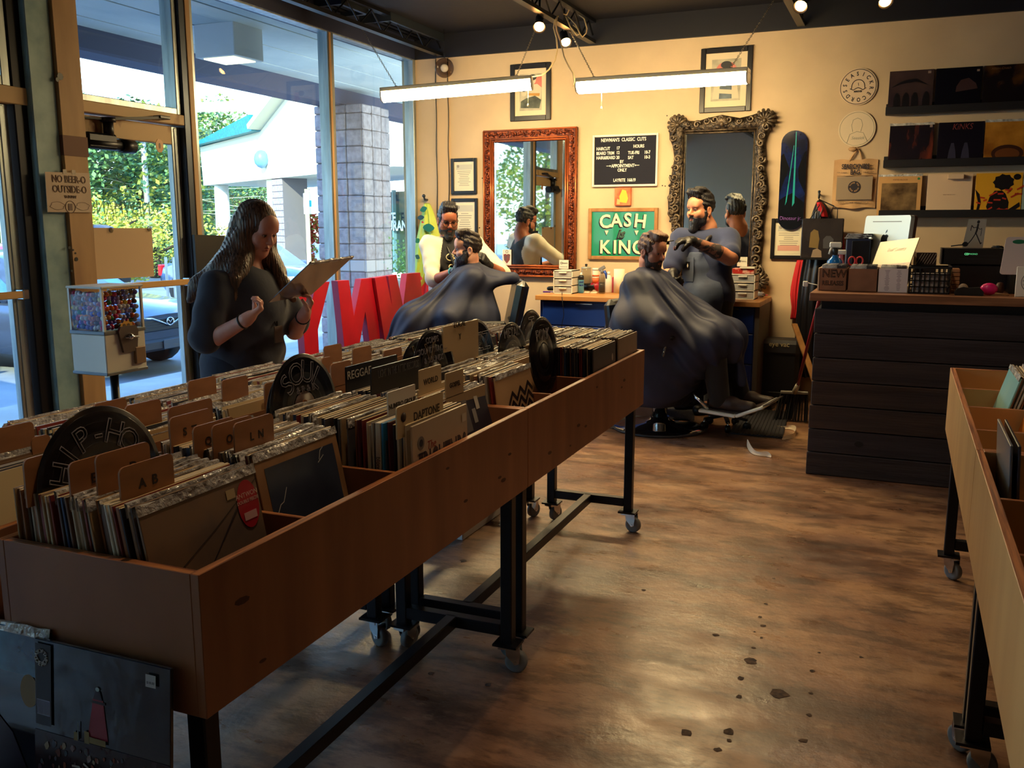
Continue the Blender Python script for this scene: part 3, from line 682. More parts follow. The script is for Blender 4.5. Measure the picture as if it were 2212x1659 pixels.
car('silver wagon seen only in the copper framed mirror','car',(-13.5,-6.2,GZ),math.radians(80),(190,200,200),4.8,1.85,1.75,True,glass=(50,100,120))
car('white car seen only in the copper framed mirror, before the silver wagon','car',(-9.6,-1.3,GZ),math.radians(20),(222,228,226),4.5,1.75,1.42,glass=(80,170,180))
NA = P(697,380,D=27.0);NB = P(440,405,D=35.0);NA.z = NB.z = 3.0
nd = (NA - NB);nd.z = 0;NL = nd.length;nd.normalize();nn_ = Vector((nd.y,-nd.x,0))
NW = mat('white_stucco',(236,230,206),.8);TEAL = mat('teal_shingle',(30,140,150),.6,col2=(20,110,124),nscale=12)
nbz = thing('shop_building','white shop wing with a teal roof across the parking lot','building',(NB + NA) / 2 * 1.0 - Z_ * 3.3)
def np_(u,z,d=0):return NB + nd * u + Z_ * (z - 3.0) - nn_ * d
def on_plane(px,py):
 r = _rt * ((px - 1106) / FPX) - _up * ((py - 829.5) / FPX) + _fw;c = Vector((0,0,CAMH));k = (NB - c).dot(nn_) / r.dot(nn_);q = c + r * k;return ((q - NB).dot(nd),q.z)
fo = [on_plane(*p) for p in ((437,400),(700,378),(735,330),(735,120),(655,170),(604,205),(562,284),(432,318))]
UR = on_plane(735,330)[0] + 3
fo = [(0,3.0),(UR,3.0),(UR,9.5),(on_plane(690,120)[0],on_plane(690,120)[1]),on_plane(562,284),on_plane(432,318)]
MB().prism(fo,NB,nd,Z_,0.0,0).build('unused',NW) if False else None
m = MB();m.prism([(u,z - 3.0) for u,z in fo],NB - nn_ * 4.0,nd,Z_,4.0);m.build('fascia',NW,nbz)
for k,(p0,p1) in enumerate((((562,284),(425,318)),)):
 ua,ub = on_plane(*p0),on_plane(*p1)
 t3 = on_plane(556,262)
 MB().prism([(ub[0] - .3,ub[1] - 3.0),(ua[0],ua[1] - 3.0),(t3[0],t3[1] - 3.0 + .2)],NB - nn_ * 2.0,nd,Z_,2.3).build('roof',TEAL,nbz)
ga,gb = on_plane(562,284),on_plane(690,120)
MB().beam(np_(ga[0],ga[1] + .12,-.2),np_(gb[0],gb[1] + .12,-.2),.5,.16,up=Z_).build('gable_trim',mat('gable_trim',(210,206,186),.7),nbz)
MB().beam(np_(ga[0] - .25,ga[1] + .3,0),np_(gb[0] - .25,gb[1] + .3,0),.4,.2,up=Z_).build('roof_edge',TEAL,nbz)
u1 = on_plane(461,450)[0];MB().cyl(np_(u1,-.3,.35),np_(u1,3.02,.35),.3,.26,16).build('round_column',mat('column_white',(222,222,216),.6),nbz)
u2 = on_plane(590,450)[0]
k = MB()
MB().cyl(np_(u2 - .42,2.6,.6),np_(u2 - .42,3.0,.6),.26,.3,4).build('capital',NW,nbz)
cb_ = MB().obox(np_(u2 + .25,1.35,.5),(nd,nn_,Z_),(.43,.43,1.65)).build('stone_column',mat('mortar'),nbz)
z = -.3
while z < 2.95:
 for q in range(4):MB().obox(np_(u2 - .18 + q * .215 + .107,z + .1,.06),(nd,nn_,Z_),(.103,.02,.096),0,.01).build('block',STONE,cb_)
 z += .205
MB().obox(np_(u2 - .45,1.35,.5),(nd,nn_,Z_),(.26,.4,1.65),0,.02).build('white_pilaster',NW,nbz)
gl_ = mat('dark_shop_glass',(36,52,60),.08,spec=.8)
ua = on_plane(640,460)[0]
MB().obox(np_((ua + UR) / 2,1.2,2.2),(nd,nn_,Z_),((UR - ua) / 2 + 1.5,.05,1.3),0).build('shop_window',gl_,nbz)
for i in range(5):MB().obox(np_(ua + i * 1.25,1.2,2.1),(nd,nn_,Z_),(.04,.06,1.35)).build('mullion',mat('frame_teal',(110,150,160),.5),nbz)
MB().obox(np_((ua + UR) / 2,-.18,2.0),(nd,nn_,Z_),((UR - ua) / 2 + 1.5,.15,.22)).build('kerb',NW,nbz)
us = on_plane(684,475)
TW = mat('white_lettering',(236,236,230),.5)
text('STATE',np_(us[0] + 0.72,on_plane(690,471)[1] + .0,2.1 - .1),nd,Z_,.42,TW,nbz,bold=.012);text('INSURANCE',np_(us[0] + 1.35,on_plane(690,485)[1] - .05,2.0),nd,Z_,.42,TW,nbz,bold=.012)
wl_ = on_plane(574,344);MB().ball(np_(wl_[0],wl_[1],-.15),(.25,.25,.3),12).build('wall_lamp',mat('lamp_blue',(110,160,190),.4),nbz)
sg_ = P(668,560,D=24);sg_.z = GZ
t = thing('parking_sign','white accessible parking sign on a pale post before the office','sign',sg_)
MB().obox(sg_ + Z_ * 1.35,(_rt,_fw,Z_),(.05,.03,1.35)).build('post',mat('post_cream',(230,214,150),.6),t)
hp = P(668,440,D=23.9)
MB().obox(hp,(_rt,_fw,Z_),(.15,.015,.27),0,.01).build('plate',mat('sign_white',(240,240,232),.5),t)
MB().obox(hp - _fw * .02 + Z_ * .0 ,(_rt,_fw,Z_),(.07,.004,.08)).build('emblem',mat('sign_teal',(40,160,170),.5),t)
bo = P(372,655,D=14.5);bo.z = GZ
t = thing('post_stand','pale steel frame standing on the lot beyond the car hood','post',bo)
f = MB();top = P(362,555,D=14.5).z
for dx in (-.06,.06):f.beam(bo + _rt * dx,bo + _rt * dx + Z_ * (top - GZ),.03,.03)
for z in (.5,.8):f.beam(bo - _rt * .06 + Z_ * z,bo + _rt * .25 + Z_ * z,.03,.03)
f.build('frame',ALU,t)
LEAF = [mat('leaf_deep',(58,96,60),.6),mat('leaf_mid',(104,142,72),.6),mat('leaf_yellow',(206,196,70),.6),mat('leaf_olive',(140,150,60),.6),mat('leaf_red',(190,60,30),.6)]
def tree(label,loc,h,wd,mix,n,seed,low=.12,name='tree'):
 rr = random.Random(seed);loc = Vector(loc);t = thing(name,label,'tree',loc)
 MB().tube([loc,loc + Z_ * h * .35 + X_ * .1,loc + Z_ * h * .7],[.2,.15,.06],8).build('trunk',mat('bark',(84,66,52),.9),t)
 br = MB()
 for i in range(5):
  a = rr.uniform(0,6.28);br.tube([loc + Z_ * h * rr.uniform(.3,.55),loc + Z_ * h * rr.uniform(.6,.85) + Vector((math.cos(a),math.sin(a),0)) * wd * .35],[.06,.02],5)
 br.build('branches',MATS['bark'],t)['kind'] = 'stuff'
 bl = []
 for i in range(16):
  a = rr.uniform(0,6.28);q = rr.uniform(0,1) ** .5;z = rr.uniform(low,.9);env = math.sin(math.pi * min(1,(z - low * .6) / (1.02 - low * .6))) ** .6
  bl.append((Vector((math.cos(a) * q * wd * .5 * env,math.sin(a) * q * wd * .5 * env,z * h)),rr.uniform(.16,.3) * wd,rr.random()))
 vs = [];m = MB();fs = []
 for i in range(n):
  c,r,k = bl[rr.randrange(len(bl))];d = Vector((rr.gauss(0,1),rr.gauss(0,1),rr.gauss(0,1))).normalized();p = loc + c + d * r * rr.uniform(.6,1.05)
  if p.z < loc.z + .1:continue
  s = rr.uniform(.08,.17) * (h / 8) ** .5;u = Vector((rr.gauss(0,1),rr.gauss(0,1),rr.gauss(0,.6))).normalized();v = u.orthogonal().normalized()
  q = len(m.v);m.v += [tuple(p - u * s),tuple(p + v * s * .6),tuple(p + u * s),tuple(p - v * s * .6)]
  m.f.append([q,q + 1,q + 2,q + 3]);m.sm.append(False);lit = (.5 + .5 * d.z) * .4 + k * .6  # leaves on clump tops favour the mix's sunlit end: sunlight put into colour
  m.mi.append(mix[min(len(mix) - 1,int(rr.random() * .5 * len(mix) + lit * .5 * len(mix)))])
 m.build('crown',LEAF,t)['kind'] = 'stuff'
 return t
def gpt(px,D):
 q = P(px,500,D=D);q.z = GZ;return q
TR = [('tall leafy tree at the left edge beyond the white vehicle',20,36,7.6,6.5,[0,1,1,3]),('broad yellow-green tree outside the left door',-120,40,9,8,[0,1,3,2]),
 ('tall green tree above the door closer',205,42,7.4,7,[0,1,1,3]),('yellowing tree in the middle of the door glass',310,40,6.4,6.5,[1,0,3,2]),
 ('dark green tree left of the white shop wing',400,46,6.4,7,[0,0,1,3]),('bright yellow bush at the edge of the lot behind the cars',215,27,2.6,3.4,[3,2,2,1]),
 ('low yellow bush behind the red car',330,31,2.0,5.0,[1,3,2,3]),('green tree behind the porch of the shop wing',520,55,5.0,8,[0,1,0,3]),('red-leaved small tree reflected colour by the office window',650,33.5,3.0,2.0,[4,4,3,4]),
 ('sparse tree top rising behind the teal roof',520,60,9.5,7,[1,3,1,0]),('pine-like tree far left behind the lot',-300,45,10,8,[0,1,1,3])]
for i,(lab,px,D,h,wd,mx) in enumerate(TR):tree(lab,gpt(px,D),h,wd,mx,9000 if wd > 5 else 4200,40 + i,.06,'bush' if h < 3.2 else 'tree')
for i,(x,y,h) in enumerate([(-26,-8,11),(-24,-16,10),(-30,-26,12),(-22,-2,8),(-20,-36,11)]):
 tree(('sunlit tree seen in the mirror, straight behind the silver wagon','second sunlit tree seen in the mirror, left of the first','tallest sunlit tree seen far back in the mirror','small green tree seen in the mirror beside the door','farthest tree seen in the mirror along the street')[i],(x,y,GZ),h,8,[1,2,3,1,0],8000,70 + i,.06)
up_ = gpt(322,38);t = thing('utility_pole','pale utility pole carrying wires behind the cars','pole',up_)
MB().cyl(up_,up_ + Z_ * 6.5,.13,.1,10).build('pole',mat('pole_grey',(170,166,150),.8),t)
MB().beam(up_ + Z_ * 6 - _rt * .9,up_ + Z_ * 6 + _rt * .9,.1,.12).build('cross_arm',mat('pole_grey'),t)
lp_ = gpt(10,26);t = thing('utility_pole','thick pale pole at the left edge among the trees','pole',lp_);MB().cyl(lp_,P(8,405,D=26),.17,.15,10).build('pole',mat('pole_grey'),t);MB().cyl(P(8,405,D=26) - Z_ * .05,P(8,405,D=26) + Z_ * .05,.2,n=10).build('pole_cap',mat('pole_grey'),t)
for k,(ya,yb) in enumerate([(333,358),(390,405),(420,424),(330,455),(398,470),(436,452)]):
 a = P(-40,ya - (yb - ya) * .2,D=37);b_ = P(560,yb,D=40)
 o = recentre(MB().tube([a + (b_ - a) * (i / 8) - Z_ * .25 * math.sin(math.pi * i / 8) for i in range(9)],.014,4).build('power_line',mat('wire_pale',(190,190,150),.6)))
 tag(o,'overhead power line, %s of the six' % ('highest','second','third','fourth','fifth','lowest')[k],'wire')
# ================================================================ front sleeves, tabs, discs
def stroke(m,pts,wd,o,ux,uy,th=.0006,mi=0):
 """a broken line drawn as thin printed strips"""
 o = Vector(o);ux = Vector(ux);uy = Vector(uy)
 for (a,b_) in zip(pts[:-1],pts[1:]):
  d = Vector((b_[0] - a[0],b_[1] - a[1]));L = d.length
  if L < 1e-6:continue
  d /= L;n = Vector((-d.y,d.x)) * wd / 2;e = d * wd * .25
  p = [(a[0] - e.x - n.x,a[1] - e.y - n.y),(b_[0] + e.x - n.x,b_[1] + e.y - n.y),(b_[0] + e.x + n.x,b_[1] + e.y + n.y),(a[0] - e.x + n.x,a[1] - e.y + n.y)]
  m.prism(p,o,ux,uy,th,mi)
 return m
class Cover:
 """a sleeve standing on its lower edge: c = middle of the lower front edge, ux along the edge, uy up, front face towards ux x uy"""
 def __init__(s,label,c,ux,uy,m,size=LPH,th=.006,group=None,name='record_sleeve',cat='record',edge=None):
  s.ux = Vector(ux).normalized();s.uy = Vector(uy).normalized();s.n = s.ux.cross(s.uy);s.c = Vector(c);s.s = size
  s.t = thing(name,label,cat,s.c,group=group)
  q = MB().obox(s.c + s.uy * size / 2 - s.n * th / 2,(s.ux,s.uy,s.n),(size / 2,size / 2,th / 2),0,.0012);s.body = q.build('sleeve',[m,edge or m],s.t)
  s.k = 0
 def o(s,x,y):return s.c + s.ux * ((x - .5) * s.s) + s.uy * (y * s.s) + s.n * (.0002 + .00035 * s.k)
 def poly(s,pts,m,name='print'):
  s.k += 1;MB().prism([((x) * s.s,y * s.s) for x,y in pts],s.o(0,0),s.ux,s.uy,.0003).build(name,m,s.t);return s
 def rect(s,x0,x1,y0,y1,m,name='print'):return s.poly([(x0,y0),(x1,y0),(x1,y1),(x0,y1)],m,name)
 def oval(s,x,y,rx,ry,m,name='print'):return s.poly([(x + rx * math.cos(i * math.pi / 14),y + ry * math.sin(i * math.pi / 14)) for i in range(28)],m,name)
 def lines(s,strokes,wd,m,name='print'):
  s.k += 1;q = MB()
  for st in strokes:stroke(q,[(x * s.s,y * s.s) for x,y in st],wd * s.s,s.o(0,0),s.ux,s.uy,.0003)
  q.build(name,m,s.t)['kind'] = 'stuff';return s
 def text(s,body,x,y,size,m,**k):s.k += 1;text(body,s.o(x,y),s.ux,s.uy,size * s.s,m,s.t,ext=.0002,**k);return s
 def film(s,seed=1,z=0.0):
  """polythene outer bag, open and ruffled at the top"""
  rr = random.Random(seed);n = 12;h = s.s
  def fn(i,j):return s.c + s.ux * ((-.5 + j / (n - 1)) * (h + .006)) + s.uy * ([h - .012,h + .002 + rr.uniform(0,.008),h + rr.uniform(.002,.009),h - .012][i]) + s.n * ([.002,.0005 + rr.uniform(-.001,.002),-.007,-.0085][i])
  MB().grid(fn,4,n,0,False).build('bag_edge',BAG,s.t);return s
def front_pose(ci):
 u,vc,z,til = FRONT[ci];uy = (Z_ * math.cos(til) - FA.u * math.sin(til));return FA.p(u + .002,vc,z),FA.v,uy
def pm(n,c,**k):return mat('print_' + n,c,k.pop('rough',.35),**k)
hill = lambda seed,y0,amp:[(0.0,0.0),(1.0,0.0)] + [(1 - i / 24,y0 + amp * (math.sin(i * .55 + seed) * .5 + math.sin(i * 1.7 + seed * 2) * .25 + random.Random(seed * 50 + i).uniform(-.2,.2))) for i in range(25)]
c,ux,uy = front_pose(0)
Cover('record with tan cloudy sky, dark treeline and a red oval sticker, under tab A B',c,ux,uy,mat('sky_cover',(134,108,84),.35,col2=(92,84,82),nscale=5,detail=6),edge=TOPC).poly(hill(3,.42,.07),pm('treeline',(30,28,36)),'treeline').lines([[(0.02,.5),(.55,.72),(1,.93)],[(.38,.45),(.8,.8)],[(.33,.4),(.78,.8)]],.004,pm('cable',(50,46,52)),'wires').rect(.70,.78,.86,.92,pm('price',(188,168,128)),'price_label').oval(.88,.79,.10,.155,pm('redsticker',(178,26,48)),'round_sticker').text('ANTWON',.88,.85,.045,pm('pale',(226,190,180))).text('DOUBLE FEEZIE',.88,.81,.03,MATS['print_pale']).rect(.82,.94,.69,.74,pm('barcode',(214,170,170)),'barcode').film(3)
c,ux,uy = front_pose(1)
Cover('tan bordered record with a dark blue hillside picture, under tab L N',c,ux,uy,mat('tan_cover',(168,128,88),.4,col2=(148,108,72),nscale=9),edge=TOPC).rect(.09,.93,.06,.9,mat('dusk_picture',(58,66,84),.3,col2=(36,40,58),nscale=6),'picture').poly([(.09,.06),(.93,.06),(.93,.42),(.86,.42),(.8,.44),(.7,.42),(.6,.36),(.52,.3),(.46,.2),(.3,.18),(.2,.14),(.09,.1)],pm('hill',(20,20,30)),'hill').lines([[(.12,.55),(.18,.62),(.22,.63),(.28,.72)],[(.72,.82),(.75,.88),(.79,.9)],[(.7,.8),(.78,.84)]],.006,pm('scratch',(190,190,186)),'crease').film(4)
c,ux,uy = front_pose(2)
k = Cover('white FRIGHTNRS record with dark blue block lettering, facing the aisle',c,ux,uy,mat('cream_card',(196,176,150),.45,col2=(180,156,130),nscale=5))
k.text('FRIGHTNRS',.53,.60,.40,pm('navy',(22,30,54)),bold=.0022,width=.42,shear=-.05).text('The',.31,.79,.10,pm('redink',(150,44,40)),shear=.2).text('Nothing more to say',.55,.36,.085,MATS['print_redink'],shear=.35,width=.75)
k.oval(.13,.84,.055,.055,pm('logo_ring',(120,112,106)),'round_logo').oval(.13,.84,.03,.03,MATS['print_navy'],'logo_core').text('DAPTONE',.13,.75,.03,MATS['print_navy']).rect(.88,.96,.86,.93,pm('price2',(220,206,186)),'price_label')
c,ux,uy = front_pose(3)
Cover('dark record with a pale panel and orange lower corner, leaning behind FRIGHTNRS',c,ux,uy,mat('plum_cover',(46,44,58),.35),edge=TOPC).rect(.02,.55,.6,.98,mat('pale_panel',(120,112,106),.4,col2=(96,92,96),nscale=5),'panel').rect(.62,.7,.66,.8,pm('greybit',(150,146,140))).poly([(0,0),(.5,0),(.42,.3),(.2,.52),(0,.58)],mat('orange_flame',(170,70,34),.35,col2=(90,34,30),nscale=8),'flame_picture').rect(.72,.8,.78,.92,pm('white_tag',(198,190,176)),'price_label').film(5)
c,ux,uy = front_pose(4)
zz = [[(.30 + i * .115,(.66 - k * .1 + (0.1 if i % 2 else 0)) + (i * .012)) for i in range(7)] for k in range(5)]
Cover('cream record with five black zigzag lines, facing the aisle',c,ux,uy,mat('cream_card2',(206,172,128),.4,col2=(186,150,108),nscale=4)).lines(zz,.042,pm('ink',(26,24,34)),'zigzag').film(6)
c,ux,uy = front_pose(5)
k = Cover('record with big red letters on a tan band above a dark lower half',c,ux,uy,mat('tan_band',(204,158,112),.4));k.rect(0,1,0,.5,mat('dark_plum',(44,26,44),.35),'lower_picture').text('RA',.16,.74,.42,pm('redletters',(166,50,44)),bold=.002,width=.6).text('ERIC',.7,.9,.13,MATS['print_redletters']).text('&',.72,.75,.12,MATS['print_redletters']).text('MAGIC',.74,.61,.12,MATS['print_redletters'],width=.8)
k.lines([[(.5 + r * math.cos(a),.18 + r * math.sin(a)) for a in [i * .3 for i in range(4,9)]] for r in (.06,.1,.14)],.008,pm('arcs',(110,60,80)),'arcs')
c,ux,uy = front_pose(6)
Cover('grey figure record at the front of the old spine row',c,ux,uy,mat('slate_cover',(72,70,78),.4,col2=(52,52,62),nscale=5),edge=TOPC).poly([(.36,.1),(.62,.1),(.58,.3),(.64,.4),(.55,.5),(.5,.62),(.44,.5),(.34,.38),(.42,.3)],pm('figure_tan',(120,94,74)),'figure').oval(.84,.8,.035,.05,pm('white_dot',(190,186,180)),'sticker')
c,ux,uy = front_pose(7)
Cover('grey record with a pink oval and dark window, at the bin far end',c,ux,uy,mat('grey_tan_cover',(150,132,114),.4,col2=(130,114,100),nscale=5),edge=TOPC).oval(.36,.42,.1,.2,pm('rose',(126,62,66)),'oval').rect(.74,.97,.3,.72,pm('window_dark',(60,50,52)),'window')
for du,vv,tt,ss,wdt,cc in ((-.098,0,'blonde redhead   205',.030,.014,(204,192,170)),(-.085,0,'',.02,.006,(36,120,170))):
 u,vc,z,til = FRONT[2];u = u + du
 t = thing('record_sleeve','thick white spined record reading blonde redhead' if tt else 'bright blue spined record beside the white spine','record',FA.p(u,vc,z))
 q = MB();FA.box(q,u - wdt / 2,u + wdt / 2,vc - .164,vc + .155,z,z + .318,0,.0012);q.build('sleeve',mat('spine_%d' % cc[0],cc,.5),t)
 if tt:text(tt,FA.p(u,vc - .1645,z + .16),-Z_,FA.u,ss * .55,pm('spineink',(30,28,30)),t,ext=.0002)
# tabs ------------------------------------------------------------------------
TABM = mat('tab_board',(176,122,80),.5,col2=(150,100,64),nscale=6,stretch=(1,1,3));TABE = mat('tab_edge',(206,160,116),.5)
INK = mat('tab_ink',(40,26,20),.5)
def tab(label,words,X,pl,pr,drop=.09,body=True,m=None,ink=None,size=.026,side='',round_=.012,th=.004,lx=0.0,name='divider_tab',cat='record divider'):
 a = P(*pl,X=X);b_ = P(*pr,X=X);zt = (a.z + b_.z) / 2;y0,y1 = a.y,b_.y;w_ = y1 - y0
 t = thing(name,label,cat,(X,(y0 + y1) / 2,zt - .36));r = min(round_,w_ * .3)
 pts = [(0,-drop),(w_,-drop)] + arc(w_ - r,-r,r,0,math.pi / 2,4) + arc(r,-r,r,math.pi / 2,math.pi,4)
 q = MB().prism([(x,y) for x,y in pts],(X - th,y0,zt),Y_,Z_,th);q.build('tab',m or TABM,t)
 if body:
  yc = round((((y0 + y1) / 2 - 1.106) / (L_ / 4)) - .5) * (L_ / 4) + 1.106 + L_ / 8
  MB().box(X - th,X,yc - .155,yc + .155,zt - .34,zt - drop + .002).build('card',m or TABM,t)
 if words:text(words,(X + .0006,(y0 + y1) / 2 + lx * w_,zt - .04),Y_,Z_,size,ink or INK,t,bold=.0006,ext=.0003)
 return t
for lab,wd,X,pl,pr,lx in [('wooden tab lettered A B, in front of tab D','A  B',-1.257,(257,1012),(373,978),.0),('wooden tab lettered D, behind tab A B','D',-1.305,(205,975),(323,962),.16),('wooden tab lettered E, left of tab D','E',-1.345,(148,1003),(270,966),-.1),('wooden tab lettered I K, in front of the HIP-HOP disc','I  K',-1.435,(50,992),(178,962),.05),
       ('wooden tab lettered L N, foremost of its four','L  N',-1.30,(505,912),(590,895),.05),('wooden tab lettered O P, behind tab L N','O  P',-1.345,(458,918),(545,898),.0),('wooden tab lettered Q, between tabs S Z and O P','Q  R',-1.385,(417,924),(505,898),-.05),('wooden tab lettered S Z, hindmost of its four','S  Z',-1.46,(366,902),(456,882),-.05)]:
 tab(lab,wd,X,pl,pr,lx=lx)
for i,(X,pl,pr,lab) in enumerate([(-1.68,(270,876),(347,862),'blank wooden tab right of the HIP-HOP disc top'),(-1.75,(202,872),(273,859),'blank wooden tab above the HIP-HOP disc, before the yellow post'),(-1.73,(-10,926),(72,910),'blank wooden tab at the left edge of the picture'),(-1.58,(363,879),(458,861),'blank wooden tab directly behind tab S Z'),
         (-1.80,(406,825),(466,810),'blank wooden tab below the woman, left one'),(-1.72,(479,822),(535,810),'blank wooden tab below the woman, right one'),(-1.62,(571,829),(600,823),'blank wooden tab half hidden by the SOUL disc'),(-1.86,(700,750),(738,740),'blank wooden tab below the red letter Y'),
         (-1.75,(762,755),(802,744),'blank wooden tab below the red letter N'),(-1.62,(829,760),(868,747),'blank wooden tab behind the REGGAE board'),(-1.72,(695,776),(718,767),'small blank tab right of the SOUL disc top'),(-1.60,(715,790),(758,774),'blank wooden tab right of the SOUL disc, before REGGAE'),(-1.69,(68,948),(108,935),'blank wooden tab left of the HIP-HOP disc'),(-1.6,(857,772),(880,765),'blank wooden tab peeping left of the COMPS disc')]):
 tab(lab,'',X,pl,pr,drop=.075)
PALET = mat('tab_paper',(190,166,130),.55);CHK = mat('chalk',(176,172,172),.7);CHKD = mat('faint_chalk',(128,124,132),.7)
tab('white handwritten NUMERO GROUP tab above the FRIGHTNRS row','NUMERO GROUP',-1.2,(838,846),(897,832),drop=.07,m=mat('tab_white',(206,196,186),.5),size=.018,round_=.003)
tab('tan tab reading GOSPEL beside the zigzag row','GOSPEL',-1.2,(963,807),(1001,796),drop=.075,m=PALET,size=.02,round_=.003)
tab('tan tab reading WORLD behind the GOSPEL tab','WORLD',-1.27,(906,802),(953,785),drop=.06,m=PALET,size=.024,round_=.003)
t = tab('tan DAPTONE tab with a round emblem above the FRIGHTNRS sleeve','DAPTONE',-1.10,(857,886),(957,840),drop=.08,m=mat('tab_cream',(208,184,140),.5),size=.03,round_=.008,lx=.12)
a = P(866,893,X=-1.099);MB().lathe([(.001,0),(.012,0),(.012,.001),(.001,.001)],(a.x,a.y + .012,a.z - .012),X_,14).build('emblem',INK,t)
NAVYB = mat('blackboard',(22,22,34),.4);WINK = mat('white_ink',(206,200,190),.6);DINK = mat('grey_ink',(92,90,92),.6)
t = tab('black REGGAE board standing among the records','',-1.42,(748,796),(858,763),drop=.072,m=NAVYB,round_=.003,th=.005);a = P(776,806,X=-1.419);text('REGGAE',(a.x + .001,a.y,a.z),Y_,Z_,.034,WINK,t,ext=.0003)
t = tab('black LIGHT IN THE ATTIC RECORDS board, right of REGGAE','',-1.33,(802,797),(909,768),drop=.075,m=NAVYB,round_=.008,th=.005);a = P(862,797,X=-1.329);text('LIGHT IN THE ATTIC RECORDS',(a.x + .001,a.y,a.z),Y_,Z_,.032,DINK,t,ext=.0003,width=.52)
t = tab('large tan LOCAL board between two black discs','',-1.44,(957,706),(1033,690),drop=.2,m=PALET,round_=.003,th=.006);a = P(993,700,X=-1.439);text('LOCAL',(a.x + .001,a.y,a.z),Y_,Z_,.03,INK,t);text('Y',(a.x + .001,a.y,a.z - .045),Y_,Z_,.03,INK,t)
VIN = mat('black_vinyl',(16,15,22),.28,coat=.3)
def disc(label,X,top,words=None,arcdeg=(150,40),size=.06,tilt=.1,extra=None):
 a = P(*top,X=X);c = a - Z_ * .15;ux,uy = Y_,(Z_ * math.cos(tilt) - X_ * math.sin(tilt));nn = ux.cross(uy)
 c = a - uy * .15
 t = thing('vinyl_disc',label,'vinyl record',c)
 q = MB().lathe([(.001,-.001),(.15,-.001),(.151,0),(.15,.001),(.052,.0012),(.05,.0006),(.001,.0006)],c,nn,48);q.build('disc',VIN,t)
 g = MB()
 for r in (.06,.08,.1,.12,.14):g.lathe([(r,.0011),(r + .0006,.0015),(r + .0012,.0011)],c,nn,40)
 g.build('groove',mat('vinyl_groove',(30,29,38),.2,coat=.4),t)['kind'] = 'stuff'
 MB().lathe([(.001,.0008),(.048,.0008),(.048,.0014),(.001,.0014)],c,nn,24).build('label',mat('disc_label_brown',(70,44,34),.5) if words == 'SOUL' else mat('disc_label_black',(24,22,28),.5),t)
 if words:text_arc(words,c + nn * .0025,ux,uy,.098,arcdeg[0],arcdeg[1],size,CHKD,t,outline=.0012)
 if extra:extra(t,c,ux,uy,nn)
 return t
disc('black vinyl disc chalked HIP-HOP, behind the A to K tabs',-1.44,(200,880),'HIP-HOP',(158,20),.07)
def soul_x(t,c,ux,uy,nn):text('& R & B',c + nn * .0025 + uy * .052 + ux * .01,ux,uy,.026,CHKD,t,outline=.0006);text('D',c + nn * .0025 + uy * .012,ux,uy,.03,mat('orange_chalk',(150,96,50),.6),t,outline=.0012)
disc('black vinyl disc chalked SOUL in the middle of the bins',-1.50,(645,765),'SOUL',(132,48),.085,extra=soul_x)
disc('plain black vinyl disc just behind the SOUL disc',-1.535,(637,782),None)
def comps_x(t,c,ux,uy,nn):
 for i,(w_,y) in enumerate((('COMPS',.115),('SOUNDTRACKS',.082),('& SOUNDS',.05))):text(w_,c + nn * .0025 + uy * y,ux,uy,.028,CHKD,t,outline=.0006)
 text('V',c + nn * .003 + uy * .06 - ux * .02,ux,uy,.12,mat('gold_chalk',(120,96,60),.6),t,outline=.001)
disc('black vinyl disc chalked COMPS, in front of the LOCAL board',-1.45,(930,712),None,extra=comps_x)
disc('black vinyl disc half hidden behind the COMPS disc',-1.5,(903,731),None,extra=lambda t,c,ux,uy,nn:text('V',c + nn * .003 + uy * .09 - ux * .02,ux,uy,.1,MATS['gold_chalk'],t,outline=.001))
disc('black vinyl disc chalked JAZZ, right of the LOCAL board',-1.46,(1025,690),None,extra=lambda t,c,ux,uy,nn:(text('JAZZ',c + nn * .0025 + uy * .06,ux,uy,.1,CHK,t,outline=.0008),text('+',c + nn * .0025 + uy * .05,ux,uy,.1,CHK,t,outline=.0008)))
disc('black vinyl disc set low between JAZZ and the last two discs',-1.42,(1102,697),None,extra=lambda t,c,ux,uy,nn:text('METAL',c + nn * .0025 + uy * .11,ux,uy,.05,CHK,t,outline=.0006))
disc('tallest far black vinyl disc, in front of the blue cabinet',-1.45,(1145,669),None,extra=lambda t,c,ux,uy,nn:text('T',c + nn * .0025 + uy * .08,ux,uy,.1,CHK,t,outline=.0008))
disc('black vinyl disc at the head of the old spine row',-1.27,(1168,685),None,extra=lambda t,c,ux,uy,nn:text('FOLK',c + nn * .0025 + uy * .08,ux,uy,.06,CHK,t,outline=.0008))
# ledge sleeves (near end of the bin) -------------------------------------------------
lt = .09;uyl = (Z_ * math.cos(lt) + FA.v * math.sin(lt));LX = FA.u
k = Cover('shrink-wrapped record of a red lighthouse over a dark crowd, on the end ledge',FA.p(-.205,-.055,.402),LX,uyl,mat('night_cover',(20,30,44),.16,col2=(34,44,58),nscale=3,coat=.5,bump=.35,bscale=14),th=.008)
crowd = mat('crowd_print',(52,34,40),.25,col2=(22,20,30),nscale=30,detail=8);k.rect(0,1,0,.46,crowd,'crowd')
k.poly([(.41,.50),(.56,.50),(.535,.66),(.525,.73),(.45,.73),(.44,.66)],mat('lighthouse_red',(150,44,62),.3,col2=(110,30,48),nscale=12),'lighthouse').rect(.44,.54,.705,.72,pm('band_dark',(40,22,34))).poly([(.455,.73),(.52,.73),(.505,.775),(.487,.79),(.47,.775)],pm('lantern',(46,36,50)),'lantern').oval(.487,.79,.014,.012,pm('cap_white',(170,190,190)))
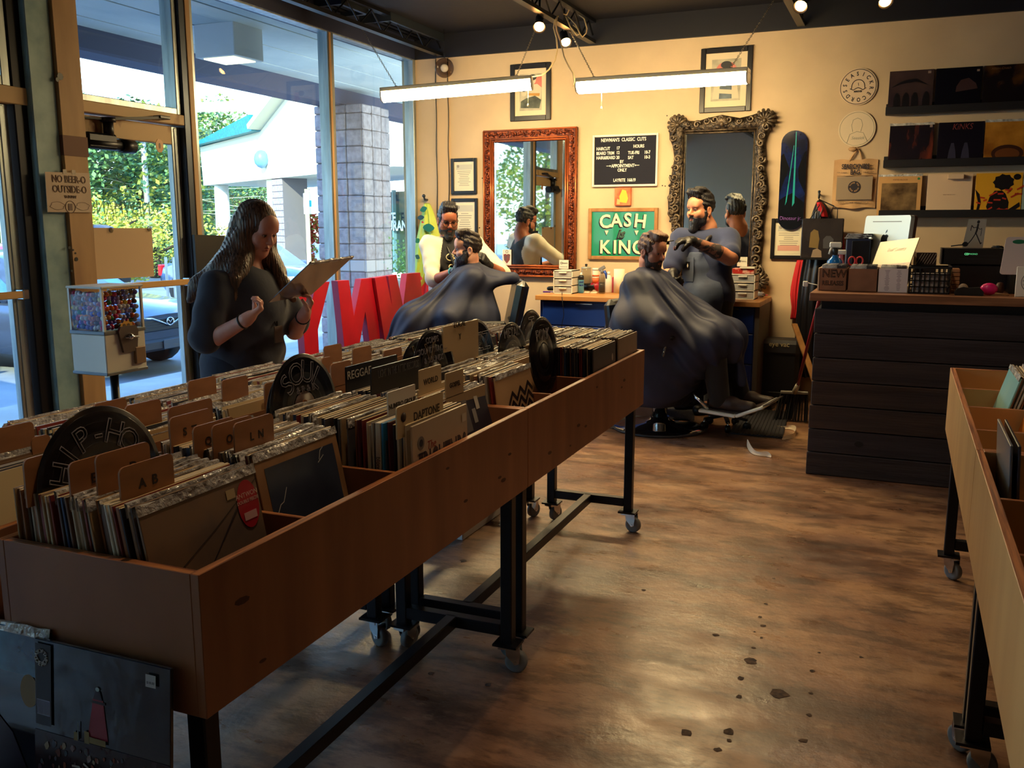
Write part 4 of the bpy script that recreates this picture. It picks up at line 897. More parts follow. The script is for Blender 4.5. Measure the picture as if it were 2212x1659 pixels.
for (x,y,w_,h_,cc) in [(.31,.46,.03,.05,'y'),(.39,.46,.035,.07,'y'),(.34,.47,.008,.1,'w'),(.43,.47,.12,.035,'y')]:k.rect(x,x + w_,y,y + h_,pm('ruin_yellow',(128,112,66)) if cc == 'y' else pm('ruin_pale',(110,120,120)),'tower')
rr = random.Random(5);cl = [pm('crowd_%d' % i,c) for i,c in enumerate([(96,60,60),(128,110,112),(70,50,66),(120,60,44),(60,70,84),(140,124,104)])]
for cidx in range(6):
 q = MB();k.k = 3 + cidx * .2
 for i in range(36):
  x,y,s = rr.uniform(.03,.97),rr.uniform(.02,.42),rr.uniform(.006,.02)
  q.prism([((x + s * math.cos(a) * rr.uniform(.5,1.1)) * LPH,(y + s * 1.5 * math.sin(a) * rr.uniform(.6,1.1)) * LPH) for a in [j * 1.047 for j in range(6)]],k.o(0,0),k.ux,k.uy,.0003)
 q.build('crowd_figures',cl[cidx],k.t)['kind'] = 'stuff'
k.k = 6;sq = [[(.40,.26),(.40 + .09 * math.cos(a),.26 + .06 * math.sin(a)),(.40 + .13 * math.cos(a + .3),.26 + .075 * math.sin(a + .3))] for a in [.2,.7,1.4,2.2,2.9,3.5,5.9]]
k.lines(sq,.012,pm('squid_white',(168,160,160)),'squid').rect(0.02,.14,.5,.98,pm('strip_black',(14,16,26)),'side_strip').rect(.03,.13,.56,.65,pm('barcode_paper',(150,160,190)),'barcode').lines([[(.035 + i * .011,.565),(.035 + i * .011,.645)] for i in range(9)],.004,pm('bar_ink',(40,44,70)),'barcode_bars')
k.rect(.84,.91,.88,.95,pm('price_paper',(186,190,196)),'price_label').text('$18.00',.875,.905,.02,pm('bar_ink',(40,44,70)))
text_arc('DEAD',k.o(.07,.9),k.ux,k.uy,.012,215,325,.012,pm('strip_white',(190,196,200)),k.t,inward=True);text_arc('DAYOFTHE',k.o(.07,.9),k.ux,k.uy,.012,190,-10,.010,pm('strip_white',(190,196,200)),k.t)
k = Cover('record with teal clouds and a dark figure, left on the end ledge',FA.p(-.507,-.035,.402),LX,uyl,mat('teal_night',(16,18,34),.12,coat=.7),th=.008)
k.rect(0,1,.72,1,mat('teal_cloud',(60,120,150),.15,col2=(20,40,66),nscale=9,detail=7,coat=.6),'clouds').oval(.84,.63,.07,.1,pm('gold_seal',(120,96,50)),'gold_sticker').poly([(.2,0),(.9,0),(.7,.35),(.5,.5),(.42,.62),(.3,.66),(.2,.5)],pm('figure_dark',(34,22,40)),'figure').oval(.4,.8,.1,.06,pm('pink_dim',(120,70,96)),'flower').film(9)
# sleeves in the right-hand bin ---------------------------------------------------------
def rsleeve(label,X,y,m,n=0,tilt=.3,wdt=LPH):
 """faces +y side... stands across the bin, leaning away from the aisle"""
 pass
RB = [(.30,3.62),(.30,3.30),(.34,2.95)]
def rstack(desc,u0,vc,n,til,cover,seed,lab0,u_step=.0095):
 rr = random.Random(seed)
 for i in range(n):
  t_,me = SLM[rr.choice((0,1,2,3,4,3))]
  o = bpy.data.objects.new('record_sleeve',me);COL.objects.link(o);u = u0 + .01 + i * u_step
  o.location = (u,vc + rr.uniform(-.005,.005),ZREC + rr.uniform(0,.003));o.rotation_euler = (0,til + rr.uniform(-.006,.006) ,0)
  WM[o.name] = Matrix.Translation(o.location) @ o.rotation_euler.to_matrix().to_4x4();tag(o,'record sleeve in the pale right-hand bin, ' + desc,'record','records in the right bin ' + desc)
 uy = Z_ * math.cos(til) + X_ * math.sin(til)
 return Cover(lab0,(u0,vc,ZREC),-Y_,uy,cover,edge=TOPC)
v4 = 1.066 + L_
k = rstack('behind the pale blue sleeve',.295,v4 + 2.5 * L_ / 4,20,.27,mat('pale_blue_cover',(120,190,200),.3,col2=(160,210,206),nscale=5),1,'pale blue record facing left in the right-hand bin');k.rect(0,1,0,.25,mat('sepia_low',(120,90,70),.4),'lower_band').film(21)
k = rstack('behind the fiery orange sleeve',.345,v4 + 1.5 * L_ / 4,14,.24,mat('fire_cover',(230,150,40),.3,col2=(150,50,24),nscale=7,detail=7),2,'fiery orange record facing left in the right-hand bin');k.rect(.3,.8,.04,.16,pm('ash',(170,160,150)),'lower_patch').film(22)
for i,(u,c1) in enumerate(((.262,(90,104,120)),(.278,(40,44,60)))):
 Cover(('blue-grey landscape record leaning on the rim of the right bin','dark spined record just behind the landscape record, right bin')[i],(u,v4 - .0 + .5 * L_ / 4 + .02 - (.38 if i < 2 else 0),ZREC),-Y_,Z_ * math.cos(-.05) + X_ * math.sin(-.05),mat('landscape_%d' % i,c1,.3,col2=(150,130,110) if i == 0 else (30,30,44),nscale=3),edge=TOPC)
k = rstack('behind the dark brown sleeve nearest the camera',.33,1.066 + 2.5 * L_ / 4,10,.28,mat('umber_cover',(70,44,34),.3,col2=(40,28,30),nscale=5),3,'dark brown record facing left, second compartment of the right bin')
k = rstack('in the nearest compartment of the corner bin',.36,1.066 + 1.5 * L_ / 4,8,.25,mat('rust_cover',(130,66,40),.3,col2=(60,40,36),nscale=6),4,'rust red record at the right edge, nearest the camera')
# ================================================================ things on the back wall
MIRR = mat('mirror_glass',(235,240,238),.015,1.0)
FRK = mat('black_frame',(20,20,26),.35);MATW = mat('mat_board',(222,206,176),.7);PAPER = mat('certificate_paper',(232,226,206),.6,col2=(218,212,196),nscale=6)
def wallpt(px,py,d=0.0):return P(px,py,Y=YB - d)
def framed(name,label,cat,tl,br,fw,pic=None,inset=.0,glass=True,group=None,fm=None,depth=.025,rot=0.0):
 a,b_ = wallpt(*tl),wallpt(*br);x0,x1,z0,z1 = a.x,b_.x,b_.z,a.z
 t = thing(name,label,cat,((x0 + x1) / 2,YB - .003,z0),group=group)
 f = MB();y0,y1 = YB - depth - .003,YB - .003
 for q in ((x0,x0 + fw,z0,z1),(x1 - fw,x1,z0,z1),(x0 + fw,x1 - fw,z0,z0 + fw),(x0 + fw,x1 - fw,z1 - fw,z1)):f.box(q[0],q[1],y0,y1,q[2],q[3],0,.004)
 f.build('frame',fm or FRK,t)
 MB().box(x0 + fw,x1 - fw,YB - .012,YB - .003,z0 + fw,z1 - fw).build('backing',MATW if inset else PAPER,t)
 return t,(x0 + fw + inset,x1 - fw - inset,z0 + fw + inset,z1 - fw - inset)
def wprint(t,R_,pts,m,k,name='print'):
 x0,x1,z0,z1 = R_;MB().prism([(p[0] * (x1 - x0),p[1] * (z1 - z0)) for p in pts],(x0,YB - .0125 - .0005 * k,z0),X_,Z_,.0004).build(name,m,t)
def ell(cx,cy,rx,ry,n=20,a0=0):return [(cx + rx * math.cos(a0 + 2 * math.pi * i / n),cy + ry * math.sin(a0 + 2 * math.pi * i / n)) for i in range(n)]
sq1 = [(0,0),(1,0),(1,1),(0,1)]
GR = mat('print_grey_wash',(150,146,130),.7,col2=(196,190,168),nscale=9);DKI = mat('print_dark',(40,42,48),.6);SKN = mat('print_paper_skin',(206,196,172),.7);PNK = mat('print_pink',(206,120,110),.7);OLV = mat('print_olive',(96,104,92),.7,col2=(60,66,64),nscale=14);BLU = mat('print_slate',(110,126,136),.7,col2=(80,92,104),nscale=12)
t,q = framed('framed_print','framed tattoo style print of two figures above the copper mirror','picture',(1104,141),(1191,259),.045,inset=.045)
wprint(t,q,sq1,GR,1,'print_ground');wprint(t,q,[(.62,.55),(1,.62),(1,.92),(.72,.96)],PNK,2,'banner')
wprint(t,q,[(.35,.25),(.95,.2),(.98,.62),(.8,.72),(.5,.7),(.36,.5)],SKN,3,'dress');wprint(t,q,[(.05,.08),(.9,.05),(.98,.28),(.7,.4),(.3,.34),(.06,.26)],OLV,4,'skirt')
wprint(t,q,ell(.60,.82,.14,.1),SKN,5,'face');wprint(t,q,ell(.6,.9,.17,.08) ,DKI,6,'hair');wprint(t,q,ell(.2,.5,.13,.1),SKN,5,'face');wprint(t,q,ell(.2,.58,.15,.06),DKI,6,'hair');wprint(t,q,[(.36,.42),(.9,.38),(.92,.46),(.36,.48)],mat('print_ochre',(190,140,70),.7),7,'sash')
t,q = framed('framed_print','framed portrait print of an aproned figure above the ornate mirror','picture',(1516,107),(1622,240),.042,inset=.05)
wprint(t,q,sq1,GR,1,'print_ground');wprint(t,q,ell(.5,.72,.36,.22),PNK,2,'halo');wprint(t,q,[(.05,.05),(.95,.05),(.88,.42),(.66,.55),(.34,.55),(.12,.42)],SKN,3,'shirt');wprint(t,q,[(.28,.05),(.72,.05),(.7,.42),(.3,.42)],BLU,4,'apron')
wprint(t,q,ell(.5,.72,.15,.15),SKN,5,'face');wprint(t,q,ell(.5,.86,.19,.09),DKI,6,'hair');wprint(t,q,ell(.5,.6,.14,.06),DKI,6,'beard');wprint(t,q,[(.1,.2),(.9,.14),(.92,.24),(.12,.3)],SKN,7,'folded_arms')
for i,(tl,br,lab) in enumerate([((976,343),(1032,419),'upper of two black framed licences left of the copper mirror'),((977,429),(1034,520),'lower of two black framed licences, behind the barber in glasses'),((1668,472),(1740,560),'black framed licence below the skateboard')]):
 t,q = framed('framed_certificate',lab,'certificate',tl,br,.03,group='framed licences')
 wprint(t,q,[(.06,.05),(.94,.05),(.94,.95),(.06,.95)],mat('licence_sheet',(226,220,198),.6),1,'sheet');wprint(t,q,[(.1,.72),(.9,.72),(.9,.9),(.1,.9)],mat('licence_head',(196,196,186),.6),2,'heading')
 k = MB();rr = random.Random(i)
 for j in range(9):
  y = .66 - j * .06;x0,x1,z0,z1 = q;w_ = rr.uniform(.3,.75)
  k.box(x0 + (.5 - w_ / 2) * (x1 - x0),x0 + (.5 + w_ / 2) * (x1 - x0),YB - .0142,YB - .0137,z0 + y * (z1 - z0),z0 + (y + .018) * (z1 - z0))
 k.build('text_lines',mat('licence_ink',(150,146,140),.6),t)['kind'] = 'stuff'
 wprint(t,q,ell(.2,.84,.06,.05),mat('licence_ink'),3,'seal')
 if i == 2:wprint(t,q,[(.12,.14),(.9,.14),(.9,.3),(.12,.3)],mat('licence_pink',(214,160,150),.6),3,'red_stamp')
def carved_mat(name,c,c2):return mat(name,c,.35,.55,col2=c2,nscale=40,bump=1.0,bscale=60,detail=5,sharp=(.42,.58))
COP = carved_mat('carved_copper',(150,74,42),(74,30,20));COPL = mat('copper_bead',(186,96,52),.3,.6)
a,b_ = wallpt(1047,283),wallpt(1246,600);x0,x1,z1,z0 = a.x,b_.x,a.z,b_.z - .0
t = thing('wall_mirror','tall mirror in a carved copper frame between the barbers','mirror',((x0 + x1) / 2,YB,z0));fw = .115;y = YB - .006
tilt_m = .0
MB().box(x0 + fw - .01,x1 - fw + .01,YB - .034,YB - .03,z0 + fw - .01,z1 - fw + .01).build('glass',MIRR,t)
bev = MB()
for g in ((x0 + fw,x0 + fw + .02,z0 + fw,z1 - fw),(x1 - fw - .02,x1 - fw,z0 + fw,z1 - fw)):bev.box(g[0],g[1],YB - .037,YB - .034,g[2],g[3],0,.001)
bev.build('bevel',mat('mirror_bevel',(205,222,220),.08,1.0),t)
fr_ = MB()
for g in ((x0,x0 + fw,z0,z1),(x1 - fw,x1,z0,z1),(x0 + fw,x1 - fw,z0,z0 + fw),(x0 + fw,x1 - fw,z1 - fw,z1)):fr_.box(g[0],g[1],YB - .04,YB - .003,g[2],g[3],0,.006)
fr = fr_.build('frame',COP,t)
orn = MB();rr = random.Random(3)
def leafrow(mb,p0,p1,n,s,rr,dep=.045):
 for i in range(n):
  f = (i + .5) / n;c = Vector(p0) + (Vector(p1) - Vector(p0)) * f;a = rr.uniform(0,3.14)
  mb.ball((c.x + rr.uniform(-.3,.3) * s,YB - dep,c.z + rr.uniform(-.3,.3) * s),(s * rr.uniform(.7,1.2),.012,s * rr.uniform(.4,.6)),6,0,((math.cos(a),0,math.sin(a)),(0,1,0),(-math.sin(a),0,math.cos(a))))
h = fw * .38
for (p0,p1,n) in (((x0 + h,0,z0 + h),(x0 + h,0,z1 - h),60),((x1 - h,0,z0 + h),(x1 - h,0,z1 - h),60),((x0 + h,0,z0 + h),(x1 - h,0,z0 + h),42),((x0 + h,0,z1 - h),(x1 - h,0,z1 - h),42)):leafrow(orn,p0,p1,n,.02,rr)
o = orn.build('carved_leaves',COP,t);o['kind'] = 'stuff'
rim = MB()
for r_,dd in ((fw - .012,.046),(.008,.043),(fw * .72,.045)):
 pts = [(x0 + r_,YB - dd,z0 + r_),(x1 - r_,YB - dd,z0 + r_),(x1 - r_,YB - dd,z1 - r_),(x0 + r_,YB - dd,z1 - r_)]
 for i in range(4):rim.tube([pts[i],pts[(i + 1) % 4]],.008,6)
rim.build('beading',COPL,t)
c = P(1095,552,Y=YB - .05);k = thing('tattoo_card','card with a red shield emblem tucked in the copper mirror corner','card',c)
MB().obox((c.x,c.y,c.z - .02),(X_,Y_,Z_),(.045,.001,.075)).build('card',mat('card_white',(232,228,216),.6),k)
MB().prism([(0,-.055),(.03,-.02),(.034,.03),(.012,.036),(0,.028),(-.012,.036),(-.034,.03),(-.03,-.02)],(c.x,c.y - .0012,c.z - .02),X_,Z_,.0006).build('shield',mat('shield_red',(150,60,50),.5,col2=(90,80,80),nscale=40),k)
k2 = MB().tube([(c.x + .012 * math.cos(a),c.y - .002,c.z + .036 + .012 * math.sin(a)) for a in [i * math.pi / 6 for i in range(12)]],.002,5,closed=True);k2.build('ring',mat('print_dark'),k)
def square_card(label,px,py):
 c = P(px,py,Y=YB - .06);k = thing('pay_card',label,'card',c)
 MB().obox(c,(X_,Y_,Z_),(.046,.0012,.04)).build('card',mat('card_white',(232,228,216),.6),k)
 g = MB().prism(rrect(.02,.02,.004),c + Vector((-.022,-.0022,.012)),X_,Z_,.0005);g.build('emblem',mat('card_grey',(90,90,92),.5),k)
 MB().prism(rrect(.01,.01,.002),c + Vector((-.022,-.0028,.012)),X_,Z_,.0005).build('emblem_core',mat('card_white'),k)
 text('Square',c + Vector((.014,-.0025,.012)),X_,Z_,.018,mat('card_grey'),k)
 d = MB()
 for i in range(5):d.box(c.x - .032 + i * .014,c.x - .024 + i * .014,c.y - .0022,c.y - .0015,c.z - .026,c.z - .02)
 d.build('badge_row',mat('card_grey'),k)
square_card('small white pay card at the foot of the copper mirror',1218,571)
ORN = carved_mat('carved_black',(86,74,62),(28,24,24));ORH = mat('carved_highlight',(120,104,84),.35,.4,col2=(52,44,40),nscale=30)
def W(px,py):a = wallpt(px,py);return (a.x,a.z)
il,ir,it_,ib = W(1483,290)[0],W(1632,290)[0],W(1560,287)[1],1.02
t = thing('wall_mirror','tall mirror in an ornate black baroque frame behind the tattooed barber','mirror',((il + ir) / 2,YB,.9))
MB().box(il - .01,ir + .01,YB - .034,YB - .03,ib,it_ + .01).build('glass',MIRR,t)
L = [W(*p) for p in ((1452,262),(1448,280),(1449,300),(1456,318),(1459,345),(1455,365),(1452,385),(1449,410),(1445,432),(1446,460),(1452,480),(1454,500),(1452,530),(1450,560),(1446,590),(1447,620))]
Rr = [W(*p) for p in ((1672,250),(1668,275),(1659,295),(1655,310),(1657,345),(1655,365),(1659,385),(1661,410),(1659,440),(1654,460),(1651,485),(1650,510),(1647,540),(1645,560),(1644,575),(1652,585),(1653,605),(1650,620))]
T = [W(*p) for p in ((1452,262),(1458,251),(1472,250),(1490,262),(1510,263),(1530,256),(1548,252),(1562,249),(1578,252),(1600,256),(1625,250),(1645,243),(1662,240),(1672,250))]
def strip(mb,outer,inner,d0,d1):
 n = len(outer)
 for i in range(n - 1):
  o0,o1,i0,i1 = outer[i],outer[i + 1],inner[i],inner[i + 1];v = []
  for (p,dd) in ((o0,.01),(o0,d0),(((o0[0] + i0[0]) / 2,(o0[1] + i0[1]) / 2),d1),(i0,d0),(i0,.01)):v.append((p[0],YB - dd,p[1]))
  for (p,dd) in ((o1,.01),(o1,d0),(((o1[0] + i1[0]) / 2,(o1[1] + i1[1]) / 2),d1),(i1,d0),(i1,.01)):v.append((p[0],YB - dd,p[1]))
  mb.add(v,[[j,j + 1,j + 6,j + 5] for j in range(4)],0,True)
f = MB()
strip(f,L,[(il,p[1]) for p in L[:-1]] + [(il,ib - .12)],.04,.075);strip(f,Rr,[(ir,p[1]) for p in Rr[:-1]] + [(ir,ib - .12)],.04,.075)
strip(f,T,[(il + (ir - il) * i / (len(T) - 1),it_) for i in range(len(T))],.04,.075)
bo = [(L[-1][0],L[-1][1]),(il,.86),((il + ir) / 2,.83),(ir,.86),(Rr[-1][0],Rr[-1][1])];strip(f,bo,[(il,ib),(il + .1,ib),((il + ir) / 2,ib),(ir - .1,ib),(ir,ib)],.04,.075)
f.build('frame',ORN,t)
sc = MB();rr = random.Random(8)
def scroll(c,r,turns,ph,sgn,w0=.011):
 pts = [];rs = []
 for i in range(15):
  f_ = i / 14;a = ph + sgn * f_ * turns * 2 * math.pi;q = r * (1 - .8 * f_);pts.append((c[0] + q * math.cos(a),YB - .07 - .012 * f_,c[1] + q * math.sin(a)));rs.append(w0 * (1 - .35 * f_))
 sc.tube(pts,rs,6)
for side,outl,inx in ((-1,L,il),(1,Rr,ir)):
 for i,p in enumerate(outl[1:-1]):
  c = (p[0] + side * -.035,p[1]);scroll(c,rr.uniform(.026,.042),1.3,rr.uniform(0,6.28),rr.choice((-1,1)))
  if 6 <= i <= 10:scroll((p[0] * .5 + inx * .5,p[1] + .04),.036,1.4,rr.uniform(0,6.28),-side);scroll((p[0] * .75 + inx * .25,p[1] + .02),.03,1.2,rr.uniform(0,6.28),side)
for i,p in enumerate(T[1:-1]):scroll((p[0],p[1] - .03),rr.uniform(.02,.036),1.25,rr.uniform(0,6.28),1 if i % 2 else -1)
o = sc.build('scrollwork',ORH,t);o['kind'] = 'stuff'
def shell(c,r,a0,a1,n=9):
 m = MB()
 for i in range(n):
  a = a0 + (a1 - a0) * i / (n - 1);m.tube([(c[0],YB - .075,c[1]),(c[0] + r * .6 * math.cos(a),YB - .085,c[1] + r * .6 * math.sin(a)),(c[0] + r * math.cos(a),YB - .06,c[1] + r * math.sin(a))],[.006,.012,.014],6)
 m.ball((c[0],YB - .085,c[1]),(.018,.014,.018),8);m.build('corner_shell',ORH,t)
shell(W(1468,272),.085,.6,4.2);shell(W(1655,262),.09,-1.0,2.7);shell(W(1563,270),.06,.1,3.04);shell(W(1640,606),.085,-2.2,1.6);shell(W(1461,606),.08,1.5,5.2)
ridge = MB()
for dd in (0,.022):
 pts = [(il - dd,ib - dd),(il - dd,it_ + dd),(ir + dd,it_ + dd),(ir + dd,ib - dd)]
 for i in range(4):ridge.tube([(pts[i][0],YB - .05,pts[i][1]),(pts[(i + 1) % 4][0],YB - .05,pts[(i + 1) % 4][1])],.006,6)
ridge.build('inner_ridge',ORH,t)
t,q = framed('letter_board','black letter board with white prices and hours','sign',(1282,293),(1421,402),.018,fm=mat('white_frame',(232,228,218),.4));x0,x1,z0,z1 = q
MB().box(x0,x1,YB - .016,YB - .012,z0,z1).build('felt',mat('black_felt',(22,24,40),.9,bump=.3,bscale=3,stretch=(.1,.1,60)),t)
LW = mat('board_letter',(232,230,224),.5);bw,bh = x1 - x0,z1 - z0
for body,fx,fy,s,al in [("NEWMAN'S  CLASSIC  CUTS",.47,.93,.042,'CENTER'),('HAIRCUT',.03,.755,.038,'LEFT'),('17',.36,.76,.038,'LEFT'),('HOURS',.72,.785,.038,'CENTER'),('BEARD TRIM',.03,.66,.038,'LEFT'),('12',.36,.665,.038,'LEFT'),('TUE-FRI',.55,.655,.038,'LEFT'),('10-7',.81,.655,.038,'LEFT'),
      ('HAIR&BEARD',.03,.565,.038,'LEFT'),('20',.36,.565,.038,'LEFT'),('SAT',.55,.555,.038,'LEFT'),('10-3',.81,.555,.038,'LEFT'),('BY',.45,.475,.038,'CENTER'),('APPOINTMENT',.47,.39,.04,'CENTER'),('ONLY',.46,.30,.04,'CENTER'),('LAYRITE  16&19',.5,.09,.038,'CENTER')]:
 text(body,(x0 + fx * bw,YB - .0175,z0 + fy * bh),X_,Z_,s,LW,t,align=al,width=.78,bold=.0008)
ar = MB()
for fx,sg in ((.235,1),(.70,-1)):
 c = Vector((x0 + fx * bw,YB - .0175,z0 + .395 * bh));ar.box(c.x - .02,c.x + .02,c.y,c.y + .001,c.z - .002,c.z + .002);ar.prism([(.012 * sg,.008),(.024 * sg,0),(.012 * sg,-.008)][::-1 if sg > 0 else 1],c,X_,Z_,.001)
ar.build('arrow',LW,t)
a,b_ = wallpt(1330,406),wallpt(1364,444)
t = thing('small_canvas','small orange and yellow canvas between letter board and green sign','picture',((a.x + b_.x) / 2,YB,b_.z))
MB().box(a.x,b_.x,YB - .03,YB - .002,b_.z,a.z,0,.003).build('canvas',mat('canvas_orange',(214,84,48),.6,col2=(226,130,84),nscale=12),t)
MB().prism([(.05,.03),(.11,.02),(.125,.06),(.105,.13),(.07,.14),(.045,.08)],(a.x,YB - .031,b_.z),X_,Z_,.0006).build('yellow_patch',mat('canvas_yellow',(226,190,60),.6),t)
MB().prism([(.02,.01),(.05,.01),(.05,.05),(.025,.06)],(a.x,YB - .0315,b_.z),X_,Z_,.0006).build('pale_patch',mat('canvas_pale',(230,170,110),.6),t)
t,q = framed('green_sign','green CASH is KING sign in a light wood frame','sign',(1273,450),(1420,562),.032,fm=mat('light_wood',(176,128,76),.5,col2=(150,104,58),nscale=5,stretch=(3,1,3)));x0,x1,z0,z1 = q;bw,bh = x1 - x0,z1 - z0
MB().box(x0,x1,YB - .018,YB - .012,z0,z1).build('panel',mat('sign_green',(14,132,78),.12,coat=.6),t)
CRM = mat('sign_cream',(246,236,200),.4);SHD = mat('sign_black',(14,18,20),.4)
def shadowed(body,fx,fy,s,wd=1.0,rot=0.0,shear=0.0,cream=CRM):
 u = X_ * math.cos(rot) + Z_ * math.sin(rot);v = Z_ * math.cos(rot) - X_ * math.sin(rot)
 text(body,(x0 + fx * bw - .008,YB - .0188,z0 + fy * bh - .008),u,v,s,SHD,t,bold=.006,width=wd,shear=shear,ext=.0003);text(body,(x0 + fx * bw,YB - .0200,z0 + fy * bh),u,v,s,cream,t,bold=.0035,width=wd,shear=shear,ext=.0003)
for ch,fx,fy,rt_ in (('C',.22,.765,.10),('A',.40,.79,.04),('S',.58,.80,-.04),('H',.78,.775,-.10)):shadowed(ch,fx,fy,.165,.95,rt_)
shadowed('is',.47,.5,.12,.9,0,.35,SHD);text('is',(x0 + .475 * bw,YB - .0212,z0 + .51 * bh),X_,Z_,.115,mat('sign_mint',(150,210,180),.4),t,width=.9,shear=.35,outline=.0012)
for ch,fx in (('K',.22),('I',.385),('N',.54),('G',.76)):shadowed(ch,fx,.19,.165,.95)
for fx in (.24,.72):
 MB().prism([(-.022,.02),(0,-.026),(.022,.02)][::-1][::-1],(x0 + fx * bw,YB - .0185,z0 + .52 * bh),X_,Z_,.0006).build('triangle',SHD,t);MB().prism([(-.018,.02),(0,-.02),(.018,.02)],(x0 + fx * bw + .003,YB - .0195,z0 + .525 * bh),X_,Z_,.0006).build('triangle',CRM,t)
t = thing('skateboard_deck','blue skateboard deck with teal light beams hung upright on the wall','skateboard',(-.885,YB - .03,1.42))
lw_,lh = .205,.8;sh = [(-lw_ / 2,.1)] + [(lw_ / 2 * math.cos(a),.1 + .1 * math.sin(a)) for a in [math.pi + i * math.pi / 12 for i in range(1,12)]] + [(lw_ / 2,.1),(lw_ / 2,lh - .1)] + [(lw_ / 2 * math.cos(a),lh - .1 + .1 * math.sin(a)) for a in [i * math.pi / 12 for i in range(1,12)]] + [(-lw_ / 2,lh - .1)]
dkm = mat('deck_art',(16,34,96),.15,col2=(10,14,34),nscale=5,detail=6,coat=.7,sharp=(.4,.6))
MB().prism(sh,(-.885,YB - .022,1.42),X_,Z_,.012,0,1).build('deck',[dkm,mat('deck_ply',(120,84,56),.6)],t)
def dkp(pts,m,nm,k):MB().prism(pts,(-.885,YB - .0346 - .0004 * k,1.42),X_,Z_,.0004).build(nm,m,t)
dkp([(-.1,.1)] + [(.1 * math.cos(a),.1 + .098 * math.sin(a)) for a in [math.pi + i * math.pi / 10 for i in range(1,10)]] + [(.1,.1),(.1,.22),(.05,.26),(0,.3),(-.06,.27),(-.1,.24)],mat('deck_black',(8,9,16),.15,coat=.6),'dark_end',0)
TEALB = mat('deck_teal',(40,160,164),.2,coat=.5)
dkp([(.006,.19),(.024,.22),(.014,.79),(.008,.79)],TEALB,'light_beam',1);dkp([(-.05,.2),(-.038,.23),(.0,.68),(-.004,.68)],TEALB,'light_beam',1)
for (p,nm) in (([(-.1,.3),(-.06,.42),(-.03,.5),(-.08,.62),(-.1,.6)],'tree_shape'),([(.1,.3),(.05,.4),(.04,.5),(.08,.62),(.1,.64)],'tree_shape')):dkp(p,mat('deck_black'),nm,0)
text('Dinosaur jr.',(-.885,YB - .0355,1.515),X_,Z_,.044,mat('deck_violet',(130,84,170),.4),t,width=.82)
def disc_sign(label,c0,r,m):
 c = wallpt(*c0);t = thing('round_sign',label,'sign',(c.x,YB - .012,c.z - r));MB().lathe([(.001,0),(r,0),(r,.012),(.001,.012)],(c.x,YB - .003,c.z),-Y_,40,smooth=False).build('board',m,t);return t,Vector((c.x,YB - .016,c.z))
SIGNW = mat('sign_offwhite',(220,196,168),.55);SIGNK = mat('sign_ink',(30,28,40),.5)
t,c = disc_sign('round SEASICK RECORDS logo sign, upper of two discs',(1854,188),.142,SIGNW)
MB().tube([(c.x + .132 * math.cos(a),c.y,c.z + .132 * math.sin(a)) for a in [i * math.pi / 30 for i in range(60)]],.0022,5,closed=True).build('ring',SIGNK,t)
text_arc('SEASICKRECORDS',c,X_,Z_,.098,172,172 - 360 * 13 / 14,.042,SIGNK,t,bold=.0012,width=.8)
lo = MB();lo.tube([(c.x + x,c.y,c.z + z) for x,z in [(-.06,-.012),(-.05,-.018)] + [(-.05,-.016)] + [(-.048 * math.cos(a),.004 + .05 * math.sin(a)) for a in [i * math.pi / 12 for i in range(13)]] + [(.05,-.016),(.06,-.01)]],.0028,5)
lo.tube([(c.x + x,c.y,c.z + z) for x,z in ((-.05,-.016),(-.036,-.024),(-.018,-.014),(0,-.006),(.018,-.014),(.036,-.024),(.05,-.016))],.0028,5);lo.tube([(c.x,c.y,c.z + .03),(c.x + .002,c.y,c.z + .012),(c.x + .004,c.y,c.z + .008)],.0016,4)
lo.build('emblem',SIGNK,t);text('MMXIII',c - Z_ * .036,X_,Z_,.02,SIGNK,t,bold=.0008)
t,c = disc_sign('round pale disc sign with a faint drawing, below the logo sign',(1851,279),.14,mat('disc_pale',(218,200,172),.55))
dr = MB();faint = mat('faint_pencil',(160,158,140),.6)
dr.tube([(c.x + .128 * math.cos(a),c.y,c.z + .128 * math.sin(a)) for a in [i * math.pi / 30 for i in range(60)]],.0012,4,closed=True)
for pts in ([(-.07,-.11),(-.05,-.04),(.0,-.02),(.05,-.03),(.085,-.1)],[(-.03,-.02),(-.04,.03),(-.03,.07),(0,.085),(.03,.07),(.042,.03),(.03,-.02)]):dr.tube([(c.x + x,c.y,c.z + z) for x,z in pts],.0014,4)
dr.build('drawing',faint,t)['kind'] = 'stuff';text('Seasick',c - Z_ * .07 + X_ * .01,X_,Z_,.034,faint,t,shear=.3)
t = thing('tote_bag','tan SEASICKNESS BAG tote hanging below the round signs','bag',wallpt(1846,450,.03));CAN = mat('canvas_tan',(206,168,124),.85,col2=(186,146,104),nscale=5,bump=.25,bscale=120)
B0,B1 = wallpt(1802,346,.03),wallpt(1890,449,.03);xa,xb,za,zb_ = B0.x,B1.x,B1.z,B0.z
m = MB();m.grid(lambda i,j:(xa + (xb - xa) * i / 14 + (.012 if False else 0) * 0 - .02 * (1 - j / 10) * (1 - 2 * i / 14) * 0,YB - .012 - .02 * math.sin(math.pi * i / 14) * (1 - .4 * j / 10) - .005 * math.sin(i * 1.1 + j * .4),za + (zb_ - za) * j / 10 + .006 * math.sin(i * .7)),15,11)
m.build('bag_front',CAN,t);MB().grid(lambda i,j:(xa + (xb - xa) * i,YB - .008,za + (zb_ - za) * j),2,2).build('bag_back',CAN,t)
MB().tube([((xa + xb) / 2 - .1 + x,YB - .02,zb_ + z) for x,z in ((.05,-.01),(.075,.035),(.11,.09),(.13,.05),(.15,-.01))],.008,6).build('handle',CAN,t)
kn_ = wallpt(1842,322,.03);MB().ball(kn_,(.035,.018,.018),8).build('knot',CAN,t)
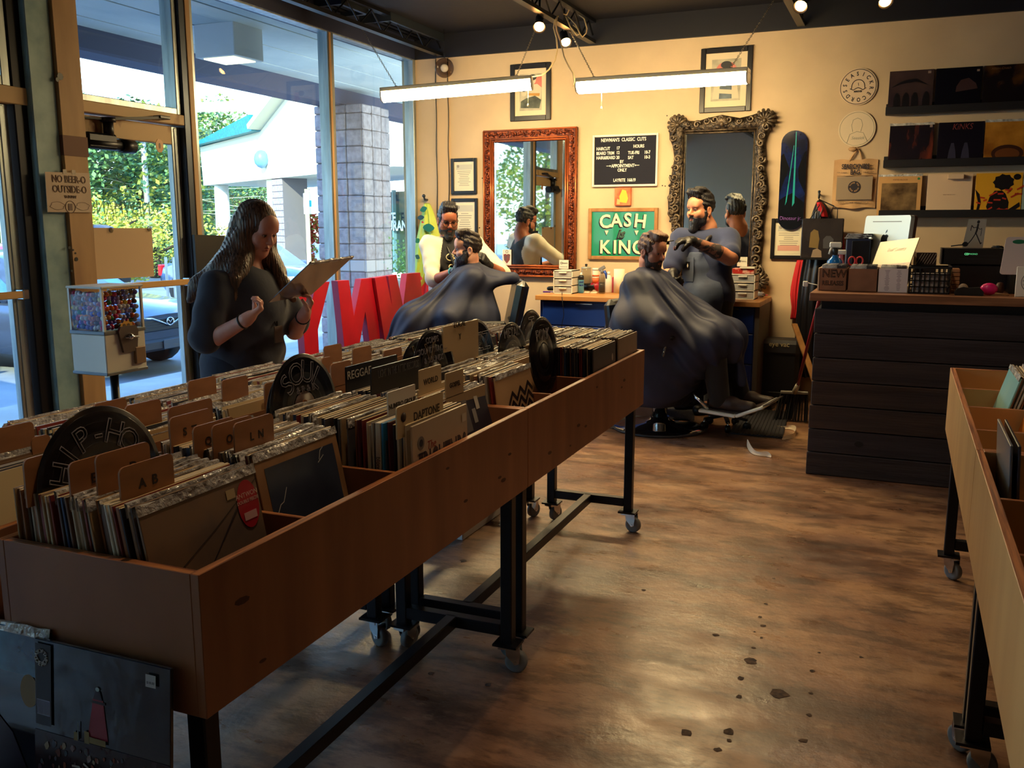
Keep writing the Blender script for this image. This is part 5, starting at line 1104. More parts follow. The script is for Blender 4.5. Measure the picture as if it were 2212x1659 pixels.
NI = mat('tote_ink',(34,30,44),.7);cx = (xa + xb) / 2;yy = YB - .0385
text('SEASICKNESS',(cx,yy,zb_ - .055),X_,Z_,.052,NI,t,bold=.0015,width=.68);text('BAG',(cx,yy,zb_ - .1),X_,Z_,.05,NI,t,bold=.0015,width=.75)
for z,nm in ((zb_ - .13,'rule'),(za + .06,'rule')):MB().box(xa + .03,xb - .03,yy,yy + .001,z,z + .004).build(nm,NI,t)
MB().box(xa + .03,xb - .03,yy + .001,yy + .0015,za + .066,zb_ - .134).build('grey_panel',mat('tote_grey',(150,132,112),.8),t)
dc = Vector((cx,yy - .001,(za + zb_) / 2 - .025));MB().lathe([(.012,0),(.047,0),(.047,.001),(.012,.001)],dc,-Y_,28,smooth=False).build('printed_record',NI,t)
text_arc('THANK YOU',dc - Y_ * .002,X_,Z_,.033,160,20,.016,mat('canvas_tan'),t);text_arc('COME AGAIN',dc - Y_ * .002,X_,Z_,.033,200,340,.016,mat('canvas_tan'),t,inward=True)
text('SEASICK RECORDS  BIRMINGHAM, AL',(cx,yy,za + .042),X_,Z_,.014,NI,t);text('FOR LP ONLY',(cx - .1,yy,zb_ - .1),X_,Z_,.012,NI,t);text('FOR LPS ONLY',(cx + .1,yy,zb_ - .1),X_,Z_,.012,NI,t)
c = P(960,147,Y=YB - .2);t = thing('glass_bowl_lamp','clear glass bowl shade hanging in the back corner','lamp',c)
gm_ = bpy.data.materials.new('smoky_glass');MATS['smoky_glass'] = mat_glass('smoky_clear',(196,186,180),.8)
ax = (Vector((0,0,CAMH)) - c).normalized();MB().lathe([(.045,.03),(.06,.05),(.08,.045),(.088,.02),(.08,-.02),(.05,-.05)],c,ax,28).build('bowl',MATS['smoky_clear'],t)
MB().lathe([(.001,.045),(.03,.042),(.038,.02),(.03,0),(.001,-.005)],c,ax,16).build('inner_bulb',mat('frost_bulb',(190,184,176),.3),t);MB().tube([c + Z_ * .085,c + Z_ * .13 + X_ * .006,c + Z_ * .13 - X_ * .008,c + Z_ * .088],.003,5).tube([c + Z_ * .125,(c.x,c.y,ZC + .002)],.002,5).build('hook',BLKM,t)
LEDM = mat('ledge_black',(16,15,22),.5)
def ledge(label,pl,zr,x1):
 c = P(*pl,Y=YB - .08);z = c.z;t = thing('picture_ledge',label,'shelf',((c.x + x1) / 2,YB - .05,z - .03))
 MB().box(c.x,x1,YB - .09,YB - .001,z - .028,z - .012,0,.002).build('shelf',LEDM,t);MB().box(c.x,x1,YB - .1,YB - .088,z - .03,z + .028,0,.002).build('lip',LEDM,t);MB().box(c.x,x1,YB - .014,YB - .001,z - .012,z + .06,0,.002).build('back_rail',LEDM,t)
 return c.x,z - .012
def wcover(label,x,z,m,w_=LPH,nm='record_sleeve'):
 til = .13;return Cover(label,(x,YB - .078,z),X_,Z_ * math.cos(til) + Y_ * math.sin(til),m,w_)
x_,z1_ = ledge('top black record ledge on the back wall',(1913,240),0,1.6)
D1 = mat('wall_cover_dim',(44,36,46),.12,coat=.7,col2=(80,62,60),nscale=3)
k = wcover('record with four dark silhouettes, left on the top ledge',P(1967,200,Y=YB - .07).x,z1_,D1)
for i,x in enumerate((.2,.4,.6,.85)):k.poly([(x - .07,.02),(x + .07,.02),(x + .08,.3),(x + .05,.42),(x,.48),(x - .05,.42),(x - .08,.3)],pm('silhouette',(14,12,20)),'figure')
k.poly([(.05,.6),(.3,.75),(.6,.8),(.9,.62),(.6,.72),(.3,.68)],MATS['print_silhouette'],'dark_bird').rect(.86,.93,.9,.96,pm('tagw',(150,130,120)),'price_label')
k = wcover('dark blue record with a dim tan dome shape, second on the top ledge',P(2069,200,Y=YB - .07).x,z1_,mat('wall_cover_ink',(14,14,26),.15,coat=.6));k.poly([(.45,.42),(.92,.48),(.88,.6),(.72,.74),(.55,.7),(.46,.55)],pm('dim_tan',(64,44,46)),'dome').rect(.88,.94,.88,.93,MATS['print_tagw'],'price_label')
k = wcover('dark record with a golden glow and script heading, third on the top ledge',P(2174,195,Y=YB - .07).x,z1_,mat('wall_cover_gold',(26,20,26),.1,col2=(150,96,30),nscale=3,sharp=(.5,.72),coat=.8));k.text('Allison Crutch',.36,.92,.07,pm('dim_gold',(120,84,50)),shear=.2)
x_,z2_ = ledge('middle black record ledge on the back wall',(1908,354),0,1.6)
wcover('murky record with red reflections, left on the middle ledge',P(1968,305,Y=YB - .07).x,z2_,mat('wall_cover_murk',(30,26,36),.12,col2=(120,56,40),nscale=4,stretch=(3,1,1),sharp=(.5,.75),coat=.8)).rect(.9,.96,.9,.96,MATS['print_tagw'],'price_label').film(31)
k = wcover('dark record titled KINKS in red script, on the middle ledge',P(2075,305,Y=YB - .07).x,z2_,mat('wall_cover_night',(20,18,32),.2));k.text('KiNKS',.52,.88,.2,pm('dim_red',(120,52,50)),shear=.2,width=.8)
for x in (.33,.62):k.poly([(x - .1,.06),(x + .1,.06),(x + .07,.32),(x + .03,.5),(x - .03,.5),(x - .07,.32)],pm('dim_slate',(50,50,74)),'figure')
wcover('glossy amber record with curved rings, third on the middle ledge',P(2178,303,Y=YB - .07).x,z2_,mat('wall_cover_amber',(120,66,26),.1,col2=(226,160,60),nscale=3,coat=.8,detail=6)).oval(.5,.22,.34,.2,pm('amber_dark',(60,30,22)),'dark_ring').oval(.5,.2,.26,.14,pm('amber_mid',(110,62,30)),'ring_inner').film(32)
x_,z3_ = ledge('bottom black record ledge above the computer',(1898,462),0,1.6)
k = wcover('tan bordered record with a dark landscape, left on the bottom ledge',P(1943,415,Y=YB - .07).x,z3_,mat('wall_cover_tan',(206,160,104),.4));k.rect(.08,.9,.06,.8,mat('wall_cover_scene',(74,58,44),.15,col2=(150,124,88),nscale=8,coat=.6,detail=7),'picture').text('WEYES BLOOD',.5,.88,.05,pm('ink2',(110,70,50))).oval(.92,.9,.03,.03,pm('green_dot',(60,130,80)),'green_sticker').film(33)
k = wcover('plain cream record with tiny centred lettering, on the bottom ledge',P(2051,412,Y=YB - .07).x,z3_,mat('wall_cover_cream',(222,194,164),.5));k.text('what i see you now',.5,.5,.035,pm('ink3',(150,110,90))).text('xx',.5,.1,.035,MATS['print_ink3'])
c = k.o(.62,.93) - Y_ * .02;MB().obox(c,(X_,Y_,Z_),(.055,.02,.018),0,.002).build('folded_flap',mat('wall_cover_cream'),k.t)
k = wcover('yellow record with a dark curly-haired figure and red brush marks',P(2157,412,Y=YB - .07).x,z3_,mat('wall_cover_yellow',(226,168,44),.35))
k.poly([(.34,0),(.72,0),(.74,.3),(.66,.5),(.58,.58),(.42,.58),(.32,.42),(.26,.2)],pm('ink4',(22,20,26)),'figure').poly([(.6 + (.2 + .035 * (i % 2)) * math.cos(i * .35),.78 + (.17 + .03 * (i % 2)) * math.sin(i * .35)) for i in range(18)],MATS['print_ink4'],'hair').poly([(.0,.62),(.1,.5),(.14,.3),(.1,.06),(.04,.02),(.08,.3)],MATS['print_ink4'],'arm').poly([(.7,.1),(.96,.3),(.98,.2),(.76,.02)],MATS['print_ink4'],'arm').oval(.88,.9,.08,.07,MATS['print_ink4'],'round_sticker')
rr = random.Random(4);k.lines([[(x,y),(x + rr.uniform(.05,.16),y + rr.uniform(-.04,.12))] for x,y in [(.05,.3),(.12,.42),(.2,.34),(.32,.46),(.42,.36),(.5,.5),(.6,.4),(.7,.52),(.78,.42),(.86,.5),(.3,.12),(.42,.06),(.52,.14),(.6,.08),(.28,.3),(.65,.6),(.9,.6)]],.035,pm('redbrush',(190,56,40)),'brush_marks')
wcover('teal and white record just inside the right edge, bottom ledge',P(2262,410,Y=YB - .07).x,z3_,mat('wall_cover_teal',(150,170,170),.4))
mk = MB()
for (x,y) in ((1441,250),(1437,402),(1431,401),(1118,604),(1130,604),(1042,385),(1045,392),(1036,492),(1048,497)):
 c = wallpt(x,y);mk.cyl((c.x,YB - .004,c.z),(c.x,YB + .002,c.z),.006,n=6)
mk.build('nail_mark',BLK,wb)['kind'] = 'stuff'
yb = YN + .002
def back_board(name,label,cat,x0,x1,z0,z1,m,d=.03):
 t = thing(name,label,cat,((x0 + x1) / 2,YN,z0));MB().box(x0,x1,YN + .002,YN + d,z0,z1,0,.003).build('board',m,t);return t
t = back_board('open_sign','white framed black OPEN sign seen in the ornate mirror','sign',-1.5,-.45,2.25,2.68,mat('white_frame'),.03)
MB().box(-1.46,-.49,YN + .03,YN + .036,2.29,2.64).build('panel',BLK,t);text('OPEN',(-.98,YN + .038,2.45),-X_,Z_,.34,CRM,t,bold=.012)
for i,x in enumerate((.15,.75)):
 t = back_board('turntable_box',('white turntable box on the high shelf, seen in the mirror','second white turntable box beside the first, seen in the mirror')[i],'box',x - .28,x + .28,2.12,2.52,mat('box_white',(220,216,210),.6),.38)
 MB().prism([(-.15,.04),(.1,0),(.18,.08),(-.05,.13)],(x,YN + .381,2.2),-X_,Z_,.002).build('printed_turntable',mat('print_slate'),t);MB().box(x + .02,x + .2,YN + .38,YN + .382,2.42,2.44).build('printed_title',mat('card_grey'),t)
stru(MB().box(-.3,1.3,YN + .001,YN + .42,2.09,2.12).build('trim_20',LEDM))
for i,(x,z,c1) in enumerate([(.9,1.75,(190,60,70)),(.5,1.75,(70,170,160)),(.12,1.75,(80,150,190)),(-.6,1.85,(60,60,70)),(-.8,1.85,(190,130,90)),(-1.0,1.85,(170,120,80)),(-.58,1.6,(220,190,180)),(-.8,1.6,(90,170,150)),(-.6,1.36,(150,100,70)),(-.85,1.36,(230,230,225))]):
 t = back_board('record_sleeve','%s record displayed on the wall seen only in the mirror, %s row' % (('red','teal','light blue','charcoal','tan','brown','pink','sea green','chestnut','white')[i],'large' if i < 3 else ('upper','middle','lower')[(0,0,0,0,0,0,1,1,2,2)[i]]),'record',x - (.155 if i < 3 else .09),x + (.155 if i < 3 else .09),z,z + (.31 if i < 3 else .18),mat('mirror_cover_%d' % i,c1,.4),.05)
for z in (1.73,1.83,1.58,1.34):stru(MB().box(*((-.1,1.1) if z == 1.73 else (-1.15,-.45)),YN + .001,YN + .09,z - .03,z).build('trim_21',LEDM))
# ================================================================ barber station
BLUEC = mat('cabinet_blue',(18,52,140),.35,col2=(14,44,124),nscale=3);BUT = mat('butcher_block',(206,150,90),.4,col2=(178,118,66),nscale=4,stretch=(.4,6,1));
CX0,CX1,CYF,CZT = -2.87,-1.05,7.30,.825
for i,(xa,xb,lab) in enumerate([(CX0,-2.05,'blue drawer cabinet below the copper mirror'),(-2.045,-1.45,'blue cabinet behind the tattooed barber and his client'),(-1.445,CX1,'narrow blue cabinet at the right end of the barber counter')]):
 t = thing('base_cabinet',lab,'cabinet',((xa + xb) / 2,7.6,0),group='blue barber cabinets')
 MB().box(xa,xb,CYF + .02,7.93,.08,CZT,0,.002).box(xa + .02,xb - .02,CYF + .08,7.9,0,.08).build('carcass',BLUEC,t)
 for k,(z0,z1) in enumerate(((.615,.81),(.37,.605),(.09,.36))):
  d = MB().box(xa + .03,xb - .008,CYF,CYF + .02,z0,z1,0,.003).build('drawer',BLUEC,t);xm = (xa + xb) / 2
  MB().box(xm - .075,xm + .075,CYF - .022,CYF - .002,z1 - .012,z1 - .002,0,.002).build('edge_pull',CHROME,d)
 if i == 2:MB().box(xb,xb + .035,CYF + .01,7.93,0,CZT).build('end_panel',mat('grey_panel',(92,84,80),.6),t)
wt = tag(recentre(MB().box(CX0 - .03,CX1 + .04,CYF - .03,7.94,CZT,.865,0,.003).build('worktop',BUT)),'butcher block worktop on the blue barber cabinets','worktop')
ZW = .865
PLW = mat('white_plastic',(232,230,222),.35);PLC = mat('frosted_plastic',(196,200,206),.25,alpha=.75)
def drawer_tower(label,px0,px1,Yf,hh=.23):
 a = P(px0,630,Y=Yf);b_ = P(px1,630,Y=Yf);x0,x1 = a.x,b_.x
 t = thing('drawer_tower',label,'organizer',((x0 + x1) / 2,Yf + .1,ZW));n = 3;z = ZW
 f = MB();f.box(x0,x0 + .008,Yf,Yf + .2,z,z + hh).box(x1 - .008,x1,Yf,Yf + .2,z,z + hh)
 for i in range(n + 1):f.box(x0,x1,Yf,Yf + .2,z + hh * i / n - (.008 if i == n else 0),z + hh * i / n + (0 if i == n else .008))
 f.build('frame',PLW,t)
 for i in range(n):
  d = MB().box(x0 + .01,x1 - .01,Yf + .004,Yf + .18,z + hh * i / n + .01,z + hh * (i + 1) / n - .012,0,.003).build('drawer',PLC,t)
  xm = (x0 + x1) / 2;MB().box(xm - .035,xm + .035,Yf - .012,Yf + .004,z + hh * (i + 1) / n - .026,z + hh * (i + 1) / n - .012,0,.003).build('pull',PLW,d)
 return t,x0,x1
drawer_tower('white three drawer organizer at the left of the barber counter',1195,1236,7.52,.205)
t_,xa,xb = drawer_tower('white three drawer organizer beside the tattooed barber',1577,1630,7.50,.205)
t = thing('tool_case','red and white package on the right drawer organizer','box',((xa + xb) / 2,7.58,ZW + .205));MB().box(xa + .01,xb - .01,7.5,7.64,ZW + .206,ZW + .25,0,.004).build('box',mat('package_red',(190,50,44),.35,col2=(220,170,160),nscale=30,sharp=(.5,.6)),t);MB().box(xa + .07,xb - .005,7.49,7.60,ZW + .25,ZW + .262).build('lid_card',WHITEP,t)
c = P(1603,573,Y=7.56);c.z = ZW + .262 + .04;k = thing('pay_card','white pay card standing on the red package','card',c);MB().obox(c,(X_,Y_,Z_),(.04,.0015,.038)).build('card',mat('card_white'),k);MB().prism(rrect(.018,.018,.004),c + Vector((-.02,-.0022,.004)),X_,Z_,.0005).build('emblem',mat('card_grey'),k);text('Square',c + Vector((.012,-.0022,.004)),X_,Z_,.015,mat('card_grey'),k)
def stand(name,label,cat,px,py=632,Z=ZW):
 c = P(px,py,Z=Z)
 if c.y > 7.84:c = P(px,600,Y=7.84)
 c.z = Z;return thing(name,label,cat,c),c
t,c = stand('spray_can','blue cool care spray can on the barber counter','spray can',1255,633);CANB = mat('can_blue',(120,190,214),.3,.3,col2=(60,130,190),nscale=6);Cc = (c.x,c.y,c.z)
MB().lathe([(.024,0),(.0255,.004),(.0255,.125),(.024,.13)],Cc,n=20).build('can',CANB,t);MB().lathe([(.0258,.118),(.0258,.142),(.02,.155),(.014,.158)],Cc,n=20).build('shoulder',mat('can_dark',(24,28,40),.3),t);MB().lathe([(.014,.158),(.013,.168),(.008,.172),(.007,.182),(.001,.182)],Cc,n=14).build('nozzle',PLW,t)
vd = (Vector((0,0,CAMH)) - c);vd.z = 0;vd.normalize();vs_ = Z_.cross(vd)
for w_,z in (('cool',.1),('care',.072)):text(w_,c + vd * .0262 + Z_ * z,vs_,Z_,.026,mat('can_letter',(30,60,140),.4),t,bold=.0012,width=.8,shear=.15)
def bottle(label,px,prof,m,cap=None,py=622,name='bottle',capm=None):
 t,c = stand(name,label,'bottle',px,py);MB().lathe(prof,c,n=18).build('bottle',m,t)
 if cap:MB().lathe(cap,c,n=16).build('cap',capm or PLW,t)
 return t,c
CLR = mat_glass('clear_plastic',(225,225,222),.7)
t,c = bottle('clear spray bottle with a grey and blue trigger',1300,[(.001,.002),(.028,.002),(.03,.01),(.03,.13),(.02,.16),(.012,.175),(.012,.19)],CLR,[(.014,.175),(.014,.2),(.008,.21)],634,capm=mat('trigger_grey',(120,122,126),.5))
MB().beam(c + Z_ * .205 - X_ * .03,c + Z_ * .235 + X_ * .025,.016,.03,b=.004).build('trigger_head',mat('trigger_grey'),t);MB().tube([c + Z_ * .2 + X_ * .02,c + Z_ * .17 + X_ * .035,c + Z_ * .13 + X_ * .04],[.012,.012,.006],8).build('trigger',mat('trigger_blue',(30,70,170),.4),t);MB().cyl(c + Z_ * .01,c + Z_ * .1,.026,n=14).build('liquid',mat('murky_liquid',(90,84,82),.2,alpha=.7),t)
t,c = bottle('glass jar with a black knob lid on the barber counter',1266,[(.04,0),(.045,.01),(.045,.2),(.04,.21)],CLR,[(.046,.21),(.046,.218),(.03,.225),(.004,.228)],606,'jar',mat('jar_lid',(190,190,184),.3,.6));MB().lathe([(.006,.228),(.012,.236),(.011,.25),(.001,.252)],c,n=12).build('knob',BLK,t)
t,c = bottle('white and orange tub beside the glass jar',1287,[(.03,0),(.032,.004),(.032,.19),(.028,.2)],mat('tub_white',(232,226,210),.4),[(.033,.195),(.033,.215),(.001,.216)],608,'tub');MB().lathe([(.0326,.08),(.0326,.13),(.0322,.13),(.0322,.08)],c,n=20).build('label',mat('tub_orange',(222,100,50),.5),t);MB().lathe([(.0327,.14),(.0327,.155),(.0322,.155),(.0322,.14)],c,n=20).build('stripe',mat('tub_orange'),t)
bottle('white bottle with a white cap beside the paper roll',1315,[(.03,0),(.034,.005),(.034,.12),(.018,.15),(.012,.16)],mat('bottle_white',(226,222,212),.35),[(.014,.158),(.014,.185),(.001,.186)],612)
bottle('small red bottle between white bottle and paper roll',1325,[(.012,0),(.014,.003),(.014,.13),(.01,.14)],mat('bottle_rose',(160,60,80),.3),None,610)
t,c = stand('paper_roll','tall white roll of paper standing behind the client shoulder','paper roll',1338,610);MB().lathe([(.014,0),(.05,0),(.05,.21),(.014,.21),(.014,0)],c,n=24).build('roll',mat('roll_paper',(240,232,208),.8,bump=.2,bscale=50),t)
t,c = stand('carton','green carton behind the paper roll','box',1358,600);MB().box(c.x - .04,c.x + .05,c.y,c.y + .08,ZW,ZW + .17,0,.002).build('box',mat('carton_green',(70,140,70),.5),t);MB().box(c.x - .0405,c.x + .0505,c.y - .0005,c.y + .0805,ZW + .15,ZW + .171).build('white_band',PLW,t)
t,c = stand('carton','grey carton with a dark jar picture, behind the spray can','box',1237,625);MB().box(c.x - .02,c.x + .035,c.y - .0,c.y + .06,ZW,ZW + .125,0,.002).build('box',mat('carton_grey',(170,168,170),.5),t);MB().box(c.x - .012,c.x + .016,c.y - .001,c.y + .001,ZW + .05,ZW + .085).build('printed_jar',mat('carton_plum',(70,40,60),.5),t)
def clipper(label,px,py,m,ang,ln=.16,cord=None):
 t,c = stand('hair_clipper',label,'clipper',px,py);d = Vector((math.cos(ang),math.sin(ang),0));s = Vector((-d.y,d.x,0))
 q = MB();q.tube([c - d * ln * .5 + Z_ * .02,c - d * ln * .42 + Z_ * .021,c + Z_ * .024,c + d * ln * .35 + Z_ * .022,c + d * ln * .42 + Z_ * .02],[.012,.02,.021,.02,.016],10);q.build('body',m,t)
 MB().obox(c + d * ln * .5 + Z_ * .02,(d,s,Z_),(.016,.02,.006),0,.002).build('blade',CHROME,t);MB().obox(c + d * ln * .1 + Z_ * .045,(d,s,Z_),(.012,.006,.004),0,.002).build('switch',BLKM,t)
 if cord:MB().tube(cord,.0032,6).build('cord',BLK,t)
 return t,c
clipper('black clipper lying at the left of the barber counter',1205,627,BLK,.1,.2);e0 = P(1214,630,Z=ZW)
clipper('silver clipper with a black cord hanging over the counter edge',1229,630,mat('clipper_silver',(150,150,150),.25,.8),.15,.17,[e0 + Z_ * .02,P(1214,634,Z=ZW + .006),P(1214,641,Y=CYF - .036),P(1216,660,Y=CYF - .036),P(1218,680,Y=CYF - .036),P(1213,705,Y=CYF - .034),P(1212,720,Y=CYF - .034)])
t,c = stand('comb','purple comb at the left corner of the barber counter','comb',1184,632);cm = MB().box(c.x - .05,c.x + .06,c.y - .002,c.y + .01,ZW,ZW + .012,0,.002)
for i in range(14):cm.box(c.x - .048 + i * .008,c.x - .044 + i * .008,c.y + .01,c.y + .032,ZW,ZW + .004)
cm.build('comb',mat('comb_purple',(96,40,150),.4),t)
t,c = stand('hair_dryer','black and red hair dryer lying behind the spray can','hair dryer',1278,628);MB().tube([c + Vector((-.09,0,.045)),c + Vector((-.02,0,.045)),c + Vector((.05,0,.05)),c + Vector((.09,.0,.05))],[.03,.034,.044,.036],14).build('barrel',BLK,t);MB().tube([c + Vector((.0,.0,.05)),c + Vector((.06,0,.05)),c + Vector((.085,0,.05))],[.0355,.046,.0375],14).build('red_shell',mat('dryer_red',(170,30,50),.3),t);MB().tube([c + Vector((.04,.02,.03)),c + Vector((.05,.06,.018)),c + Vector((.06,.13,.018))],.016,10).build('handle',BLK,t)
for i,(px,py,w_,cc,lab,nm) in enumerate([(1283,634,.03,(232,214,190),'cream clipper guard at the counter front, nearer the client','clipper_guard'),(1268,633,.025,(236,224,206),'small cream clipper guard right of the spray can','clipper_guard'),(1196,632,.02,(230,222,210),'white clipper guard near the purple comb','clipper_guard')]):
 t,c = stand(nm,lab,'clipper guard',px,py);q = MB().box(c.x - w_,c.x + w_,c.y - .012,c.y + .012,ZW,ZW + .014,0,.004)
 for j in range(7):q.box(c.x - w_ + j * w_ * .3,c.x - w_ + j * w_ * .3 + .003,c.y - .03,c.y - .012,ZW,ZW + .006)
 q.build('guard',mat('guard_%d' % i,cc,.4),t)
t,c = stand('lather_jar','chrome and glass disinfectant jar behind the client head','jar',1440,615);MB().lathe([(.04,0),(.042,.005),(.042,.13),(.036,.14)],c,n=18).build('jar',mat('jar_frost',(214,220,220),.2,alpha=.8),t);MB().lathe([(.044,.14),(.044,.15),(.02,.165),(.006,.17),(.006,.21),(.014,.215),(.013,.235),(.001,.238)],c,n=16).build('lid',CHROME,t);MB().tube([c + Vector((-.05,0,.16)),c + Vector((.05,0,.175))],.005,6).build('handle',CHROME,t)
clipper('white and black trimmer on the right corner of the barber counter',1640,633,mat('trimmer_white',(220,214,200),.35),-.5,.13)
# ================================================================ barber chairs
VINB = mat('chair_vinyl',(14,14,20),.35,coat=.3)
def barber_chair(label,c,ang,rec=.15,seat=.56,bk=.2):
 t = thing('barber_chair',label,'barber chair',(c[0],c[1],0),ang);M = M4(t)
 def A(mb):mb.v = [tuple(M @ Vector(v)) for v in mb.v];return mb
 A(MB().lathe([(.33,0),(.335,.008),(.33,.018),(.26,.035),(.12,.05),(.075,.07),(.07,.09)],n=40)).build('base',mat('chrome_base',(196,202,208),.1,1.0),t);A(MB().lathe([(.335,0),(.342,.004),(.342,.012),(.334,.016)],n=40)).build('base_ring',mat('ring_rubber',(40,40,46),.5),t)
 A(MB().lathe([(.055,.06),(.055,.26),(.07,.27),(.07,seat - .14)],n=20)).build('column',CHROME,t);A(MB().box(-.2,.2,-.2,.2,seat - .15,seat - .1,0,.01)).build('seat_plate',BLKM,t)
 A(MB().box(-.25,.25,-.27,.27,seat - .1,seat,0,.035)).build('seat',VINB,t)
 d = Vector((-math.sin(rec),0,math.cos(rec)));n_ = Vector((math.cos(rec),0,math.sin(rec)))
 A(MB().obox(Vector((-.27,0,seat + .02)) + d * bk,(n_,Y_,d),(.05,.25,bk),0,.04)).build('backrest',VINB,t)
 for s in (-1,1):
  k = A(MB().box(-.22,.22,s * .31 - .03,s * .31 + .03,seat + .17,seat + .21,0,.015)).build('armrest',VINB,t);A(MB().tube([(-.18,s * .31,seat + .17),(-.16,s * .3,seat - .08),(.1,s * .3,seat - .08),(.16,s * .31,seat + .17)],.014,8)).build('arm_support',CHROME,k)
 for g in (-.16,.16):A(MB().tube([(.2,g,seat - .12),(.36,g,.26),(.42,g,.21)],.014,8)).build('footrest_arm',CHROME,t)
 f = A(MB().beam((.36,0,.2),(.62,0,.185),.4,.022,b=.006).beam((.62,0,.185),(.8,0,.265),.4,.022,b=.006)).build('footrest',mat('footrest_window_sheen',(226,238,238),.3,.1),t)  # metal footrest: the window's reflection is put into its bright pale colour
 A(MB().beam((.40,0,.214),(.6,0,.2),.34,.006).beam((.64,0,.206),(.84,0,.29),.34,.006)).build('tread',mat('tread_brown',(52,40,38),.7),f)
 A(MB().tube([(-.1,-.07,seat - .2),(-.15,-.3,seat - .22)],.01,6)).build('pump_lever',CHROME,t)
 return t
barber_chair('barber chair with chrome base under the client facing right',(-1.56,6.37),math.radians(-8),.12,.52,.2)
barber_chair('barber chair by the window under the reclined bearded client',(-3.13,6.56),math.radians(208),.2,.52,.25)
so = P(1565,925,Z=0);t = thing('caster_stool','low wheeled black stool base behind the chair footrest','stool',so);
for i in range(5):
 a = i * 1.2566;e = so + Vector((math.cos(a) * .16,math.sin(a) * .16,0));MB().beam(so + Z_ * .1,e + Z_ * .075,.03,.02,b=.004).build('spoke',BLKM,t);MB().lathe([(.004,-.018),(.026,-.018),(.03,-.01),(.03,.01),(.026,.018),(.004,.018)],e + Z_ * .03,Vector((-math.sin(a),math.cos(a),0)),14).build('caster',BLK,t);MB().cyl(e + Z_ * .03,e + Z_ * .08,.008,n=6).build('caster_stem',CHROME,t)
MB().cyl(so + Z_ * .09,so + Z_ * .2,.02,n=10).build('post',CHROME,t);
m0 = [P(*p,Z=0) for p in ((1575,938),(1690,948),(1704,893),(1610,885))];t = thing('floor_mat','black ribbed floor mat between the chair footrest and counter','mat',sum(m0,Vector()) / 4)
q = MB();q.add([p + Z_ * .002 for p in m0] + [p + Z_ * .012 for p in m0],[(4,5,6,7),(3,2,1,0),(0,1,5,4),(1,2,6,5),(2,3,7,6),(3,0,4,7)]);q.build('mat',mat('rubber_mat',(26,26,34),.7),t)
q = MB()
for i in range(14):f_ = (i + .5) / 14;q.beam(m0[0].lerp(m0[1],f_) + Z_ * .014,m0[3].lerp(m0[2],f_) + Z_ * .014,.012,.006)
q.build('rib',mat('rubber_rib',(34,34,42),.7),t)['kind'] = 'stuff'
m1 = [P(*p,Z=0) for p in ((1290,925),(1500,935),(1500,880),(1330,875))];t = thing('floor_mat','dark textured mat under the chrome chair base','mat',sum(m1,Vector()) / 4);q = MB();q.add([p + Z_ * .0005 for p in m1] + [p + Z_ * .004 for p in m1],[(4,5,6,7),(3,2,1,0),(0,1,5,4),(1,2,6,5),(2,3,7,6),(3,0,4,7)]);q.build('mat',mat('tread_mat',(44,44,48),.5,bump=1.0,bscale=60),t)
def curl(label,pts,wd,hgt):
 pp = [P(*p,Z=0) for p in pts];n = len(pp);t = thing('paper_strip',label,'paper strip',sum(pp,Vector()) / n);rr = random.Random(len(label))
 vs = []
 for i,p in enumerate(pp):z0 = .002;vs.append((p + Z_ * z0,p + Z_ * (hgt[i])))
 m = MB();m.grid(lambda i,j:vs[i][0].lerp(vs[i][1],j / 2) + Vector((0,.012 * math.sin(j * 1.2),0)),n,3);o = m.build('strip',mat('tissue_paper',(236,220,190),.8),t);md = o.modifiers.new('thick','SOLIDIFY');md.thickness = .0015;s = o.modifiers.new('smooth','SUBSURF');s.levels = s.render_levels = 2
curl('torn white paper strip on the floor, nearest the camera',[(1612,966),(1620,980),(1632,984),(1645,986),(1658,987),(1666,990)],.03,[.07,.05,.022,.03,.04,.016])
curl('curled white paper strip on the floor beside the mat',[(1675,923),(1690,928),(1706,927),(1718,932),(1720,940),(1712,948),(1700,950),(1688,952)],.03,[.015,.02,.03,.045,.045,.03,.04,.016])
t = thing('cardboard_bit','scrap of cardboard on the floor left of the broom','cardboard',P(1675,862,Z=0));q = [P(*p,Z=0) for p in ((1660,868),(1692,864),(1696,854),(1662,853))];MB().add([p + Z_ * .002 for p in q] + [p + Z_ * .02 for p in q],[(4,5,6,7),(3,2,1,0),(0,1,5,4),(1,2,6,5),(2,3,7,6),(3,0,4,7)]).build('sheet',mat('scrap_card',(190,156,110),.8),t)
a = P(1640,737,Y=7.62);b_ = P(1727,737,Y=7.62);t = thing('dust_vacuum','black upright dust vacuum box lettered eye vac, left of the broom','vacuum',((a.x + b_.x) / 2,7.75,0))
MB().box(a.x,b_.x,7.64,7.9,0,.5,0,.03).build('body',mat('vac_black',(20,20,26),.45),t);MB().box(a.x - .004,b_.x + .004,7.625,7.9,.40,.53,0,.03).build('hood',mat('vac_grey',(44,44,52),.5,bump=.15,bscale=200),t);text('eye vac',P(1683,744,Y=7.62),X_,Z_,.055,mat('vac_letter',(206,190,150),.5),t,bold=.0006);MB().box(a.x + .03,b_.x - .03,7.632,7.65,.03,.1,0,.004).build('intake',BLK,t)
top,low = P(1771,642,Y=6.35),P(1722,836,Y=6.95);t = thing('broom','broom with a red handle leaning on the plank counter','broom',(low.x,low.y,0))
hd_ = P(1716,848,Y=6.98);MB().tube([low,top],.0115,10).build('handle',mat('broom_red',(140,30,44),.4),t);MB().tube([low + (low - top).normalized() * -.03,hd_],[.015,.022],10).build('ferrule',mat('broom_ferrule',(196,190,176),.35,.4),t)
u = X_ * .98 + Y_ * .15;MB().beam(hd_ - u * .1,hd_ + u * .1,.04,.02,b=.004).build('block',mat('broom_block',(120,116,110),.5),t)
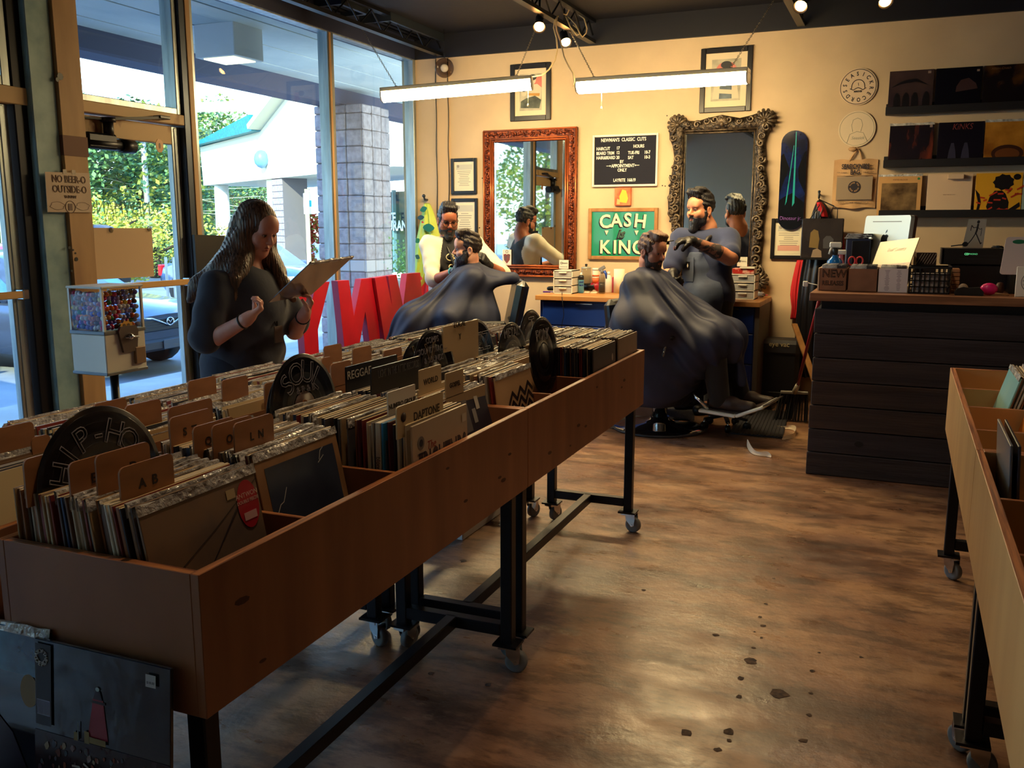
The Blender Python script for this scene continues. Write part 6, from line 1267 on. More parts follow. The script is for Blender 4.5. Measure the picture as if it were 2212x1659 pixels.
br = MB();rr = random.Random(2)
for i in range(90):
 f_ = rr.uniform(-1,1);p = hd_ + u * f_ * .098 + Y_ * rr.uniform(-.015,.015);e = hd_ + u * (f_ * .125 - .02) + Y_ * rr.uniform(-.05,.05);e.z = rr.uniform(.002,.012);br.tube([p,e],[.0035,.0025],4,caps=False)
br.build('bristles',mat('bristle_black',(16,16,20),.6),t)['kind'] = 'stuff'
sa,sb = P(1716,700,Y=7.75),P(1758,818,Y=7.3);t = thing('wooden_stick','flat wooden stick leaning behind the broom handle','stick',(sb.x,sb.y,0));q = sb + (sb - sa) * ((sb.z - .0) / max(.01,sa.z - sb.z));MB().beam(sa,q,.045,.018,b=.002).build('stick',mat('light_wood'),t)
# ================================================================ plank counter and what stands on it
YC0 = 5.49
ct = thing('plank_counter','long counter clad in dark rough planks at the right','counter',(.9,5.85,0));PK = [mat('dark_plank_%d' % i,c1,.75,col2=c2,nscale=3.2,stretch=(.5,1,7),detail=8,bump=.35,bscale=14) for i,(c1,c2) in enumerate([((60,52,54),(40,35,40)),((66,52,48),(42,34,36)),((54,48,54),(36,32,40))])]
MB().box(-.42,2.4,YC0 + .03,6.25,0,1.03).build('carcass',mat('counter_core',(30,26,28),.8),ct)
zs = [0,.138,.278,.42,.562,.70,.84,.985]
for i in range(7):
 k = MB().box(-.444 - R.uniform(0,.008),2.4,YC0 - R.uniform(0,.007),YC0 + .026,zs[i] + .003,zs[i + 1] - .003,0,.003).build('plank',PK[(i * 2 + i // 3) % 3],ct)
 for kx in ([R.uniform(-.35,1.2)] if i < 3 else []):
  s = .017;k['label'] = 'dark plank with a knot';MB().prism([(s * 1.5 * math.cos(j * .7),s * math.sin(j * .7)) for j in range(9)],(kx,YC0 - .0075,(zs[i] + zs[i + 1]) / 2),X_,Z_,.001).build('knot',mat('plank_knot',(18,15,18),.8),k)
for i in range(7):MB().box(-.446,-.42,YC0 + .03,6.25,zs[i] + .003,zs[i + 1] - .003,0,.003).build('end_plank',PK[i % 3],ct)
MB().box(-.483,2.45,YC0 - .035,6.32,1.03,1.075,0,.002).build('countertop',mat('counter_oak',(150,104,72),.4,col2=(112,74,50),nscale=4,stretch=(.6,8,8),detail=7),ct)
ZK = 1.075
KRAFT = mat('kraft_board',(140,96,68),.7,col2=(122,82,58),nscale=9);CASE = mat('jewel_case',(196,196,192),.15,col2=(60,56,62),nscale=20,sharp=(.45,.55))
for i,(xa,xb,lab) in enumerate([(-.449,-.302,'cardboard box lettered NEW RELEASES at the counter end'),(-.29,-.135,'plain cardboard box, second of the three disc boxes'),(-.125,.022,'disc box covered by a printed white price list')]):
 y0 = 5.66;t = thing('disc_box',lab,'box',((xa + xb) / 2,y0 + .1,ZK));zt = ZK + .132
 q = MB().box(xa,xb,y0,y0 + .003,ZK,zt).box(xa,xb,y0 + .297,y0 + .3,ZK,zt).box(xa,xa + .003,y0 + .003,y0 + .297,ZK,zt).box(xb - .003,xb,y0 + .003,y0 + .297,ZK,zt).box(xa,xb,y0,y0 + .3,ZK,ZK + .003);q.build('box',KRAFT,t)
 for j in range(12):
  o = recentre(MB().box(xa + .006 + R.uniform(0,.003),xb - .006,y0 + .012 + j * .0225,y0 + .022 + j * .0225,ZK + .004,ZK + .146 + R.uniform(0,.006),0,.001).build('disc_case',CASE));tag(o,'slim disc case standing in the %s box' % ('NEW RELEASES','plain cardboard','price list')[i],'disc case','disc cases in the %s box' % ('NEW RELEASES','plain cardboard','price list')[i])
 if i == 0:text('NEW',((xa + xb) / 2 + .006,y0 - .001,ZK + .1),X_,Z_,.062,mat('marker_black',(30,20,20),.6),t,width=.95,outline=.0016);text('RELEASES',((xa + xb) / 2,y0 - .001,ZK + .045),X_,Z_,.036,mat('marker_black'),t,width=.8,outline=.001);MB().box(xa - .012,xa - .004,y0 + .01,y0 + .29,ZK,zt + .0).build('side_card',mat('card_pale',(214,190,160),.6),t)
 if i == 2:
  MB().box(xa - .002,xb + .006,y0 - .004,y0 - .001,ZK + .002,zt + .004).build('price_list',mat('list_paper',(214,204,206),.6),t);q = MB()
  for cx in (.3,.72):
   for j in range(18):w_ = R.uniform(.08,.2);q.box(xa + (cx - w_ / 2) * .147,xa + (cx + w_ / 2) * .147,y0 - .0048,y0 - .004,ZK + .012 + j * .0066,ZK + .0142 + j * .0066)
  q.build('text_lines',mat('list_ink',(130,116,130),.6),t)['kind'] = 'stuff'
x0,x1,y0,y1,z0,z1 = .035,.245,5.62,5.84,ZK,ZK + .152;t = thing('plastic_crate','small black lattice crate on the plank counter','crate',((x0 + x1) / 2,(y0 + y1) / 2,ZK));CRB = mat('crate_black',(14,14,20),.4);q = MB().box(x0,x1,y0,y1,z0,z0 + .006)
for yy in (y0,y1 - .006):
 for j in range(5):q.box(x0,x1,yy,yy + .006,z0 + j * .035,z0 + j * .035 + .008)
 for j in range(9):q.box(x0 + j * .0253,x0 + j * .0253 + .007,yy,yy + .006,z0,z1)
for xx in (x0,x1 - .006):
 for j in range(5):q.box(xx,xx + .006,y0,y1,z0 + j * .035,z0 + j * .035 + .008)
 for j in range(6):q.box(xx,xx + .006,y0 + j * .042,y0 + j * .042 + .007,z0,z1)
q.box(x0 - .006,x1 + .006,y0 - .006,y0 + .006,z1 - .012,z1).box(x0 - .006,x1 + .006,y1 - .006,y1 + .006,z1 - .012,z1).box(x0 - .006,x0 + .006,y0,y1,z1 - .012,z1).box(x1 - .006,x1 + .006,y0,y1,z1 - .012,z1);q.build('lattice',CRB,t)
for r_ in range(2):
 for j in range(4):
  xx = x0 + .02 + j * .045;o = recentre(MB().box(xx,xx + .04,y0 + .012 + r_ * .02,y0 + .028 + r_ * .02,z0 + .007,z0 + .115 - .0,0,.002).build('cassette',mat('cassette_pale',(180,170,166),.4,col2=(110,104,108),nscale=12)));tag(o,'pale cassette standing in the black crate, %s row' % ('front','back')[r_],'cassette','cassettes in the crate, %s row' % ('front','back')[r_])
SPB = mat('bottle_blue',(30,110,190),.12,alpha=.9,coat=.5)
c = P(1802,580,Y=5.98);c.z = ZK;t = thing('spray_bottle','blue spray bottle with a round white label, behind NEW RELEASES','bottle',c);MB().lathe([(.04,0),(.046,.006),(.046,.14),(.044,.165),(.02,.19),(.014,.2),(.014,.212)],c,n=22).build('bottle',SPB,t);MB().lathe([(.016,.2),(.018,.235),(.012,.245)],c,n=14).build('collar',BLK,t)
vd = (Vector((0,0,CAMH)) - c);vd.z = 0;vd.normalize();MB().lathe([(.001,0),(.038,0),(.038,.001),(.001,.001)],c + vd * .0465 + Z_ * .105,vd,22,smooth=False).build('label',mat('card_white'),t);text_arc('BASIC',c + vd * .048 + Z_ * .105,Z_.cross(vd),Z_,.027,140,40,.014,mat('card_grey'),t)
q = MB();q.beam(c + Z_ * .262 - X_ * .035,c + Z_ * .262 + X_ * .035,.018,.034,b=.006);q.build('trigger_head',PLW,t);MB().tube([c + Z_ * .25 - X_ * .02,c + Z_ * .225 - X_ * .03,c + Z_ * .205 - X_ * .036],[.007,.006,.005],8).build('trigger',PLW,t)
c = P(1815,580,Y=6.1);c.z = ZK;t = thing('spray_bottle','clear pink spray bottle behind the blue one','bottle',c);MB().lathe([(.03,0),(.034,.006),(.034,.12),(.014,.17),(.012,.2)],c,n=18).build('bottle',mat('bottle_pink',(220,130,150),.15,alpha=.7),t);MB().beam(c + Z_ * .215 - X_ * .03,c + Z_ * .215 + X_ * .03,.018,.03,b=.005).build('trigger_head',PLW,t)
xa,xb = P(1828,520,Y=6.16).x,P(1881,520,Y=6.16).x;t = thing('speaker','dark blue bookshelf speaker left of the computer','speaker',((xa + xb) / 2,6.26,ZK));zt = P(1850,516,Y=6.16).z
MB().box(xa,xb,6.16,6.31,ZK,zt,0,.006).build('cabinet',mat('speaker_blue',(40,52,84),.5),t);MB().box(xa + .035,xb - .004,6.15,6.162,ZK + .01,zt - .012,0,.004).build('grille',mat('speaker_grille',(12,14,24),.8),t)
for j in range(3):o = recentre(MB().box(xa - .01 + .008 * j,xa + .13 + .012 * j,6.165,6.29,zt + .001 + j * .011,zt + .0105 + j * .011,0,.001).build('disc_case',CASE));tag(o,'disc case lying on the speaker, %s of three' % ('lowest','middle','topmost')[j],'disc case','disc cases on the speaker')
c = P(1852,580,Y=5.99);c.z = ZK;t = thing('pen_cup','dark pen cup in front of the speaker','cup',c);MB().lathe([(.03,0),(.036,.002),(.037,.1),(.033,.1),(.03,.006)],c,n=18).build('cup',mat('cup_dark',(40,40,56),.5),t)
t = thing('scissors','red handled scissors standing in the pen cup','scissors',c + Z_ * .01)
for s in (-1,1):
 k = c + Vector((s * .022 - .012,-.01,.165));MB().tube([k + Vector((.019 * math.cos(a),0,.026 * math.sin(a))) for a in [i * math.pi / 7 for i in range(14)]],.0055,6,closed=True).build('handle',mat('scissor_red',(206,50,56),.4),t)
 MB().tube([k - Z_ * .026,c + Vector((0,-.005,.02))],.004,5).build('blade',CHROME,t)
for i,(dx,tz,cc,nm) in enumerate([(-.016,.15,(90,170,80),'green'),(.012,.15,(60,60,80),'dark'),(.022,.13,(30,50,150),'blue'),(.03,.14,(210,40,40),'red'),(.004,.145,(150,150,160),'grey')]):o = recentre(MB().tube([c + Vector((dx * .4,.006 * i - .01,.012)),c + Vector((dx * 1.15,.004 * i,tz))],.0045,7).build('pen',mat('pen_' + nm,cc,.4)));tag(o,'%s pen standing in the dark pen cup' % nm,'pen','pens in the cup')
tl,tr = P(1886,466,Y=6.30),P(1968,464,Y=5.98);ztop = 1.515;d = Vector((tr.x - tl.x,tr.y - tl.y,0));W_im = .47;d.normalize();n_ = Vector((-d.y,d.x,0));n_ = n_ if n_.y < 0 else -n_
cc = Vector((tr.x,tr.y,0)) - d * W_im / 2;t = thing('computer','silver all-in-one computer seen from behind on the counter','computer',(cc.x,cc.y,ZK));ALB = mat('computer_silver',(206,214,206),.35,.3)
upv = (Z_ * .99 - n_ * .08).normalized()
MB().prism(rrect(W_im,.42,.02,4),Vector((cc.x,cc.y,ztop - .21)) - n_ * .012,d if d.cross(upv).dot(n_) > 0 else -d,upv,.026).build('back_shell',ALB,t);MB().prism(rrect(W_im,.42,.02,4),Vector((cc.x,cc.y,ztop - .21)) - n_ * .032,d if d.cross(upv).dot(n_) > 0 else -d,upv,.02).build('front_bezel',mat('bezel_brown',(76,52,44),.4),t)
ux = d if d.cross(upv).dot(n_) > 0 else -d;o0 = Vector((cc.x,cc.y,ztop - .21)) + n_ * .0142;MB().prism([(-.15,.172),(.15,.172),(.15,.177),(-.15,.177)],o0,ux,upv,.0006).build('vent_slot',mat('slot_dark',(110,112,104),.5),t)
ap = [(0,.032),(.012,.036),(.026,.034),(.036,.026),(.028,.014),(.027,.0),(.032,-.012),(.038,-.018),(.03,-.036),(.018,-.05),(.008,-.046),(-.006,-.046),(-.016,-.05),(-.03,-.034),(-.038,-.01),(-.037,.014),(-.028,.03),(-.014,.036)];AK = mat('logo_black',(16,18,22),.2)
MB().prism(ap[::-1] if False else ap[::-1],o0 + upv * .06,ux,upv,.0012).build('emblem',AK,t);MB().prism([(.002,.042),(.006,.056),(.018,.066),(.016,.052)],o0 + upv * .06,ux,upv,.0012).build('emblem_leaf',AK,t)
MB().beam(Vector((cc.x,cc.y,ZK + .004)) + n_ * .02,Vector((cc.x,cc.y,1.2)) + n_ * .02,.2,.01).build('stand_neck',ALB,t);MB().obox((cc.x,cc.y,ZK + .004),(d,n_,Z_),(.1,.1,.004),0,.002).build('stand_foot',ALB,t)
bl,brp = P(1862,585,Y=5.93),P(1938,583,Y=5.72);ux = (brp - bl);ux.z = 0;ux.normalize();hv = Vector((-ux.y,ux.x,0));uy = (Z_ * .92 + hv * .2 + ux * .28);uy = (uy - ux * uy.dot(ux)).normalized()
uy = (Z_ * .9 + hv * .42).normalized()
k = Cover('hazy green and mauve landscape record leaning on the computer',Vector(((bl.x + brp.x) / 2 + .02,(bl.y + brp.y) / 2 + .02,ZK + .012)),(ux + Z_ * .10).normalized(),(uy - (ux + Z_ * .10).normalized() * uy.dot((ux + Z_ * .10).normalized())),mat('haze_cover',(166,160,120),.3,col2=(186,170,110),nscale=4));k.rect(0,1,0,.5,mat('haze_field',(150,124,118),.4,col2=(176,150,116),nscale=26,detail=8),'field').text('Real Country',.52,.8,.11,pm('pale_script',(206,200,160)),shear=.35,width=.8)
xa,y0 = P(2033,560,Y=6.02).x,6.02;t = thing('stereo_receiver','black stereo receiver with small green display on the counter','receiver',(xa + .24,y0 + .12,ZK));RB_ = mat('receiver_black',(14,14,20),.35)
zt = P(2100,537,Y=y0).z;zm = P(2100,572,Y=y0).z
MB().box(xa,xa + .47,y0,y0 + .26,zm,zt,0,.004).build('upper_case',RB_,t);MB().box(xa + .05,xa + .45,y0 + .01,y0 + .26,ZK + .012,zm - .004,0,.004).build('lower_case',mat('receiver_black2',(18,18,26),.4),t);MB().box(xa - .001,xa + .014,y0 + .0,y0 + .26,zm,zt).build('side_cheek',mat('receiver_grey',(70,66,72),.5),t)
for xx in (xa + .08,xa + .42):MB().cyl((xx,y0 + .05,ZK),(xx,y0 + .05,ZK + .013),.02,n=12).build('foot',BLK,t)
GRN = mat('display_green',(110,220,140),.4,emit=((110,230,150),.7));text('CD',P(2088,549,Y=y0 - .001),X_,Z_,.016,GRN,t,bold=.0008);text('PHONO',P(2102,549,Y=y0 - .001),X_,Z_,.013,GRN,t)
for zz in (.03,.05):MB().box(xa + .1,xa + .3,y0 - .002,y0,zm + zz,zm + zz + .006).build('slot',mat('slot_black',(30,30,40),.4),t)
a,b_ = P(2078,535,Y=6.2),P(2128,473,Y=6.2);k = thing('postcard','pale card with an ink drawing of a striding dancer on the receiver','card',((a.x + b_.x) / 2,6.2,zt));uyc = (Z_ + Y_ * .12 + X_ * .06).normalized();wC = b_.x - a.x;hC = b_.z - zt
MB().prism([(0,0),(wC,0),(wC,hC),(wC * .12,hC)],(a.x,6.19,zt + .001),X_,uyc,.002).build('card',mat('card_ivory',(216,204,180),.5),k)
q = MB()
for pts,w_ in (([(.62,.82),(.6,.62),(.56,.5)],.09),([(.6,.72),(.42,.7),(.32,.78),(.3,.6)],.035),([(.62,.72),(.74,.64),(.82,.68),(.82,.42)],.025),([(.56,.5),(.4,.28),(.24,.12),(.16,.12)],.05),([(.58,.5),(.72,.32),(.86,.14),(.9,.18)],.05)):stroke(q,[(x * wC,y * hC) for x,y in pts],w_ * wC,Vector((a.x,6.1905 - .003,zt + .001)),X_,uyc,.0005)
q.prism(ell(.62 * wC,.9 * hC,.07 * wC,.06 * hC,12),(a.x,6.1865,zt + .001),X_,uyc,.0005);q.build('ink_drawing',mat('card_ink',(50,46,48),.6),k)['kind'] = 'stuff'
t = thing('folded_glasses','dark folded sunglasses left on the receiver top','glasses',(P(2070,535,Y=6.1).x,6.1,zt));c = Vector((P(2070,535,Y=6.1).x,6.1,zt + .012));MB().tube([c + Vector((-.04,0,0)),c + Vector((.0,.01,.006)),c + Vector((.05,.0,.01))],.004,6).tube([c + Vector((.035 + .014 * math.cos(a),-.005,.012 + .012 * math.sin(a))) for a in [i * .628 for i in range(10)]],.003,5,closed=True).build('frame',BLK,t);MB().obox(c + Vector((.035,-.005,.012)),(X_,Y_,Z_),(.012,.001,.01)).build('lens',BLK,t)
t = thing('cable_coil','small coil of dark cable on the receiver top','cable',(P(2155,533,Y=6.1).x,6.1,zt));c = Vector((P(2155,533,Y=6.1).x,6.1,zt));MB().tube([c + Vector((.03 * math.cos(a),.02 * math.sin(a),.005 + .003 * (a % 3))) for a in [i * .5 for i in range(30)]],.004,5).build('coil',BLK,t);MB().obox(c + Vector((.0,-.02,.01)),(X_,Y_,Z_),(.01,.008,.008),0,.002).build('plug',ALUD,t)
t = thing('red_wallet','red and black packet standing on the right of the receiver','packet',(P(2186,530,Y=6.15).x,6.15,zt));xx = P(2186,530,Y=6.15).x;MB().obox((xx,6.15,zt + .034),(X_,Y_,Z_ + X_ * -.2),(.011,.03,.033),0,.003).build('packet',mat('packet_red',(196,36,36),.4),t);MB().obox((xx + .014,6.15,zt + .032),(X_,Y_,Z_ + X_ * -.2),(.003,.03,.032),0,.001).build('dark_back',BLK,t)
c = P(2000,575,Y=6.0);t = thing('striped_box','small dark box with diagonal white stripes behind the crate','box',(c.x,6.0,ZK));zt2 = P(2000,546,Y=6.0).z
MB().box(c.x - .055,c.x + .055,6.0,6.08,ZK,zt2,0,.003).build('box',mat('striped_dark',(44,30,34),.5),t);q = MB()
for i in range(7):stroke(q,[(-.05 + i * .015 - .012,-.03),(-.05 + i * .015 + .018,.03)],.003,(c.x + .008,5.9995,zt2 - .035),X_,Z_,.0005)
q.build('stripes',mat('stripe_white',(206,200,190),.5),t)['kind'] = 'stuff';MB().box(c.x - .07,c.x - .056,6.0,6.08,ZK,zt2 + .004).build('pale_side',mat('card_pale'),t)
c = P(2061,625,Y=5.78);t = thing('paper_stack','stack of folded tan paper bags right of the crate','paper stack',(c.x,5.82,ZK));
for i in range(6):MB().box(c.x - .022 + R.uniform(-.003,.003),c.x + .024 + R.uniform(-.003,.003),5.78,5.9,ZK + i * .023,ZK + i * .023 + .021,0,.003).build('folded_bag',mat('bag_tan',(176,130,92),.8,col2=(150,108,76),nscale=10),t)
c = P(2093,630,Y=5.6);t = thing('tape_dispenser','black tape dispenser lying before the receiver','tape dispenser',(c.x,5.6,ZK));q = MB().prism([(-.07,0),(.07,0),(.072,.02),(.05,.044),(0,.04),(-.03,.046),(-.06,.036),(-.074,.014)],(c.x,5.62,ZK + .001),X_,Z_,.05);q.build('body',BLK,t);MB().lathe([(.012,-.012),(.024,-.012),(.024,.012),(.012,.012)],(c.x - .03,5.59,ZK + .04),Y_,18).build('roll',mat('tape_tan',(176,150,120),.4),t)
c = P(2137,622,Y=5.62);t = thing('pink_brush','rounded hot pink plastic brush on the counter','brush',(c.x,5.64,ZK));MB().ball((c.x,5.64,ZK + .034),(.045,.03,.034),18).build('shell',mat('hot_pink',(222,30,120),.35),t);MB().tube([(c.x + .03,5.63,ZK + .012),(c.x + .1,5.62,ZK + .006)],[.008,.004],6).build('handle',mat('light_wood'),t)
c = P(2160,622,Y=5.74);t = thing('wooden_disc','dark wooden disc standing behind the pink brush','wooden disc',(c.x,5.74,ZK));MB().lathe([(.001,-.012),(.032,-.012),(.034,0),(.032,.012),(.001,.012)],(c.x,5.74,ZK + .034),(1,-.4,0),20).build('disc',mat('walnut',(76,48,38),.5),t)
a = P(2165,546,Y=5.78);t = thing('laptop','white laptop lid with a green oval sticker at the right edge','laptop',(a.x + .16,5.8,ZK));uyl_ = (Z_ - X_ * .12 + Y_ * .14).normalized();LPW = mat('laptop_white',(206,192,190),.35)
zb_ = 1.19
MB().prism(rrect(.34,.21,.016,4,.17,.105),(P(2158,600,Y=5.74).x,5.74,zb_ - .005),X_,(Z_ + X_ * .10 + Y_ * .2).normalized(),.012).build('lid',LPW,t);MB().prism(ell(.07,.185,.032,.012),(P(2158,600,Y=5.74).x - .004,5.7275,zb_ - .005),X_,(Z_ + X_ * .10 + Y_ * .2).normalized(),.0008).build('oval_sticker',mat('sticker_green',(20,110,80),.4),t)
MB().box(P(2158,600,Y=5.74).x + .04,P(2158,600,Y=5.74).x + .36,5.8,6.0,ZK + .11,ZK + .125,0,.004).build('keyboard_deck',LPW,t);MB().box(P(2158,600,Y=5.74).x + .06,P(2158,600,Y=5.74).x + .34,5.82,5.98,ZK,ZK + .11,0,.004).build('riser',BLK,t)
a = P(2192,632,Y=5.58);t = thing('logo_card','white card printed with the round shop logo, right counter edge','card',(a.x + .07,5.58,ZK));zq = P(2192,576,Y=5.58).z - ZK;MB().obox((a.x + .075,5.58,ZK + zq / 2),(X_,Y_,Z_),(.075,.004,zq / 2),0,.002).build('card',mat('card_white'),t)
q = MB();ctr = Vector((a.x + .082,5.5755,ZK + zq / 2));q.tube([ctr + Vector((.056 * math.cos(i * .21),0,.056 * math.sin(i * .21))) for i in range(30)],.0013,4,closed=True);q.build('ring',SIGNK,t);text_arc('SEASICKRECORDS',ctr,X_,Z_,.042,172,172 - 360 * 13 / 14,.018,SIGNK,t)
c = P(1740,613,Y=6.31);t = thing('white_switch','small white square tag hanging by the counter end','tag',(c.x,c.y,c.z - .015));MB().obox(c,(X_,Y_,Z_),(.016,.006,.018),0,.004).build('tag',PLW,t);MB().tube([c + Z_ * .01,(-.475,6.3,1.06)],.0025,4).build('string',PLW,t)
# ================================================================ hanging cloth on the back wall right of the skateboard
BKC = mat('black_nylon',(20,21,30),.38,spec=.6,bump=.25,bscale=7);REDC = mat('red_cloth',(190,20,34),.75,bump=.15,bscale=20)
def drape(name,rows,m,parent,seed=0,amp=.02,dpt=.02,n=17,thick=.004):
 """hanging cloth: rows of (left px, right px, py, depth from wall)"""
 rr = random.Random(seed);ph = [rr.uniform(0,6.28) for _ in range(4)]
 RW = [(P(a,y,Y=YB - d),P(b_,y,Y=YB - d),d) for a,b_,y,d in rows]
 def fn(i,j):
  a,b_,d = RW[i];f_ = j / (n - 1);p = a.lerp(b_,f_);s = min(1,i / 2.0 + .25)
  return (p.x,YB - .012 - d * (.35 + .65 * math.sin(math.pi * f_) ** .5) - amp * s * (.5 + .5 * math.sin(f_ * 13 + ph[0] + i * .25)) - amp * .6 * s * math.sin(f_ * 23 + ph[1] - i * .3),p.z)
 o = MB().grid(fn,len(RW),n).build(name,m,parent);md = o.modifiers.new('thick','SOLIDIFY');md.thickness = thick;md.offset = 1
 sb = o.modifiers.new('smooth','SUBSURF');sb.levels = sb.render_levels = 1;return o
hk = wallpt(1770,428,.02)
t = thing('wall_hook','dark wall hook right of the skateboard holding cloths','hook',(hk.x,YB,hk.z));MB().tube([(hk.x,YB,hk.z + .03),(hk.x,YB - .03,hk.z + .03),(hk.x,YB - .06,hk.z + .0),(hk.x,YB - .065,hk.z + .045)],.008,8).build('hook',ALUD,t);MB().ball((hk.x,YB - .065,hk.z + .05),.012,8).build('hook_tip',ALUD,t)
t = thing('black_cape','black capes bunched on the wall hook and hanging down','cape',(hk.x,YB - .05,.6));drape('cape',[(1766,1775,432,.05),(1755,1795,455,.09),(1748,1800,480,.09),(1742,1810,530,.06),(1728,1800,590,.10),(1720,1790,650,.12),(1718,1785,720,.12),(1712,1780,770,.10),(1722,1776,800,.08),(1730,1765,815,.06)],BKC,t,3,.03)
t = thing('red_cloth','red cloth hanging behind the black capes','cloth',(hk.x - .1,YB - .03,.8));drape('cloth',[(1763,1773,436,.11),(1766,1785,452,.125),(1770,1790,470,.12)],REDC,t,4,.006);drape('lower_cloth',[(1722,1740,560,.03),(1712,1735,600,.04),(1704,1732,640,.05),(1712,1728,662,.05),(1706,1722,690,.04)],REDC,t,5,.01);drape('right_fold',[(1812,1818,500,.02),(1812,1826,530,.03),(1812,1822,570,.02)],REDC,t,6,.006)
t = thing('picture_bag','dark shopping bag with dim golden figure print, on the wall hook','bag',wallpt(1775,560,.2));B0,B1 = P(1733,472,Y=YB - .18),P(1818,562,Y=YB - .18);xa,xb,zb_,zt = B0.x,B1.x,B1.z,B0.z;yb_ = YB - .18
MB().box(xa,xb,yb_,yb_ + .05,zb_,zt,0,.006).build('bag',mat('bag_dark',(34,30,34),.25,coat=.4,col2=(50,44,44),nscale=4),t)
for s in (.28,.72):MB().tube([(xa + (xb - xa) * s - .035,yb_ + .025,zt - .01),(xa + (xb - xa) * s * .8 + .05,yb_ + .03,zt + .1),(hk.x,YB - .07,hk.z - .01),(xa + (xb - xa) * s * .8 + .08,yb_ + .035,zt + .08),(xa + (xb - xa) * s + .035,yb_ + .025,zt - .01)],.004,5).build('bag_handle',BLK,t)
for pts,m_ in (([(.2,.3),(.42,.28),(.44,.5),(.4,.7),(.3,.74),(.22,.66)],mat('bag_gold',(124,104,66),.3)),([(.54,.28),(.76,.28),(.78,.5),(.7,.58),(.6,.58),(.53,.5)],mat('bag_grey',(74,74,80),.3)),([(.26,.06),(.52,.06),(.5,.22),(.4,.28),(.3,.24)],mat('bag_pale',(150,132,116),.3)),([(.0,.0),(1,0),(1,.05),(0,.05)],BLK)):MB().prism([(x * (xb - xa),y * (zt - zb_)) for x,y in pts],(xa,yb_ - .0006,zb_),X_,Z_,.0006).build('printed_shape',m_,t)
hk = wallpt(921,436,.02);t = thing('wall_hook','dark wall hook in the window corner','hook',(hk.x,YB,hk.z));MB().tube([(hk.x,YB,hk.z + .02),(hk.x,YB - .05,hk.z + .02),(hk.x,YB - .07,hk.z + .05)],.01,8).build('hook',ALUD,t);MB().ball((hk.x,YB - .07,hk.z + .055),.018,8).build('hook_tip',ALUD,t)
LIME = mat('lime_cape',(190,214,70),.6,col2=(204,222,110),nscale=4);LIMEP = mat('pale_lime_cape',(226,224,160),.6)
t = thing('child_cape','lime green printed child cape hanging in the window corner','cape',(hk.x,YB - .05,.9));drape('cape',[(915,926,438,.06),(908,936,462,.08),(899,944,500,.10),(892,950,530,.10),(893,944,560,.10),(893,925,590,.09),(895,912,620,.06),(893,905,640,.04)],LIME,t,11,.02);drape('pale_side',[(920,930,442,.04),(922,944,490,.05),(924,958,530,.06),(920,955,560,.06),(915,945,590,.06),(905,935,606,.04)],LIMEP,t,12,.012)
for i,(px,py,r,cc) in enumerate([(915,452,.035,(20,110,100)),(909,470,.03,(30,70,90)),(926,492,.05,(16,110,96)),(905,600,.035,(206,50,50)),(902,555,.028,(40,90,80)),(902,520,.03,(30,120,80)),(935,540,.03,(120,150,150)),(898,628,.028,(20,120,100)),(930,568,.028,(150,160,150)),(913,480,.012,(200,60,50))]):
 p = P(px,py,Y=YB - .155);MB().prism([(r * math.cos(a) * (1 + .3 * math.sin(a * 2 + i)),r * .8 * math.sin(a)) for a in [j * .524 for j in range(12)]],p,X_,Z_,.002).build('printed_patch',mat('patch_%d' % i,cc,.6),t)
t = thing('red_cloth','red cloth hanging below the lime cape in the window corner','cloth',(hk.x,YB - .03,.6));drape('cloth',[(922,932,470,.02),(918,952,560,.03),(905,950,600,.045),(900,952,650,.05),(902,950,690,.05),(905,945,720,.05)],REDC,t,14,.02)
t = thing('low_bench','low black bench under the red letters at the window','bench',(-4.2,6.3,0));MB().box(-4.36,-4.02,5.45,7.6,.40,.45,0,.006).build('top',BLKM,t)
for (x,y) in ((-4.33,5.5),(-4.05,5.5),(-4.33,7.55),(-4.05,7.55)):MB().box(x - .02,x + .02,y - .02,y + .02,0,.4).build('leg',BLKM,t)
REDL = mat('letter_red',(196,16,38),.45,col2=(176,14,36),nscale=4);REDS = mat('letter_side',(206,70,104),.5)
def letter(nm,label,pts,X,th=.06):
 q = [P(620 + x / 6.9125,560 + y / 6.9125,X=X) for x,y in pts];y0 = q[0].y;zmin = min(p.z for p in q);poly = [(p.y,p.z) for p in q]
 ar = sum(poly[i][0] * poly[(i + 1) % len(poly)][1] - poly[(i + 1) % len(poly)][0] * poly[i][1] for i in range(len(poly)))
 if ar < 0:poly = poly[::-1]
 zs_ = [p[1] for p in poly];zb_ = min(zs_);poly = [(y,.452 + (z - zb_) if False else z) for y,z in poly];poly = [(y,max(z,.452) if z > zb_ + .06 else .452) for y,z in poly]
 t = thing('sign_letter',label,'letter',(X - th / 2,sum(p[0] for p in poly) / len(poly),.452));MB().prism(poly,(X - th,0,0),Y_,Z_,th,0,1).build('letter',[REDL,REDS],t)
 rr = random.Random(len(label));q = MB()
 yy = [p[0] for p in poly]
letter('letter','big red letter Y standing by the window behind the woman',[(270,1310),(475,1310),(462,1050),(637,335),(430,352),(345,790),(235,380),(40,400),(150,880),(250,1115)],-4.15)
letter('letter','big red letter N in front of the stone pillar',[(755,325),(925,312),(1000,850),(1110,295),(1300,280),(1395,1285),(1240,1290),(1170,780),(1075,1300),(860,1300)],-4.15)
letter('letter','second red letter N half hidden by the black cape',[(1310,278),(1475,252),(1570,700),(1510,250),(1635,230),(1830,1240),(1660,1260),(1560,860),(1640,1270),(1465,1280)],-4.12)
letter('letter','red letter A beside the hanging red cloth',[(1790,218),(1990,200),(2060,1150),(1930,1160),(1890,690),(1860,1170),(1680,1180)],-4.13)
